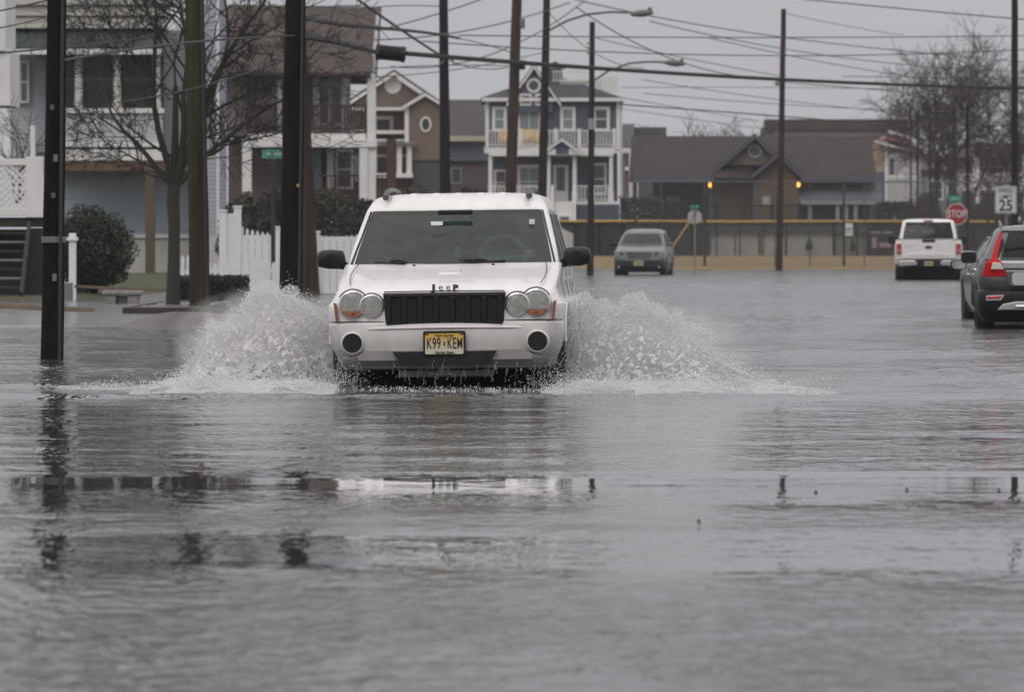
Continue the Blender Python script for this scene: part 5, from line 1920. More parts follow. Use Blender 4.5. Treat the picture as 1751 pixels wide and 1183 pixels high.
def back_buildings():
    Y = 430
    a = At(Y)
    x, z = a.x, a.z
    t = thing('flat_topped_building', (x(1430), Y, .42), 'long building with stepped reddish brown roof behind the clubhouse', 'building')
    rm = shingle('rust_shingles', (.085, .06, .055), (.066, .047, .043), .5, .2)
    MB().box(x(1312), x(1560), Y + 1, Y + 9, .42, z(236)).build('wall', mat('tan_far_wall', (.16, .12, .10), .8), t)
    roof_x(t, x(1306), x(1560), Y, Y + 4, Y + 10, z(240), z(216), rm, .2)
    MB().box(x(1314), x(1556), Y + 2.6, Y + 8, z(222), z(203)).build('upper_roof', rm, t)
    # white house at the right of it
    Y = 395
    a = At(Y)
    x, z = a.x, a.z
    t = thing('white_house', (x(1530), Y, .42), 'narrow white house with peach gable and red striped awning roof', 'house')
    wh = mat('white_siding', (.50, .50, .49), .7, var=.1)
    peach = mat('peach_siding', (.42, .31, .22), .75, var=.1)
    wall(t, 'front_wall', x(1517), x(1574), Y, Y + 9, .42, z(262), wh)
    wall(t, 'peach_wall', x(1494), x(1515), Y + .3, Y + 9, z(294), z(240), peach)
    wall(t, 'lower_wall', x(1500), x(1516), Y + .3, Y + 8, .42, z(294), mat('blue_patch', (.12, .12, .2), .8))
    MB().box(x(1513), x(1518), Y - .1, Y + .1, .42, z(240)).build('corner_board', white_trim, t)
    MB().box(x(1517), x(1574), Y - .05, Y + .0, z(305), z(300)).build('band', white_trim, t)
    MB().box(x(1521), x(1529), Y - .06, Y - .02, z(299), z(271)).build('shutter', mat('slate_shutter', (.07, .08, .10), .7), t)
    rr = mat('red_roof', (.22, .085, .08), .7, var=.2)
    r1 = MB().prism([(x(1500), z(242)), (x(1522), z(232)), (x(1580), z(258)), (x(1580), z(266)), (x(1522), z(241)), (x(1503), z(246))], Y - .6, Y + 6)
    r1.build('roof', rr, t)
    tr = MB()
    for k in range(3):
        o = k * 9
        tr.prism([(x(1496 + o * 1.2), z(245 - o)), (x(1498 + o * 1.2), z(241 - o)), (x(1560 + o * .6), z(257 - o)), (x(1560 + o * .6), z(261 - o))], Y - .75 + .2 * k, Y - .61 + .2 * k)
    tr.build('roof_trim', white_trim, t)
    # sliver of neighbour between the navy house and clubhouse
    Y = 400
    a = At(Y)
    x, z = a.x, a.z
    t = thing('grey_house', (x(1090), Y, .42), 'slim grey house with white balcony between navy house and clubhouse', 'house')
    wall(t, 'wall', x(1066), x(1084), Y, Y + 8, .42, z(212), mat('grey_siding', (.17, .19, .20), .8))
    wall(t, 'wall', x(1086), x(1140), Y + 4, Y + 12, .42, z(222), mat('grey_siding', (.17, .19, .20), .8))
    MB().box(x(1082), x(1142), Y + 3.5, Y + 12, z(232), z(216)).build('roof', shingle('far_grey_shingles', (.10, .11, .12), (.08, .09, .10)), t)
    MB().box(x(1064), x(1092), Y - 1.0, Y - .1, z(262), z(254)).box(x(1068), x(1092), Y - 1.0, Y - .2, z(292), z(286)).build('balcony', white_trim, t)
    MB().box(x(1068), x(1073), Y - .9, Y - .6, z(330), z(248)).build('chimney_post', mat('brick_red', (.15, .07, .055), .8), t)
    for p in (1078, 1088):
        MB().box(x(p) - .1, x(p) + .1, Y - 1, Y - .8, .42, z(262)).build('post', white_trim, t)
    # right edge: white balconied house
    Y = 372
    a = At(Y)
    x, z = a.x, a.z
    t = thing('balcony_house', (x(1710), Y, .42), 'white house with two balconies behind the bare tree, right edge', 'house')
    rm2 = shingle('mauve_shingles', (.10, .075, .07), (.08, .06, .057))
    wall(t, 'front_wall', x(1648), x(1800), Y + 1.6, Y + 10, .42, z(268), mat('grey_beige_siding', (.25, .24, .22), .8))
    roof_x(t, x(1630), x(1820), Y + .2, Y + 5, Y + 11, z(268), z(243), rm2, .16, hipl=1)
    gable(t, 'dormer', x(1702), x(1751), x(1726), Y + 1.0, Y + 4, z(262), z(243), mat('dormer_shade', (.10, .085, .08), .8))
    MB().box(x(1664), x(1674), Y - .3, Y + .0, .42, z(265)).box(x(1748), x(1758), Y - .3, Y, .42, z(265)).build('column', white_trim, t)
    for zz in (320, 372):
        MB().box(x(1640), x(1790), Y - .3, Y + 1.6, z(zz + 6), z(zz)).build('balcony_floor', white_trim, t)
    railing(t, x(1676), x(1790), Y - .2, z(320), z(297), white_trim, .2, .05)
    railing(t, x(1642), x(1664), Y - .2, z(320), z(297), white_trim, .2, .05)
    window(t, x(1708), z(285), .7, 1.3, Y + 1.6, pane=dark_screen, trim=.06)
    window(t, x(1700), z(350), 1.2, 1.4, Y + 1.6, pane=dark_screen, trim=.06)
    window(t, x(1742), z(350), .8, 1.4, Y + 1.6, pane=dark_screen, trim=.06)
    MB().box(x(1640), x(1644), Y - .4, Y - .25, .42, z(297)).build('porch_post', white_trim, t)

    Y = 410
    a = At(Y)
    x, z = a.x, a.z
    t = thing('grey_house', (x(1610), Y, .42), 'low grey house glimpsed through the trunks of the big bare tree', 'house')
    wall(t, 'wall', x(1560), x(1652), Y, Y + 8, .42, z(290), mat('grey_siding', (.17, .19, .20), .8))
    roof_x(t, x(1556), x(1656), Y - .4, Y + 4, Y + 8.5, z(290), z(264), rm2, .15)
    window(t, x(1600), z(325), .8, 1.1, Y, trim=.1)
    window(t, x(1632), z(325), .8, 1.1, Y, trim=.1)


back_buildings()
# ------------------------------------------------------------------ poles
def pole(p0, p1, Y, w0, w1, m, label, top=None, zb=-.3, n=14, tagm=None):
    """pole through photograph points p0 (upper) and p1 (lower) at distance Y; w = widths in px"""
    xt, zt, xb, zb_ = X(p0[0], Y), Z(p0[1], Y), X(p1[0], Y), Z(p1[1], Y)
    k = (xt - xb) / (zt - zb_)
    rk = ((w0 - w1) / 2 * Y / F) / (zt - zb_)
    top = top or zt
    f = lambda z_: (xb + k * (z_ - zb_), Y, z_)
    r = lambda z_: max(.05, w1 / 2 * Y / F + rk * (z_ - zb_))
    t = thing('utility_pole', f(zb), label, 'utility pole')
    zs = np.linspace(zb, top, 12)
    rng = random.Random(int(p0[0]))
    b = MB()
    b.tube([(f(q)[0] + rng.uniform(-.006, .006), Y, q) for q in zs], [r(q) for q in zs], n)
    b.build('pole', m, t, smooth=50)
    return t, f, r


def band(t, f, r, z_, m=hardware, h=.06):
    c = f(z_)
    MB().lathe(c, [(r(z_) + .012, -h / 2), (r(z_) + .012, h / 2)], 'z', 14).build('band', m, t)


pA = pole((97, 0), (89, 613), 62.2, 33, 40, creosote, 'dark utility pole standing in flood water at the far left', top=8.5)
band(*pA, 1.15)
pB = pole((333, 0), (342, 537), 101, 33, 36, mat('mossy_pole_wood', (.058, .054, .026), .9, var=.5, scale=2, spec=.2, stretch=(6, 2, .25), col2=(.018, .012, .011)), 'greenish brown utility pole close behind the bare street tree', top=9.5)
pC = pole((505, 0), (496, 557), 88, 35, 41, creosote, 'thick dark utility pole left of the white car, carrying the splice case cable', top=9)
for q, (zz, xx) in enumerate(((1.55, 88), (1.9, 92), (2.4, 86), (.75, 90))):
    MB().box(X(xx, 62.1), X(xx + 7, 62.1), 62.06, 62.075, zz, zz + .05 + .02 * (q % 2)).build('pole_tag', hardware if q % 2 else mat('faded_paper', (.12, .11, .10), .8), pA[0])
for pp_, px_, Y_ in ((pA, 104, 62.1), (pC, 513, 87.9), (pB, 350, 100.9)):
    c0, c1 = pp_[1](.0), pp_[1](6)
    MB().tube([(c0[0] + pp_[2](0) * .75, Y_ - pp_[2](0) * .7, 0), (c1[0] + pp_[2](6) * .75, Y_ - pp_[2](6) * .7, 6)], .018, 6).build('conduit', mat('conduit_grey', (.035, .033, .033), .7), pp_[0])
tg = MB().lathe((X(510, 87.7), 87.8, Z(318, 88)), [(.0, -.02), (.028, 0), (.028, .02)], 'y', 10).build('pole_tag', mat('yellow_tag', (.4, .33, .06), .5), pC[0])
pD = pole((508, 0), (531, 503), 138, 24, 33, pole_brown, 'brown leaning utility pole just behind the thick dark pole', top=8.5)
pE = pole((758, 0), (763, 480), 183, 15, 21, mat('purple_dark_pole', (.022, .016, .019), .85, spec=.2, var=.5, scale=3, stretch=(3, 3, .2)), 'dark straight utility pole between the tan and navy houses', top=10)
pF = pole((884, 0), (868, 482), 186, 17, 20, mat('light_pole_wood', (.075, .052, .038), .9, var=.6, scale=3, spec=.2, bump=.012, bscale=18, stretch=(3, 3, .2)), 'brown leaning utility pole before the left half of the navy house', top=9.5)
pG = pole((935, 0), (924, 474), 205, 12, 17, pole_grey, 'dark utility pole with curved lamp arm before the middle of the navy house', top=9.2)
pH = pole((1013, 38), (1009, 470), 222, 9, 12, mat('mossy_grey_pole', (.032, .032, .025), .9, spec=.2, var=.5, scale=3, stretch=(3, 3, .2)), 'slim utility pole with visible top before the right end of the navy house')
pI = pole((1340, 16), (1332, 461), 264, 8.5, 12, pole_brown, 'tall brown utility pole with visible top before the clubhouse')
pJ = pole((1735, 0), (1735, 440), 225, 11, 13, mat('dark_pole', (.018, .014, .014), .85, spec=.2, var=.5, scale=3, stretch=(3, 3, .2)), 'dark utility pole behind the speed limit sign', top=10)
MB().box(X(1006, 221.7), X(1015, 221.7), 221.75, 221.85, Z(222, 222), Z(203, 222)).build('pole_sign', mat('grey_tin', (.3, .3, .3), .5), pH[0])
for z_ in (Z(75, 222), Z(83, 222), Z(92, 222)):
    MB().lathe((X(1005, 222), 221.9, z_), [(.0, -.05), (.045, -.03), (.03, 0), (.045, .03), (0, .05)], 'z', 8).build('insulator', hardware, pH[0])
MB().lathe((X(893, 186), 185.9, Z(40, 186)), [(.0, -.17), (.08, -.16), (.085, .1), (.05, .16), (0, .17)], 'z', 10).build('cutout', hardware, pF[0])
MB().box(X(886, 186), X(898, 186), 185.7, 185.9, Z(120, 186), Z(104, 186)).build('terminal_box', cable_mat, pF[0])
band(*pE, Z(60, 183), hardware, .08)
band(*pE, Z(97, 183), hardware, .08)
lm_ = MB().bar((X(760, 182.6), 182.6, Z(97, 183)), (X(775, 182), 182, Z(106, 183)), .05).bar((X(751, 182.6), 182.6, Z(112, 183)), (X(766, 182.6), 182.6, Z(98, 183)), .04)
lm_.build('guy_bracket', hardware, pE[0])
MB().lathe((X(1330, 263.6), 263.7, Z(143, 264)), [(.0, -.12), (.12, -.08), (.12, .05), (.04, .1)], 'z', 10).build('junction_box', hardware, pI[0])


def street_lamp(pts, Y0, Y1, lamp0, lamp1, label):
    t = thing('street_lamp', (X(pts[0][0], Y0), Y0, Z(pts[0][1], Y0)), label, 'street lamp')
    n = len(pts)
    P = [(X(p[0], Y0 + (Y1 - Y0) * i / (n - 1)), Y0 + (Y1 - Y0) * i / (n - 1), Z(p[1], Y0 + (Y1 - Y0) * i / (n - 1))) for i, p in enumerate(pts)]
    MB().tube(P, [.036] * n, 8).build('arm', mat('arm_grey', (.10, .10, .10), .6), t, smooth=60)
    a = Vector((X(lamp0[0], Y1), Y1, Z(lamp0[1], Y1)))
    b = Vector((X(lamp1[0], Y1), Y1, Z(lamp1[1], Y1)))
    MB().tube([a, a.lerp(b, .25), a.lerp(b, .6), b], [.05, .10, .12, .05], 10).build('lamp_head', mat('lamp_grey', (.13, .13, .13), .5), t, smooth=60)
    c = a.lerp(b, .85)
    MB().lathe((c.x, c.y, c.z + .12), [(.06, -.06), (.07, .04), (0, .06)], 'z', 10).build('photocell', hardware, t)
    return t


street_lamp([(940, 52), (970, 36), (1005, 25), (1045, 21), (1080, 22)], 205, 203, (1078, 25), (1117, 22), 'grey street lamp on a long curved arm, upper middle of the sky')
street_lamp([(1013, 140), (1040, 122), (1075, 109), (1110, 106), (1138, 107)], 222, 220, (1136, 107), (1171, 110), 'grey street lamp on a curved arm above the brown clubhouse roof')


# ------------------------------------------------------------------ cables
def cable(name, pts, r, label, cat, Ya, Yb, m=wire_mat, group=None, wav=0):
    xs_ = np.array([p[0] for p in pts], float)
    ys_ = np.array([p[1] for p in pts], float)
    n = max(10, int(abs(xs_[-1] - xs_[0]) / 22) + 2)
    xx = np.linspace(xs_[0], xs_[-1], n)
    if len(pts) > 2:
        c = np.polyfit(xs_, ys_, 2 if len(pts) < 5 else 3)
        yy = np.polyval(c, xx)
    else:
        sag = min(6, abs(xs_[1] - xs_[0]) * .012)
        t = (xx - xs_[0]) / (xs_[1] - xs_[0])
        yy = ys_[0] + (ys_[1] - ys_[0]) * t + sag * 4 * t * (1 - t)
    P = []
    for i in range(n):
        Y = Ya + (Yb - Ya) * i / (n - 1)
        P.append((X(xx[i], Y), Y, Z(yy[i], Y)))
    o = MB().tube(P, r, 5).build(name, m)
    tag(o, label, cat, group)
    return o


cable('overhead_cable', [(505, 60), (560, 69), (642, 89)], .05, 'thick black cable from the dark pole to the splice case', 'cable', 88, 130, cable_mat)
cable('overhead_cable', [(694, 92), (760, 97), (870, 105), (1012, 117), (1180, 127), (1338, 137), (1560, 145), (1790, 152)], .058, 'thickest black cable running from the splice case to the right edge', 'cable', 145, 235, cable_mat)
spl = thing('splice_case', (X(668, 138), 138, Z(92, 138)), 'fat black cylindrical splice case hanging in the overhead cable', 'splice case')
a, b = Vector((X(642, 138), 138, Z(89, 138))), Vector((X(694, 138), 138, Z(94, 138)))
MB().tube([a, a.lerp(b, .03), a.lerp(b, .97), b], [.11, .16, .16, .11], 14).build('case', cable_mat, spl, smooth=40)
for k in (.08, .92):
    c = a.lerp(b, k)
    d = (b - a).normalized() * .04
    MB().tube([c - d, c + d], .175, 14).build('end_ring', black_plastic, spl, smooth=40)
cable('overhead_cable', [(505, 27), (560, 38), (640, 48), (752, 59), (785, 66)], .04, 'black cable sloping from the thick dark pole to the straight dark pole', 'cable', 88, 183, cable_mat)
cable('guy_wire', [(606, -4), (765, 103)], .035, 'taut grey guy wire slanting down to the straight dark pole', 'wire', 150, 183, cable_mat)
cable('guy_wire', [(572, 55), (655, 140)], .016, 'pale thin guy wire slanting across the brown roof', 'wire', 120, 150, hardware)
G1 = 'thin power lines across the sky'
thin = [
    ([(785, 61), (1010, 63), (1334, 65), (1790, 61)], 183, 240, 'level thin wire highest on the tall brown pole, crossing to the right edge', .018),
    ([(722, 71), (1010, 88), (1338, 96), (1583, 92), (1790, 83)], 183, 240, 'thin wire dipping beyond the tall brown pole, second from its top', .018),
    ([(975, -2), (1118, 28), (1308, 61), (1583, 91), (1790, 110)], 205, 300, 'thin wire descending from above the lamp arm to the top of the far tree', .02),
    ([(1111, 37), (1230, 63), (1338, 84), (1790, 124)], 210, 310, 'thin wire descending just under the upper lamp head', .018),
    ([(985, 12), (1100, 82), (1282, 130), (1334, 137)], 205, 264, 'thin wire slanting from upper left to the middle of the tall brown pole', .02),
    ([(1371, -1), (1560, 17), (1790, 37)], 200, 200, 'thin wire across the empty top right corner of the sky', .018),
    ([(1345, 24), (1377, 31), (1546, 61)], 264, 300, 'short thin wire leaving the very top of the tall brown pole', .014),
    ([(1211, 65), (1338, 93), (1583, 136)], 230, 320, 'thin wire crossing the tall brown pole and sinking behind the thick cable', .018),
    ([(1342, 141), (1583, 160), (1790, 174)], 264, 290, 'thin wire running right from the tall brown pole just below the thick cable', .02),
    ([(1100, 137), (1338, 171), (1457, 186), (1620, 200)], 260, 330, 'thin sagging wire ending over the rust roof', .016),
    ([(1100, 160), (1334, 178), (1457, 186), (1660, 193)], 260, 330, 'thin nearly level wire close above the rust roof', .016),
    ([(1060, 180), (1334, 195), (1562, 222), (1790, 236)], 260, 330, 'dark thin wire crossing the rust roof to the right edge', .03),
    ([(1060, 186), (1256, 214), (1330, 224)], 280, 330, 'lowest thin wire over the clubhouse ridge', .015),
    ([(643, 53), (740, 27), (830, -3)], 183, 183, 'thin wire rising from the brown roof corner past the straight pole', .018),
    ([(640, 73), (760, 45), (868, 53), (974, 0)], 183, 205, 'thin wire rising between the straight pole and the leaning poles', .02),
    ([(669, 114), (871, 84), (940, 40), (1000, 4)], 190, 205, 'thin wire crossing both leaning poles on its way up', .018),
    ([(640, 118), (760, 112), (880, 114)], 190, 200, 'thin wire just under the thick cable left of the leaning pole', .014),
    ([(640, 132), (760, 122), (930, 90)], 190, 205, 'lower thin wire above the tan gable', .014),
    ([(1440, 131), (1600, 133), (1790, 135)], 270, 280, 'level thin wire just above the thick cable at the right', .016),
    ([(1062, 150), (1340, 150), (1790, 160)], 280, 330, 'faint thin wire level with the street lamp over the clubhouse', .014),
    ([(1020, 66), (1135, 92), (1338, 131)], 222, 264, 'thin wire from the slim pole top to the tall brown pole', .016),
    ([(940, 24), (1012, 88), (1100, 118)], 205, 230, 'slack thin wire between the lamp pole and the slim pole', .014),
    ([(763, 62), (820, 74), (880, 92)], 183, 186, 'short slack wire between the straight pole and the leaning pole', .014),
    ([(768, 104), (820, 118), (868, 116)], 183, 186, 'short sagging wire below the guy bracket', .014),
    ([(1020, 160), (1090, 172), (1300, 208)], 222, 320, 'thin wire from the slim pole down toward the clubhouse gable', .014),
    ([(600, 18), (700, 10), (756, 12)], 160, 183, 'thin wire high beside the guy wire', .014),
    ([(518, 40), (590, 20), (640, -4)], 88, 120, 'thin wire rising from the thick dark pole', .012),
    ([(0, 19), (60, 6), (110, -6)], 80, 62, 'highest thin wire left of the dark left pole', .01),
    ([(0, 48), (79, 32), (125, 17), (200, -4)], 80, 100, 'thin wire rising behind the dark left pole', .01),
    ([(0, 92), (60, 84), (150, 78), (262, 62)], 80, 100, 'thin wire along the slate porch roof', .012),
    ([(110, 102), (200, 92), (330, 70), (505, 62)], 62, 88, 'thin wire from the left pole through the bare tree', .014),
    ([(505, 95), (420, 128), (330, 150), (200, 176)], 88, 101, 'thin wire through the lower branches of the bare tree', .012),
]
for pts, Ya, Yb, lab, r in thin:
    cable('power_line', pts, r, lab, 'wire', Ya, Yb, wire_mat, G1)


# ------------------------------------------------------------------ signs
def octagon(c, r, y0, y1):
    return MB().prism([(c[0] + r * math.cos(R(22.5 + 45 * k)), c[1] + r * math.sin(R(22.5 + 45 * k))) for k in range(8)][::-1], y0, y1)


sign_red = mat('sign_red', (.30, .02, .025), .4, var=.06)
sign_white = mat('sign_white', (.62, .62, .62), .4, var=.06)
sign_green = mat('sign_green', (.025, .26, .17), .4, var=.06)
Y = 229
st = thing('stop_sign', (X(1636, Y), Y + .05, -.2), 'red octagonal STOP sign with green street name blade above the white pickup', 'sign')
MB().box(X(1636, Y) - .03, X(1636, Y) + .03, Y + .03, Y + .08, -.2, Z(336, Y)).build('post', hardware, st)
c = (X(1636, Y), Z(366.5, Y))
f_ = octagon(c, .405, Y, Y + .02).build('sign_face', sign_white, st)
octagon(c, .375, Y - .006, Y - .002).build('red_field', sign_red, f_)
text(st, 'stop_lettering', 'STOP', .37, (c[0], Y - .010, c[1]), sign_white, .72, bold=.006, depth=.001, spacing=1.05).parent = f_
bl = MB().box(X(1622, Y), X(1645, Y), Y + .0, Y + .015, Z(345, Y), Z(334.5, Y)).build('street_name_blade', sign_green, st)
MB().box(X(1627, Y), X(1632, Y), Y - .004, Y - .001, Z(341.5, Y), Z(338, Y)).box(X(1633, Y), X(1640, Y), Y - .004, Y - .001, Z(341, Y), Z(338.4, Y)).build('washed_out_lettering', mat('pale_green_mark', (.30, .45, .38), .5), bl)
bl.rotation_euler = (0, 0, 0)
Y = 177
sl = thing('speed_limit_sign', (X(1720, Y), Y + .05, -.2), 'white SPEED LIMIT 25 sign beside the dark pole at the right edge', 'sign')
MB().box(X(1721, Y) - .03, X(1721, Y) + .03, Y + .03, Y + .08, -.2, Z(330, Y)).build('post', hardware, sl)
f_ = rbox(X(1701.5, Y), X(1738.5, Y), Y, Y + .015, Z(365, Y), Z(318.5, Y), .03).build('sign_face', sign_white, sl)
bd = MB()
x0, x1, z0, z1 = X(1702.7, Y), X(1737.3, Y), Z(363.8, Y), Z(319.7, Y)
for q in ((x0, x1, z0, z0 + .012), (x0, x1, z1 - .012, z1), (x0, x0 + .012, z0, z1), (x1 - .012, x1, z0, z1)):
    bd.box(q[0], q[1], Y - .004, Y - .001, q[2], q[3])
bd.build('border', ink, f_)
text(sl, 'lettering', 'SPEED', .165, (X(1720, Y), Y - .006, Z(326.5, Y)), ink, .95, bold=.002, depth=.001).parent = f_
text(sl, 'lettering', 'LIMIT', .165, (X(1720, Y), Y - .006, Z(337, Y)), ink, .95, bold=.002, depth=.001).parent = f_
text(sl, 'number', '25', .42, (X(1720, Y), Y - .006, Z(352.5, Y)), ink, .95, bold=.008, depth=.001).parent = f_
f_.rotation_euler = (0, 0, 0)

Y = 242
bs = thing('stop_sign', (X(1188, Y), Y, -.2), 'unpainted back of an octagonal sign behind the grey crossover', 'sign')
octagon((X(1188, Y), Z(371, Y)), .28, Y + .02, Y + .035).build('sign_back', mat('sign_back_metal', (.48, .48, .48), .4, .3), bs)
MB().box(X(1188, Y) - .03, X(1188, Y) + .03, Y - .04, Y + .018, -.2, Z(352, Y)).build('post', mat('yellow_post', (.24, .2, .10), .6), bs)
MB().box(X(1180, Y), X(1196, Y), Y - .03, Y - .015, Z(357.5, Y), Z(351, Y)).box(X(1188, Y) - .008, X(1188, Y) + .008, Y - .2, Y + .2, Z(360, Y), Z(353, Y)).build('street_name_blade', sign_green, bs)
gw = thing('guy_guard', (X(1150, 236), 236, -.2), 'yellow plastic guy wire guard leaning behind the grey crossover', 'guy guard')
MB().tube([(X(1132, 236), 236, -.2), (X(1153, 236), 236, Z(418, 236)), (X(1179, 236), 236, Z(380, 236))], .035, 8).build('guard', mat('yellow_guard', (.42, .29, .07), .5), gw)
MB().tube([(X(1179, 236), 236, Z(380, 236)), (X(1215, 236), 236, Z(325, 236))], .012, 5).build('guy_strand', wire_mat, gw)

Y = 128
ss = thing('street_name_sign', (X(467, Y), Y, .0), 'green street name sign on a thin dark post left of the thick pole', 'sign')
MB().tube([(X(467, Y), Y, -.1), (X(467, Y), Y, Z(272, Y))], .045, 8).build('post', mat('dark_post', (.03, .026, .028), .7), ss)
b_ = MB().box(X(448, Y), X(489, Y), Y - .012, Y + .012, Z(271, Y), Z(256, Y)).build('street_name_blade', mat('faded_green', (.07, .24, .19), .5), ss)
MB().box(X(456, Y), X(464, Y), Y - .016, Y - .013, Z(265.5, Y), Z(261.5, Y)).box(X(466, Y), X(481, Y), Y - .016, Y - .013, Z(265, Y), Z(262, Y)).build('washed_out_lettering', mat('pale_green_mark', (.30, .45, .38), .5), b_)
MB().box(X(464, Y), X(470, Y), Y - .03, Y + .03, Z(280, Y), Z(271, Y)).build('bracket', hardware, ss)


# ------------------------------------------------------------------ ball field fences
def tall_fence():
    Y = 275
    t = thing('chain_link_fence', (X(1400, Y), Y, .1), 'tall chain link fence with dark posts at the far edge of the flood', 'fence')
    zt, zb = Z(311, Y), .08
    x0, x1 = X(1070, Y), X(1800, Y)
    dk = mat('fence_dark', (.03, .03, .03), .6)
    ps = (1087, 1205, 1443, 1570, 1690, 1790)
    for p in ps:
        MB().tube([(X(p, Y), Y, -.2), (X(p, Y), Y, zt)], .055 if p != 1570 else .035, 8).build('post', dk, t, smooth=60)
    for p in (1130, 1325, 1385, 1478, 1630):
        MB().tube([(X(p, Y), Y + .01, -.1), (X(p, Y), Y + .01, zt)], .022, 6).build('thin_post', mat('fence_grey', (.09, .09, .09), .6), t)
    MB().tube([(x0, Y, zt), (x1, Y, zt)], .03, 6).build('top_rail', mat('fence_rail_grey', (.10, .105, .11), .6), t)
    m = MB()
    h = zt - zb
    s = .16
    n = int((x1 - x0) / s)
    for k in range(-int(h / s), n):
        for sg in (1, -1):
            xa = x0 + k * s if sg > 0 else x0 + k * s + h
            xb = xa + sg * h
            ta, tb = (x0 - xa) / (xb - xa), (x1 - xa) / (xb - xa)
            t0, t1 = max(0, min(ta, tb)), min(1, max(ta, tb))
            if t1 - t0 < .03:
                continue
            m.bar((xa + (xb - xa) * t0, Y - .06 + .01 * sg, zb + h * t0), (xa + (xb - xa) * t1, Y - .06 + .01 * sg, zb + h * t1), .011)
    m.build('chain_mesh', mat('mesh_wire', (.12, .12, .12), .5, .3), t)
    sg_ = thing('field_notice', (X(1451, Y - .15), Y - .15, Z(402, Y)), 'small white notice hung on the tall chain link fence', 'notice')
    MB().box(X(1445.5, Y), X(1457.5, Y), Y - .16, Y - .14, Z(403, Y), Z(382, Y)).build('board', sign_white, sg_)
    MB().box(X(1447.5, Y), X(1455.5, Y), Y - .166, Y - .162, Z(393, Y), Z(390, Y)).box(X(1448, Y), X(1450, Y), Y - .166, Y - .162, Z(399, Y), Z(394, Y)).box(X(1453, Y), X(1455, Y), Y - .166, Y - .162, Z(399, Y), Z(394, Y)).build('marking', mat('grey_ink', (.15, .15, .15), .5), sg_)


tall_fence()


def low_fence():
    Y = 300
    t = thing('outfield_fence', (X(1250, Y), Y, .45), 'low ball field fence with yellow top rail and dark windscreen', 'fence')
    z = lambda p: Z(p, Y)
    x = lambda p: X(p, Y)
    dk = mat('windscreen_cloth', (.026, .028, .034), .8, var=.3, scale=1)
    MB().tube([(x(930), Y, z(379)), (x(1100), Y, z(378.4)), (x(1250), Y, z(379.6)), (x(1400), Y, z(378.8)), (x(1700), Y, z(379.5))], .065, 8).build('yellow_rail', mat('yellow_cap', (.40, .26, .07), .6, var=.2), t, smooth=60)
    for p in range(945, 1700, 40):
        MB().tube([(x(p), Y + .03, .3), (x(p), Y + .03, z(380))], .03, 6).build('post', frit, t)
    MB().box(x(930), x(1213), Y + .08, Y + .10, .42, z(381)).build('dark_screen', dk, t)
    MB().box(x(1483), x(1700), Y + .08, Y + .10, .42, z(381)).build('dark_screen', dk, t)
    MB().box(x(1213), x(1483), Y + .08, Y + .10, z(399), z(381)).build('top_screen', mat('screen_blue', (.06, .07, .09), .8, var=.25, scale=.8), t)
    pale = mat('field_panel', (.30, .30, .275), .8, var=.15, scale=1)
    for k, (a_, b_) in enumerate(((1216, 1256), (1259, 1297), (1303, 1342), (1345, 1382), (1387, 1424), (1430, 1482))):
        MB().box(x(a_), x(b_), Y + .3, Y + .34, .45, z(399)).build('panel', pale if k < 5 else mat('olive_panel', (.17, .175, .14), .8, var=.15), t)
    # banner with washed out marks, and bags hanging on the wire
    bn = MB().box(x(1486), x(1530), Y - .02, Y + .02, z(436), z(392)).build('banner', dk, t)
    MB().box(x(1489), x(1505), Y - .03, Y - .021, z(399), z(396)).box(x(1510), x(1526), Y - .03, Y - .021, z(399), z(396)).box(x(1491), x(1499), Y - .03, Y - .021, z(424), z(406)).box(x(1503), x(1524), Y - .03, Y - .021, z(423), z(415)).build('banner_marks', mat('banner_pink', (.30, .20, .21), .6), bn)
    hang = [(1383, 409, 13, 20, 'dark bag hanging low on the outfield fence right of the brown pole'), (1457, 408, 9, 22, 'dark coat hanging on the outfield fence below the white notice')]
    for p, q, w_, h_, lb in hang:
        b = thing('bag', (x(p), Y - .1, z(q + h_)), lb, 'bag')
        MB().tube([(x(p), Y - .12, z(q + h_)), (x(p), Y - .12, z(q + h_ * .8)), (x(p + 1), Y - .12, z(q + h_ * .4)), (x(p), Y - .12, z(q))], [.05, w_ / 2 * Y / F, w_ / 2.4 * Y / F, .04], 8).build('cloth', dk, b, smooth=60)
        MB().bar((x(p), Y - .12, z(q)), (x(p), Y - .02, z(383)), .02).build('strap', dk, b)
    # iron railing in front of the clubhouse
    r = thing('iron_railing', (x(1290), 322, .42), 'dark iron railing in front of the clubhouse entrance', 'railing')
    railing(r, X(1130, 322), X(1368, 322), 322, .6, Z(351, 322), frit, .14, .03, 'rails', posts=6)
    w_ = thing('white_ramp', (X(955, 296), 296, .4), 'white boarded ramp wall just right of the white car roof', 'wall')
    MB().prism([(X(940, 296), .3), (X(940, 296), Z(388, 296)), (X(956, 296), Z(388, 296)), (X(980, 296), Z(400, 296)), (X(980, 296), .3)][::-1], 296, 296.2).build('board_wall', mat('ramp_white', (.42, .42, .41), .6), w_)


low_fence()


# ------------------------------------------------------------------ white picket fences
def picket(t, x0, x1, Y, zb, topf, gap, w_, rails, m=white_fence, point=True):
    n = int((x1 - x0) / gap)
    b = MB()
    for k in range(n + 1):
        x = x0 + k * gap
        zt = topf(x)
        if point:
            b.prism([(x - w_ / 2, zb), (x - w_ / 2, zt - .05), (x, zt), (x + w_ / 2, zt - .05), (x + w_ / 2, zb)][::-1], Y, Y + .02)
        else:
            b.box(x - w_ / 2, x + w_ / 2, Y, Y + .02, zb, zt)
    b.build('pickets', m, t)
    for z0, z1 in rails:
        MB().box(x0 - w_, x1 + w_, Y + .021, Y + .06, z0, z1).build('rail', m, t)


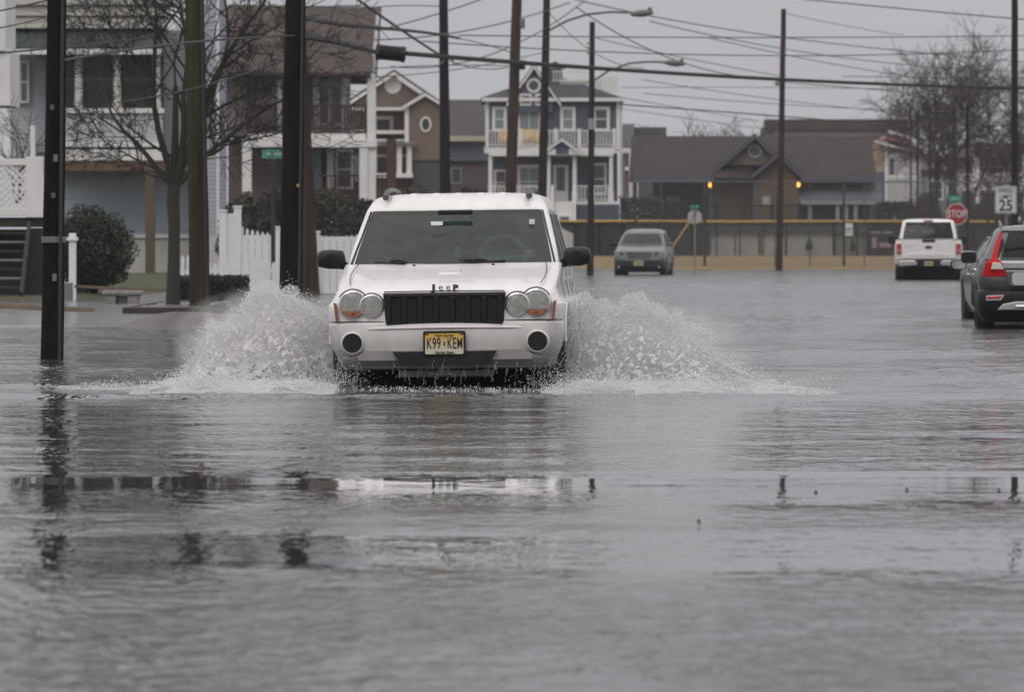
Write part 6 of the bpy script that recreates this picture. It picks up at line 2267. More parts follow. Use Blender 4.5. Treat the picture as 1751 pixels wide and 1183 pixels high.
Y = 138
z = lambda p: Z(p, Y)
x = lambda p: X(p, Y)
f1 = thing('privacy_fence', (x(500), Y, 0), 'tall white vinyl fence with scalloped picket top behind the poles', 'fence')
picket(f1, x(414), x(482), Y, z(405), lambda q: z(386 + 14 * min(1, (q - x(414)) / (x(478) - x(414))) ** .6), .11, .06, [(z(408), z(402)), (z(422), z(417))])
picket(f1, x(540), x(612), Y, z(408), lambda q: z(404 - 4 * abs((q - x(575)) / (x(612) - x(575)))), .11, .06, [(z(412), z(405))])
for a_, b_ in ((412, 484), (540, 612)):
    bd = MB()
    nb = int((x(b_) - x(a_)) / .14)
    for k in range(nb):
        xa = x(a_) + k * (x(b_) - x(a_)) / nb
        bd.box(xa + .004, xa + (x(b_) - x(a_)) / nb - .004, Y + .002, Y + .03, .03, z(406))
    bd.build('boards', white_fence, f1)
for p, q in ((382, 362), (407, 355), (478, 390), (541, 398)):
    MB().box(x(p) - .09, x(p) + .07, Y - .05, Y + .10, .0, z(q)).box(x(p) - .11, x(p) + .09, Y - .07, Y + .12, z(q), z(q) + .04).build('post', white_fence, f1)
MB().box(x(382), x(405), Y + .0, Y + .04, .05, z(365)).build('panel', white_fence, f1)
Y = 124
f2 = thing('picket_fence', (X(400, Y), Y, 0), 'low white picket fence with arched tops right of the bare tree', 'fence')
x = lambda p: X(p, Y)
z = lambda p: Z(p, Y)
picket(f2, x(303), x(352), Y, z(482), lambda q: z(436), .105, .06, [(z(468), z(462)), (z(480), z(476))])
picket(f2, x(358), x(468), Y, z(505), lambda q: z(450 - 15 * math.exp(-((q - x(420)) / (.32)) ** 2) - 1), .112, .065, [(z(466), z(459)), (z(500), z(495))])
for p, q in ((420, 434), (474, 448)):
    MB().box(x(p) - .06, x(p) + .06, Y - .03, Y + .08, .0, z(q)).build('post', white_fence, f2)


# ------------------------------------------------------------------ kerb-side bits at the left corner
def corner_bits():
    Y = 111
    x = lambda p: X(p, Y)
    z = lambda p: Z(p, Y)
    st = mat('old_stone', (.26, .25, .23), .8, var=.3, scale=5, bump=.01, bscale=15)
    b = thing('stone_bench', (x(210), Y, .05), 'low pale stone bench on the wet pavement before the round bush', 'bench')
    MB().box(x(176), x(245), Y - .25, Y + .25, z(504), z(497)).build('seat', st, b, bevel=.02)
    for a_, c_, d_, e_ in ((180, 200, 184, 198), (218, 240, 220, 234)):
        MB().prism([(x(a_), z(504) - .001), (x(c_), z(504) - .001), (x(e_), .04), (x(d_), .04)], Y - .2, Y + .2).build('leg', st, b, bevel=.01)
    MB().box(x(192), x(228), Y - .1, Y + .1, .04, z(506)).build('support', mat('shaded_stone', (.20, .19, .175), .85, var=.3, scale=5), b)
    # timber planter ring round the tree
    Y = 99
    x = lambda p: X(p, Y)
    tm = mat('wet_timber', (.035, .027, .022), .6, var=.4, scale=5, stretch=(.5, 3, 3))
    p = thing('tree_planter', (x(290), Y, 0), 'dark timber edged planting bed around the bare tree and mossy pole', 'planter')
    MB().box(x(232), x(352), 95.6, 95.75, -.1, .16).build('front_timber', tm, p, bevel=.015)
    MB().box(x(232), x(236), 95.751, 107, -.1, .155).build('side_timber', tm, p, bevel=.015)
    MB().box(x(353), x(357), 95.751, 107, -.1, .155).build('side_timber', tm, p, bevel=.015)
    grid_vs = []
    so = MB()
    nx, ny = 14, 14
    for j in range(ny + 1):
        for i in range(nx + 1):
            xx = x(236) + (x(353) - x(236)) * i / nx
            yy = 95.75 + 11.2 * j / ny
            so.v.append((xx, yy, .13 + .05 * mn.noise(Vector((xx * 3, yy * 1.5, 0)))))
    for j in range(ny):
        for i in range(nx):
            q = j * (nx + 1) + i
            so.f.append((q, q + 1, q + nx + 2, q + nx + 1))
    so.build('soil', mud_m, p, smooth=60)
    # pale plank along the pavement edge
    Y = 104
    tp = thing('timber_plank', (X(60, Y), Y, .05), 'long pale timber plank lying along the pavement at the far left', 'plank')
    MB().bar((X(-40, Y), Y, Z(523, Y)), (X(158, 98), 98, Z(533, 98)), .07, .12).build('plank', mat('pale_timber', (.22, .16, .11), .7, var=.3, scale=3), tp)
    MB().bar((X(-40, Y), Y - .15, Z(530, Y)), (X(150, 98), 97.9, Z(538, 98)), .08, .1).build('lower_plank', tm, tp)
    # garden edging beside the lawn
    e = thing('garden_edging', (X(170, 117), 117, .1), 'low brown garden edging between the lawn and the pavement', 'edging')
    MB().bar((X(132, 117), 117, Z(490, 117)), (X(300, 114), 114, Z(497, 114)), .05, .12).build('edging_board', mat('edging_brown', (.13, .10, .07), .8), e)
    # fallen leaf floating in front of the calm water, and drifting scraps
    lf = thing('dead_leaf', (X(350, 31.6), 31.6, .0), 'curled brown dead leaf floating on the still water, lower left', 'leaf')
    c = Vector((X(350, 31.6), 31.6, .004))
    l_ = MB()
    n = 9
    for i in range(n + 1):
        t_ = i / n
        w_ = .02 * math.sin(math.pi * min(1, t_ * 1.05)) + .001
        for s_ in (-1, 0, 1):
            l_.v.append((c.x - .028 + .056 * t_ + .004 * s_, c.y + s_ * w_, c.z + .004 + .026 * (1 - t_) ** .8 * (1 if s_ > 0 else .3) + .006 * math.sin(t_ * 9)))
    for i in range(n):
        for k in (0, 1):
            q = i * 3 + k
            l_.f.append((q, q + 1, q + 4, q + 3))
    o = l_.build('blade', mat('dead_leaf_brown', (.12, .05, .03), .6, var=.5, scale=40), lf, smooth=60)
    o.modifiers.new('s', 'SOLIDIFY').thickness = .002
    MB().tube([(c.x + .025, c.y, c.z + .01), (c.x + .042, c.y - .01, c.z + .004)], .0015, 5).build('stalk', mat('dead_leaf_brown', (.17, .055, .03)), lf)
    for k, (px, py) in enumerate(((1551, 838), (1395, 842), (1195, 892), (1708, 838), (524, 808))):
        Y = base_Y(py)
        d = MB()
        rr = .0045
        rng = random.Random(k)
        d.tube([(X(px, Y) - rr * 1.6, Y, .003), (X(px, Y), Y + rng.uniform(-.01, .01), .008), (X(px, Y) + rr * 1.5, Y, .002)], [.002, .006, .002], 6)
        o = d.build('floating_twig', mat('twig_dark', (.04, .03, .03), .8))
        tag(o, ['small dark scrap floating right of middle on the calm strip', 'small dark scrap floating in the middle of the calm strip', 'lone dark scrap floating below the calm strip',
                'small dark scrap floating at the right end of the calm strip', 'tiny dark scrap floating right of the dead leaf'][k], 'debris')


corner_bits()
# ------------------------------------------------------------------ vegetation
def bush(name, c, rad, n, leaf, m, label, cat='bush', group=None, seed=1, boxy=False, extra=None, stem=True):
    """many small leaves through the volume, thicker towards the surface"""
    rng = np.random.RandomState(seed)
    t = thing(name, (c[0], c[1], max(0, c[2] - rad[2])), label, cat, group)
    d = rng.normal(size=(n, 3))
    d /= np.linalg.norm(d, axis=1)[:, None]
    if boxy:
        d = rng.uniform(-1, 1, (n, 3))
        ax = rng.randint(0, 3, n)
        d[np.arange(n), ax] = np.sign(d[np.arange(n), ax])
    rr = rng.uniform(.35, 1.0, n) ** .5
    if boxy:
        rr = rng.uniform(.7, 1.0, n)
    lump = np.array([mn.noise(Vector(q * 2.6) + Vector((seed, 0, 0))) for q in d])
    p = d * (rr * (1 + (.06 if boxy else .22) * lump))[:, None] * np.array(rad) + np.array(c)
    p = p[p[:, 2] > c[2] - rad[2] * .97]
    n = len(p)
    a = rng.normal(size=(n, 3))
    a /= np.linalg.norm(a, axis=1)[:, None]
    b = np.cross(a, rng.normal(size=(n, 3)))
    b /= np.linalg.norm(b, axis=1)[:, None]
    s = leaf * rng.uniform(.6, 1.3, n)[:, None]
    v = np.stack([p - a * s, p + b * s * .55, p + a * s, p - b * s * .55], 1).reshape(-1, 3) - np.array(t.location)
    me = bpy.data.meshes.new('leaves')
    me.vertices.add(len(v))
    me.vertices.foreach_set('co', v.ravel())
    me.loops.add(len(v))
    me.loops.foreach_set('vertex_index', np.arange(len(v)))
    me.polygons.add(n)
    me.polygons.foreach_set('loop_start', np.arange(0, 4 * n, 4))
    me.polygons.foreach_set('loop_total', np.full(n, 4))
    me.update(calc_edges=True)
    me.materials.append(m)
    o = bpy.data.objects.new('leaves', me)
    COL.objects.link(o)
    o.parent = t
    if stem:
        sm = MB()
        rg = random.Random(seed)
        zb = c[2] - rad[2]
        for k in range(9):
            g = rg.uniform(0, 6.28)
            e = (c[0] + rad[0] * .7 * math.cos(g), c[1] + rad[1] * .7 * math.sin(g), c[2] + rad[2] * rg.uniform(-.2, .7))
            sm.tube([(c[0] + rg.uniform(-.1, .1) * rad[0], c[1], zb - .05), ((c[0] + e[0]) / 2, (c[1] + e[1]) / 2, zb + rad[2] * .5), e], [.03, .02, .008], 5)
        sm.build('stems', pole_grey, t)
    return t


ever = mat('evergreen_leaf', (.028, .048, .021), .6, var=.45, scale=4)
olive = mat('olive_leaf', (.048, .05, .028), .7, var=.45, scale=3, col2=(.045, .032, .022))
privet = mat('dark_hedge_leaf', (.035, .04, .026), .7, var=.45, scale=3, col2=(.03, .024, .02))
Y = 126
bush('round_bush', (X(158, Y), Y, Z(428, Y) - .0), (70 * Y / F, .9, 72 * Y / F), 16000, .035, ever, 'large clipped round evergreen bush before the blue sided house', seed=3)
Y = 110
bush('box_hedge', (X(389, Y), Y, .28), (33 * Y / F, 1.2, .27), 14000, .03, privet, 'low dark clipped hedge right of the mossy pole', 'hedge', seed=5, boxy=True)
Y = 118
bush('box_hedge', (X(318, Y), Y, .26), (22 * Y / F, .9, .24), 9000, .03, privet, 'low dark hedge between the bare tree and the mossy pole', 'hedge', seed=6, boxy=True)
k = 0
for px, py, rx, lab in ((415, 335, 42, 'leftmost brown green shrub below the dark deck'), (470, 322, 40, 'brown green shrub behind the street name sign post'), (560, 322, 52, 'broad olive shrub right of the thick dark pole'), (625, 342, 40, 'dark shrub just left of the white car roof'), (700, 318, 60, 'wide dark shrub mass above the white car roof'), (800, 325, 50, 'dark shrub above the middle of the white car roof')):
    Y = 158 + 3 * (k % 3) + (40 if px > 650 else 0)
    zt = Z(py, Y)
    bush('shrub', (X(px, Y), Y, zt / 2 + .05), (rx * Y / F, 1.4, zt / 2), 9000, .055, olive if k % 2 == 0 else privet, lab, 'shrub', 'shrubs in front of the houses', seed=20 + k)
    k += 1
for px, py, rx, Y, lab in ((1112, 340, 50, 318, 'dark hedge mass between navy house and clubhouse'), (1530, 348, 30, 322, 'dark hedge block left of the pickup in front of the white house'), (1585, 330, 26, 325, 'dark evergreen shrub behind the pickup cab'), (1690, 345, 45, 316, 'tangled dark shrub behind the stop sign')):
    zt = Z(py, Y)
    bush('shrub', (X(px, Y), Y, zt / 2 + .2), (rx * Y / F, 1.5, zt / 2 - .15), 8000, .09, privet, lab, 'shrub', seed=40 + k, boxy=(px < 1540))
    k += 1


def bare_tree(name, base, spec, label, m_trunk, m_twig, seed=1, cat='tree', group=None, smin=.22):
    """spec: list of (start height, direction, length, radius) of main limbs; recursion adds the twigs"""
    rng = random.Random(seed)
    t = thing(name, base, label, cat, group)
    T, C = MB(), MB()

    def grow(p, d, L, r, lev, maxlev, up, nn, tw):
        n = 4 if lev > 1 else 7
        pts, rad = [p.copy()], [r]
        q, dd = p.copy(), d.normalized()
        for i in range(n):
            dd = (dd + Vector((rng.gauss(0, .13), rng.gauss(0, .13), rng.gauss(0, .08) + up))).normalized()
            q = q + dd * (L / n)
            pts.append(q.copy())
            rad.append(max(tw, r * (1 - .75 * (i + 1) / n)))
        (T if lev <= 1 else C).tube(pts, rad, 8 if lev == 0 else 5 if lev < 3 else 3, caps=False)
        if lev >= maxlev:
            return
        m = nn[min(lev, len(nn) - 1)]
        for k in range(m):
            s = rng.uniform(smin if lev == 0 else .22, 1.0)
            i = min(n - 1, int(s * n))
            a = pts[i].lerp(pts[i + 1], s * n - i)
            td = (pts[i + 1] - pts[i]).normalized()
            side = td.orthogonal().normalized()
            side.rotate(Matrix.Rotation(rng.uniform(0, 6.283), 3, td))
            nd = (td * rng.uniform(.55, 1.0) + side * rng.uniform(.5, .95)).normalized()
            grow(a, nd, L * rng.uniform(.38, .68), max(tw, rad[i] * rng.uniform(.45, .7)), lev + 1, maxlev, up, nn, tw)
    for (h0, d, L, r, lev, maxlev, up, nn, tw) in spec:
        grow(Vector(base) + Vector(h0), Vector(d), L, r, lev, maxlev, up, nn, tw)
    T.build('trunk', m_trunk, t, smooth=60)
    C.build('crown', m_twig, t)
    return t, T, C


bark = mat('wet_bark', (.042, .036, .03), .85, var=.4, scale=6, bump=.01, bscale=25, stretch=(3, 3, .5), col2=(.03, .035, .022))
twig = mat('dark_twig', (.024, .02, .018), .8)
Yt = 103.5
bx = X(297, Yt)
h = Z(318, Yt)


def street_tree():
    base = (bx, Yt, .1)
    sp = []
    nn = (5, 6, 5, 3)
    dirs = [(-.6, .1, 1.0, 2.2, .05), (-.3, -.3, 1.5, 3.3, .062), (.05, .3, 1.6, 4.0, .07), (.4, -.2, 1.5, 3.5, .06), (.75, .25, 1.0, 2.6, .05), (.3, .5, 1.6, 3.6, .055), (-.1, .5, 1.6, 3.8, .06)]
    for dx, dy, dz, L, r in dirs:
        sp.append(((.0 + .04 * dx, 0, h - .12), (dx, dy, dz), L, r, 0, 4, .05, nn, .0055))
    for dx, dy, dz, L, zz in ((-1.3, .2, .35, 1.4, .15), (1.3, -.2, .3, 1.6, .3), (-1.1, -.4, .55, 1.6, .45), (1.2, .3, .5, 1.9, .6), (-1.4, -.1, .15, 1.2, .1)):
        sp.append(((0, 0, h - .1 + zz), (dx, dy, dz), L, .026, 1, 4, .04, (6, 6, 5, 4), .0055))
    t, T, C = bare_tree('street_tree', base, sp, 'leafless street tree with green tinged trunk and dense dark twigs, left', bark, twig, seed=12)
    tr = MB()
    tr.tube([(bx - .02, Yt, -.15), (bx - .01, Yt, .2), (bx, Yt, .8), (bx + .01, Yt, 1.4), (bx - .01, Yt, h - .25), (bx, Yt, h)], [.15, .118, .10, .096, .108, .10], 12)
    tr.tube([(bx, Yt, h - .3), (bx + .02, Yt, h + .6), (bx + .03, Yt, h + 1.6)], [.09, .06, .04], 8)
    tr.build('trunk', bark, t, smooth=60)


street_tree()

far_bark = mat('far_bark', (.075, .055, .05), .9, var=.3, scale=3)
far_twig = mat('reddish_twig', (.055, .034, .031), .9)


def far_tree(px, py_top, Y, wpx, label, seed, stems=5, tw=.014, z0=.42, group=None, nn=(6, 6, 6)):
    h_ = Z(py_top, Y) - z0
    wd = wpx * Y / F / 2
    sp = []
    rng = random.Random(seed)
    for k in range(stems):
        a = (k / (stems - 1) - .5) * 2
        sp.append(((a * .3, 0, 0), (a * wd / h_ * 1.0, rng.uniform(-.3, .3), 1), h_ * (.70 - .12 * abs(a) ** 2), .11 * h_ / 10, 0, 3 if stems < 6 else 4, .02, nn, tw))
    return bare_tree('bare_tree', (X(px, Y), Y, z0), sp, label, far_bark, far_twig, seed, 'tree', group, smin=.5)[0]


far_tree(1622, 92, 345, 235, 'big bare tree with reddish twigs at the right, tallest of the far trees', 31, 8, nn=(6, 6, 5, 4), tw=.012)
far_tree(1180, 235, 365, 60, 'small bare tree top at left behind the clubhouse ridge', 33, 5, nn=(7, 6, 5))
far_tree(1225, 228, 368, 60, 'small bare tree top in the middle behind the clubhouse ridge', 34, 5, nn=(7, 6, 5))
far_tree(1265, 232, 366, 50, 'small bare tree top at right behind the clubhouse ridge', 35, 5, nn=(7, 6, 5))
far_tree(1668, 330, 312, 60, 'reddish bare thicket between the stop sign and the speed limit sign', 36, 5, nn=(5, 5, 5))
far_tree(1595, 330, 318, 50, 'bare thicket behind the pickup truck', 37, 5, nn=(5, 5, 5))
far_tree(1740, 190, 360, 60, 'bare tree partly hidden by the dark pole at the right edge', 38, 4)
far_tree(935, 30, 520, 200, 'faint bare tree far behind the navy house', 39, 5, nn=(4, 4, 4), tw=.02) if False else None
Yq = 123.6
sp = [((0, 0, .25), (dx, dy, 1.6), 1.5, .02, 1, 3, .03, (5, 5, 5), .005) for dx, dy in ((-.5, 0), (-.2, .3), (.1, -.2), (.4, .2), (.7, 0))]
bare_tree('porch_shrub', (X(30, Yq), Yq, Z(372, 122)), sp, 'bare twiggy shrub against the white porch at the far left', far_bark, twig, 41, 'shrub')

# old piling posts and thin trunks beside the big far tree
for k, (px, py, Y, w_, lab) in enumerate(((1557, 182, 305, 3, 'greenish weathered post, leftmost beside the far tree'), (1569, 190, 306, 4, 'dark post second from left beside the far tree'), (1590, 182, 300, 5, 'dark post in the middle before the far tree'),
                                         (1632, 182, 306, 5, 'dark brown post before the trunk of the far tree'), (1654, 180, 298, 5, 'black post right of the far tree with a lamp cap'))):
    o = thing('timber_post', (X(px, Y), Y, .3), lab, 'post', 'tall posts beside the big bare tree')
    MB().tube([(X(px + 1, Y), Y, .2), (X(px, Y), Y, Z(py, Y))], [w_ / 2 * Y / F * 1.3, w_ / 2 * Y / F], 8).build('post', pole_grey if k != 4 else creosote, o, smooth=60)


# ------------------------------------------------------------------ spray and foam thrown up by the truck
foam_m = bpy.data.materials.new('spray_water')
foam_m.use_nodes = True
_t = foam_m.node_tree
_b = _t.nodes['Principled BSDF']
_b.inputs['Base Color'].default_value = (.96, .955, .95, 1)
_b.inputs['Roughness'].default_value = .35
_b.inputs['Subsurface Weight'].default_value = 0
_tr = _t.nodes.new('ShaderNodeBsdfTranslucent')
_tr.inputs[0].default_value = (.92, .92, .92, 1)
_mx = _t.nodes.new('ShaderNodeMixShader')
_mx.inputs[0].default_value = .55
_t.links.new(_b.outputs[0], _mx.inputs[1])
_t.links.new(_tr.outputs[0], _mx.inputs[2])
_t.links.new(_mx.outputs[0], _t.nodes['Material Output'].inputs['Surface'])

OCT_V = np.array([(1, 0, 0), (-1, 0, 0), (0, 1, 0), (0, -1, 0), (0, 0, 1), (0, 0, -1)], float)
OCT_F = np.array([(0, 2, 4), (2, 1, 4), (1, 3, 4), (3, 0, 4), (2, 0, 5), (1, 2, 5), (3, 1, 5), (0, 3, 5)])


def droplets(name, P, Rr, label, stretch=None, seed=0, sheets=()):
    """P n x 3 positions, Rr radii -> one mesh of n small drops, plus torn water sheets"""
    rng = np.random.RandomState(seed)
    n = len(P)
    q = rng.normal(size=(n, 4))
    q /= np.linalg.norm(q, axis=1)[:, None]
    w_, x_, y_, z_ = q.T
    M_ = np.stack([1 - 2 * (y_ * y_ + z_ * z_), 2 * (x_ * y_ - z_ * w_), 2 * (x_ * z_ + y_ * w_), 2 * (x_ * y_ + z_ * w_), 1 - 2 * (x_ * x_ + z_ * z_), 2 * (y_ * z_ - x_ * w_), 2 * (x_ * z_ - y_ * w_), 2 * (y_ * z_ + x_ * w_), 1 - 2 * (x_ * x_ + y_ * y_)], 1).reshape(n, 3, 3)
    sc = np.stack([Rr * rng.uniform(.7, 1.0, n), Rr * rng.uniform(.7, 1.0, n), Rr * rng.uniform(1.0, 2.2, n)], 1)
    V = OCT_V[None] * sc[:, None, :]
    V = np.einsum('nij,nkj->nki', M_, V) + P[:, None, :]
    V = V.reshape(-1, 3)
    Fc = (OCT_F[None] + (np.arange(n) * 6)[:, None, None]).reshape(-1, 3)
    sizes = [len(V)]
    for sv, sf in sheets:
        Fc = np.concatenate([Fc, np.array(sf) + len(V)])
        V = np.concatenate([V, np.array(sv)])
    me = bpy.data.meshes.new(name)
    me.vertices.add(len(V))
    me.vertices.foreach_set('co', V.ravel())
    me.loops.add(Fc.size)
    me.loops.foreach_set('vertex_index', Fc.ravel().astype(np.int32))
    me.polygons.add(len(Fc))
    me.polygons.foreach_set('loop_start', np.arange(0, Fc.size, 3))
    me.polygons.foreach_set('loop_total', np.full(len(Fc), 3))
    me.update(calc_edges=True)
    me.materials.append(foam_m)
    o = bpy.data.objects.new(name, me)
    COL.objects.link(o)
    tag(o, label, 'spray', None, 'stuff')
    return o


def fbm(P, f, seed=0, oct_=3):
    """cheap vectorised value-noise-like field from rotated sines (0..1)"""
    rng = np.random.RandomState(seed)
    s = np.zeros(len(P))
    a = 1.0
    tot = 0
    for o in range(oct_):
        acc = np.zeros(len(P))
        for k in range(7):
            d = rng.normal(size=3)
            d /= np.linalg.norm(d)
            acc += np.sin(P @ (d * f * rng.uniform(.7, 1.4)) + rng.uniform(0, 6.28) + 1.3 * np.sin(P @ (rng.normal(size=3) * f * .5)))
        s += a * acc / 3.6
        tot += a
        a *= .55
        f *= 2.1
    return .5 + .5 * np.tanh(s / tot * 1.2)


def sheet_piece(x0, x1, hf, yf, seed, thr, res=.009, zmin=0.0, amp=.032):
    """ragged, holed curtain of water"""
    nx = int(abs(x1 - x0) / res)
    nz = int(.80 / res)
    gx, gz = np.meshgrid(np.linspace(x0, x1, nx), np.linspace(0, 1, nz))
    h_ = hf(gx)
    zz = zmin + gz * h_
    yy = yf(gx, gz)
    P = np.stack([gx.ravel(), yy.ravel(), zz.ravel()], 1)
    nz1 = fbm(P, 16, seed, 3)
    nz2 = fbm(P, 46, seed + 5, 2)
    nz3 = fbm(P, 105, seed + 9, 2)
    P[:, 1] += amp * (nz1 - .5) * 2 + amp * .6 * (nz2 - .5)
    P[:, 0] += .02 * (nz2 - .5)
    P[:, 2] = np.maximum(.0, P[:, 2] + .03 * (nz1 - .5) + .02 * (nz3 - .5))
    top = np.maximum(0, gz.ravel() - .5) / .5
    if thr < .4:            # dense plume: nearly closed, pricked with small holes
        keep = (.22 * nz1 + .36 * nz2 + .42 * nz3) > (thr + .2 * top)
    else:                   # lace of torn ligaments
        w_ = .052 * (1.25 - .75 * top)
        keep = ((np.abs(nz2 - .5) < w_ * 1.5) | (np.abs(nz3 - .5) < w_ * 1.5)) & (nz1 > .22 + .25 * top) | ((.5 * nz1 + .5 * nz3) > .74)
    idx = np.arange(nx * nz).reshape(nz, nx)
    a, b, c, d = idx[:-1, :-1].ravel(), idx[:-1, 1:].ravel(), idx[1:, 1:].ravel(), idx[1:, :-1].ravel()
    ok = keep[a] & keep[c]
    f = np.concatenate([np.stack([a, b, c], 1)[ok & keep[b]], np.stack([a, c, d], 1)[ok & keep[d]]])
    used, inv = np.unique(f, return_inverse=True)
    return P[used], inv.reshape(-1, 3)


S50 = F / 50.6


def env(pts, gx):
    xs_ = (np.array([p[0] for p in pts]) - 875.5) / S50
    zs_ = 1.12 - (np.array([p[1] for p in pts]) - 415) / S50
    return np.interp(gx, xs_, zs_, left=.02, right=.02)


ENV_L = [(296, 655), (318, 632), (332, 606), (345, 580), (352, 558), (372, 572), (388, 556), (402, 548), (418, 520), (432, 506), (448, 500), (464, 501), (476, 516), (490, 506), (503, 510), (515, 530), (530, 536), (548, 543), (566, 556), (585, 575)]
ENV_R = [(938, 640), (956, 590), (966, 545), (985, 524), (1003, 516), (1018, 530), (1040, 528), (1052, 540), (1072, 522), (1090, 520), (1102, 514), (1112, 534), (1132, 536), (1150, 556), (1163, 541), (1178, 566), (1195, 568), (1212, 576), (1222, 604), (1240, 626), (1275, 640), (1310, 655)]


def make_spray(side, ENV, seed, nd, label):
    rng = np.random.RandomState(seed)
    xa = (ENV[0][0] - 875.5) / S50
    xb = (ENV[-1][0] - 875.5) / S50
    wheel_x = -.52 + side * .88
    hf = lambda gx: np.maximum(.01, env(ENV, gx))
    # depth: the fan leaves the wheel and leans out and back, bulging toward the lens lower down
    yf0 = lambda gx, gz: 50.9 + .35 * np.abs(gx - wheel_x) - .9 * (1 - gz) ** 1.5 * np.minimum(1, np.abs(gx - wheel_x))
    sheets = []
    thr = (.5, .36, .33, .5) if side < 0 else (.5, .5, .5, .5)
    for k in range(4):
        yf = lambda gx, gz, k=k: yf0(gx, gz) + .22 * (k - 1.0)
        sc_ = (.96, 1.0, .9, .8)[k]
        sheets.append(sheet_piece(xa, xb, lambda g, s_=sc_: hf(g) * s_, yf, seed + 11 * k, thr[k]))
    # drops
    N = nd * 3
    x = rng.uniform(xa - .12, xb + .12, N)
    u = rng.uniform(0, 1.0, N)
    hh = hf(np.clip(x, xa, xb))
    over = rng.uniform(0, 1, N) < .12
    zz = np.where(over, hh * rng.uniform(.95, 1.13, N), hh * u)
    y = yf0(x, np.clip(u, 0, 1)) + np.where(rng.uniform(0, 1, N) < .3, rng.normal(-.05, .10, N), .15 + np.abs(rng.normal(0, .35, N)))
    P = np.stack([x, y, zz], 1)
    n1 = fbm(P, 8, seed + 70, 3)
    n2 = fbm(P, 34, seed + 80, 2)
    dens = (n1 * .5 + n2 * .8) ** 3 * 1.4
    near = np.exp(-((x - wheel_x) / .32) ** 2 - ((zz - .10) / .16) ** 2)
    dens *= 1 - .8 * near
    outw = np.clip((np.abs(x - wheel_x) - .35) / 1.1, 0, 1)
    dens *= 1 - (.55 if side > 0 else .25) * outw
    keep = (rng.uniform(0, 1, N) < dens) & (zz > .0)
    P = P[keep][:nd]
    r = .0017 + .0032 * rng.uniform(0, 1, len(P)) ** 3
    # filaments and crown tips torn from the upper rim
    fil = []
    fr = []
    for k in range(520):
        x0 = rng.uniform(xa, xb)
        h0 = float(hf(np.array([x0]))[0]) * rng.uniform(.45, 1.0) if k % 3 else float(hf(np.array([x0]))[0]) * .98
        p = np.array([x0, float(yf0(x0, .8)) + rng.normal(0, .2), h0])
        d = np.array([side * rng.uniform(-.2, 1.0), rng.normal(0, .3), rng.uniform(-.1, 1.1)])
        d /= np.linalg.norm(d)
        L = rng.uniform(.03, .13)
        m = int(L / .006)
        bend = rng.normal(0, 1.2, 3)
        for i in range(m):
            t_ = i / m
            fil.append(p + d * L * t_ + bend * (L * t_) ** 2 * 1.5 + np.array([0, 0, -2.5 * (L * t_) ** 2]))
            fr.append(.0055 * (1 - .6 * t_) * (1 + .4 * math.sin(i * 1.3)))
        fil.append(fil[-1] + d * .008)
        fr.append(rng.uniform(.004, .008))
    # stray drops flung beyond the fan
    ns = 900
    xs_ = rng.uniform(xa - .5 * (side < 0), xb + .5 * (side > 0), ns)
    zs_ = np.maximum(.01, hf(np.clip(xs_, xa, xb)) * rng.uniform(.9, 1.22, ns) + rng.normal(0, .04, ns))
    P2 = np.stack([xs_, 50.9 + rng.normal(0, .5, ns), zs_], 1)
    P = np.concatenate([P, np.array(fil), P2])
    r = np.concatenate([r, np.array(fr), .002 + .004 * rng.uniform(0, 1, ns) ** 2])
    P[:, 2] = np.maximum(P[:, 2], .004)
    droplets('water_spray', P, r, label, seed=seed, sheets=sheets)


make_spray(-1, ENV_L, 5, 110000, 'white plume of spray thrown up left of the car')
make_spray(1, ENV_R, 9, 100000, 'white plume of spray thrown up right of the car')


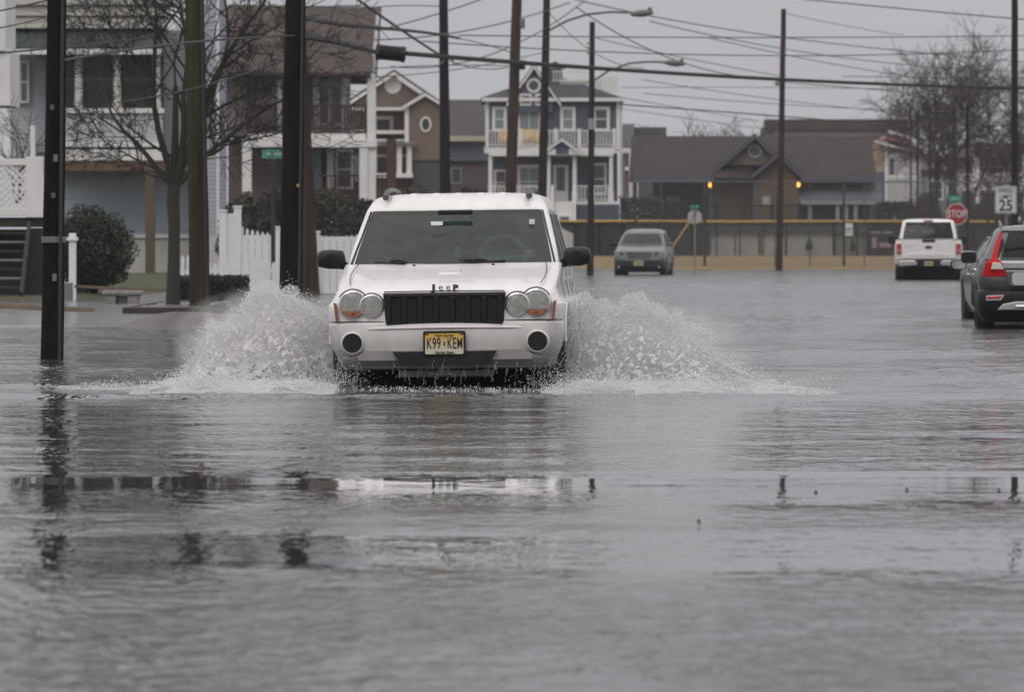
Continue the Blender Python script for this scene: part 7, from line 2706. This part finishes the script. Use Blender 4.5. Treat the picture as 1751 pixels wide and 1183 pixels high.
def make_foam():
    rng = np.random.RandomState(77)
    segs = [  # photograph columns, row of the front edge, height rows, amount
        (95, 300, 668, .025, 5000, 49.2), (230, 575, 675, .075, 26000, 48.2), (560, 960, 670, .010, 700, 48.4), (925, 1270, 680, .085, 26000, 48.2), (1230, 1420, 677, .045, 9000, 48.3), (1380, 1530, 655, .02, 1500, 51.0)]
    Ps, Rs = [], []
    for a, b, py, hh, n, Yc in segs:
        x = (rng.uniform(a, b, n * 2) - 875.5) * Yc / F
        y0 = HC * F / (py - HY)
        y = y0 + np.abs(rng.normal(0, .9, n * 2)) + .12 * np.sin(x * 5)
        edge = np.minimum(1, np.minimum(x - (a - 875.5) * Yc / F, (b - 875.5) * Yc / F - x) / .3)
        z = np.abs(rng.normal(0, 1, n * 2)) * hh * .55 * np.clip((y - y0) / .5 + .15, 0, 1.2) * (.4 + .6 * edge)
        P = np.stack([x, y, z], 1)
        nn = fbm(P * np.array([1, .5, 1]), 7, 3, 3)
        k = rng.uniform(0, 1, n * 2) < np.clip(nn * 1.4 - .15, 0, 1) * (.35 + .65 * edge)
        Ps.append(P[k])
        Rs.append((.002 + .0045 * rng.uniform(0, 1, n * 2) ** 2)[k])
    # drips falling from the bumper and tyres
    for k in range(90):
        x = rng.uniform(-1.38, .40)
        z0 = .15 + rng.normal(0, .03)
        m = rng.randint(3, 12)
        zz = rng.uniform(0, .16)
        for i in range(m):
            Ps.append(np.array([[x + .004 * math.sin(i) + .001 * i, 49.95 + rng.normal(0, .02), max(.004, zz + i * .008)]]))
            Rs.append(np.array([rng.uniform(.0016, .0034)]))
    n = 3600
    x = np.concatenate([rng.normal(-1.42, .14, n // 2), rng.normal(.42, .16, n // 2)])
    P = np.stack([x, rng.uniform(49.6, 50.6, n), np.abs(rng.normal(0, .09, n))], 1)
    Ps.append(P)
    Rs.append(.0018 + .0035 * rng.uniform(0, 1, n) ** 2)
    # broken foam mats lying on the bow wave
    sh = []
    for a, b, py, hh, n, Yc in segs:
        if n < 4000 or a == 560:
            continue
        x0, x1 = (a - 875.5) * Yc / F, (b - 875.5) * Yc / F
        y0 = HC * F / (py - HY)
        nx, ny = int((x1 - x0) / .02), 90
        gx, gy = np.meshgrid(np.linspace(x0, x1, nx), np.linspace(0, 2.2, ny))
        e = np.clip(np.minimum(gx - x0, x1 - gx) / .35, 0, 1)
        P = np.stack([gx.ravel(), (y0 + .02 + gy + .10 * np.sin(gx * 5) + .05 * np.sin(gx * 13)).ravel(), np.zeros(gx.size)], 1)
        q1 = fbm(P * np.array([1, .6, 1]), 6, 21, 3)
        q2 = fbm(P, 22, 22, 2)
        P[:, 2] = .006 + hh * .9 * np.clip(gy.ravel() / .35, 0, 1) * (.3 + .9 * q1) * (.3 + .7 * e.ravel()) + .018 * (q2 - .5)
        keep = (.6 * q1 + .4 * q2) > (.40 + .25 * (1 - e.ravel()) + .12 * np.clip(gy.ravel() - 1.2, 0, 1))
        idx = np.arange(nx * ny).reshape(ny, nx)
        A, B, C_, D = idx[:-1, :-1].ravel(), idx[:-1, 1:].ravel(), idx[1:, 1:].ravel(), idx[1:, :-1].ravel()
        ok = keep[A] & keep[C_]
        f = np.concatenate([np.stack([A, B, C_], 1)[ok & keep[B]], np.stack([A, C_, D], 1)[ok & keep[D]]])
        used, inv = np.unique(f, return_inverse=True)
        sh.append((P[used], inv.reshape(-1, 3)))
    droplets('water_foam', np.concatenate(Ps), np.concatenate(Rs), 'low white foam and drips along the bow wave of the car', seed=4, sheets=sh)


make_foam()


# fine mist hanging in both plumes
def mist(c, rad, dens, label, seed):
    m = bpy.data.materials.new('spray_mist')
    m.use_nodes = True
    t = m.node_tree
    t.nodes.clear()
    o = t.nodes.new('ShaderNodeOutputMaterial')
    v = t.nodes.new('ShaderNodeVolumePrincipled')
    v.inputs['Color'].default_value = (.99, .985, .98, 1)
    v.inputs['Anisotropy'].default_value = 0
    tc = t.nodes.new('ShaderNodeTexCoord')
    n = t.nodes.new('ShaderNodeTexNoise')
    n.inputs['Scale'].default_value = 7
    n.inputs['Detail'].default_value = 3
    t.links.new(tc.outputs['Object'], n.inputs['Vector'])
    ln = t.nodes.new('ShaderNodeVectorMath')
    ln.operation = 'LENGTH'
    mp = t.nodes.new('ShaderNodeMapping')
    mp.vector_type = 'POINT'
    mp.inputs['Scale'].default_value = (1 / rad[0], 1 / rad[1], 1 / rad[2])
    t.links.new(tc.outputs['Object'], mp.inputs[0])
    t.links.new(mp.outputs[0], ln.inputs[0])
    mr = t.nodes.new('ShaderNodeMapRange')
    mr.inputs['From Min'].default_value = .35
    mr.inputs['From Max'].default_value = 1.0
    mr.inputs['To Min'].default_value = 1.0
    mr.inputs['To Max'].default_value = 0.0
    t.links.new(ln.outputs['Value'], mr.inputs[0])
    nr = t.nodes.new('ShaderNodeMapRange')
    nr.inputs['From Min'].default_value = .38
    nr.inputs['From Max'].default_value = .62
    nr.inputs['To Max'].default_value = dens
    t.links.new(n.outputs['Fac'], nr.inputs[0])
    mu = t.nodes.new('ShaderNodeMath')
    mu.operation = 'MULTIPLY'
    t.links.new(mr.outputs[0], mu.inputs[0])
    t.links.new(nr.outputs[0], mu.inputs[1])
    t.links.new(mu.outputs[0], v.inputs['Density'])
    t.links.new(v.outputs[0], o.inputs['Volume'])
    b = MB()
    prof = [(math.sin(a), -math.cos(a)) for a in np.linspace(0, math.pi, 13)]
    b.lathe((0, 0, 0), prof, 'z', 24)
    b.v = [(x * rad[0], y * rad[1], max(z_ * rad[2], -c[2] + .01)) for x, y, z_ in b.v]
    ob = b.build('spray_mist', m, fix=True)
    ob.location = c
    tag(ob, label, 'mist', None, 'stuff')


mist((-1.95, 51.3, .28), (.85, .7, .52), 3.8, 'soft white mist inside the left plume of spray', 1)
mist((1.05, 51.3, .24), (.95, .7, .44), 2.4, 'soft white mist inside the right plume of spray', 2)

# ------------------------------------------------------------------ damp air
hz = bpy.data.materials.new('damp_haze')
hz.use_nodes = True
_t = hz.node_tree
_t.nodes.clear()
_o = _t.nodes.new('ShaderNodeOutputMaterial')
_v = _t.nodes.new('ShaderNodeVolumePrincipled')
_v.inputs['Color'].default_value = (.93, .93, .96, 1)
_v.inputs['Density'].default_value = .00018
_v.inputs['Anisotropy'].default_value = .2
_t.links.new(_v.outputs[0], _o.inputs['Volume'])
hb = MB().box(-420, 420, -60, 620, -1.2, 26).build('haze', hz)
tag(hb, 'pale damp haze over the whole flooded street', 'haze', None, 'stuff')
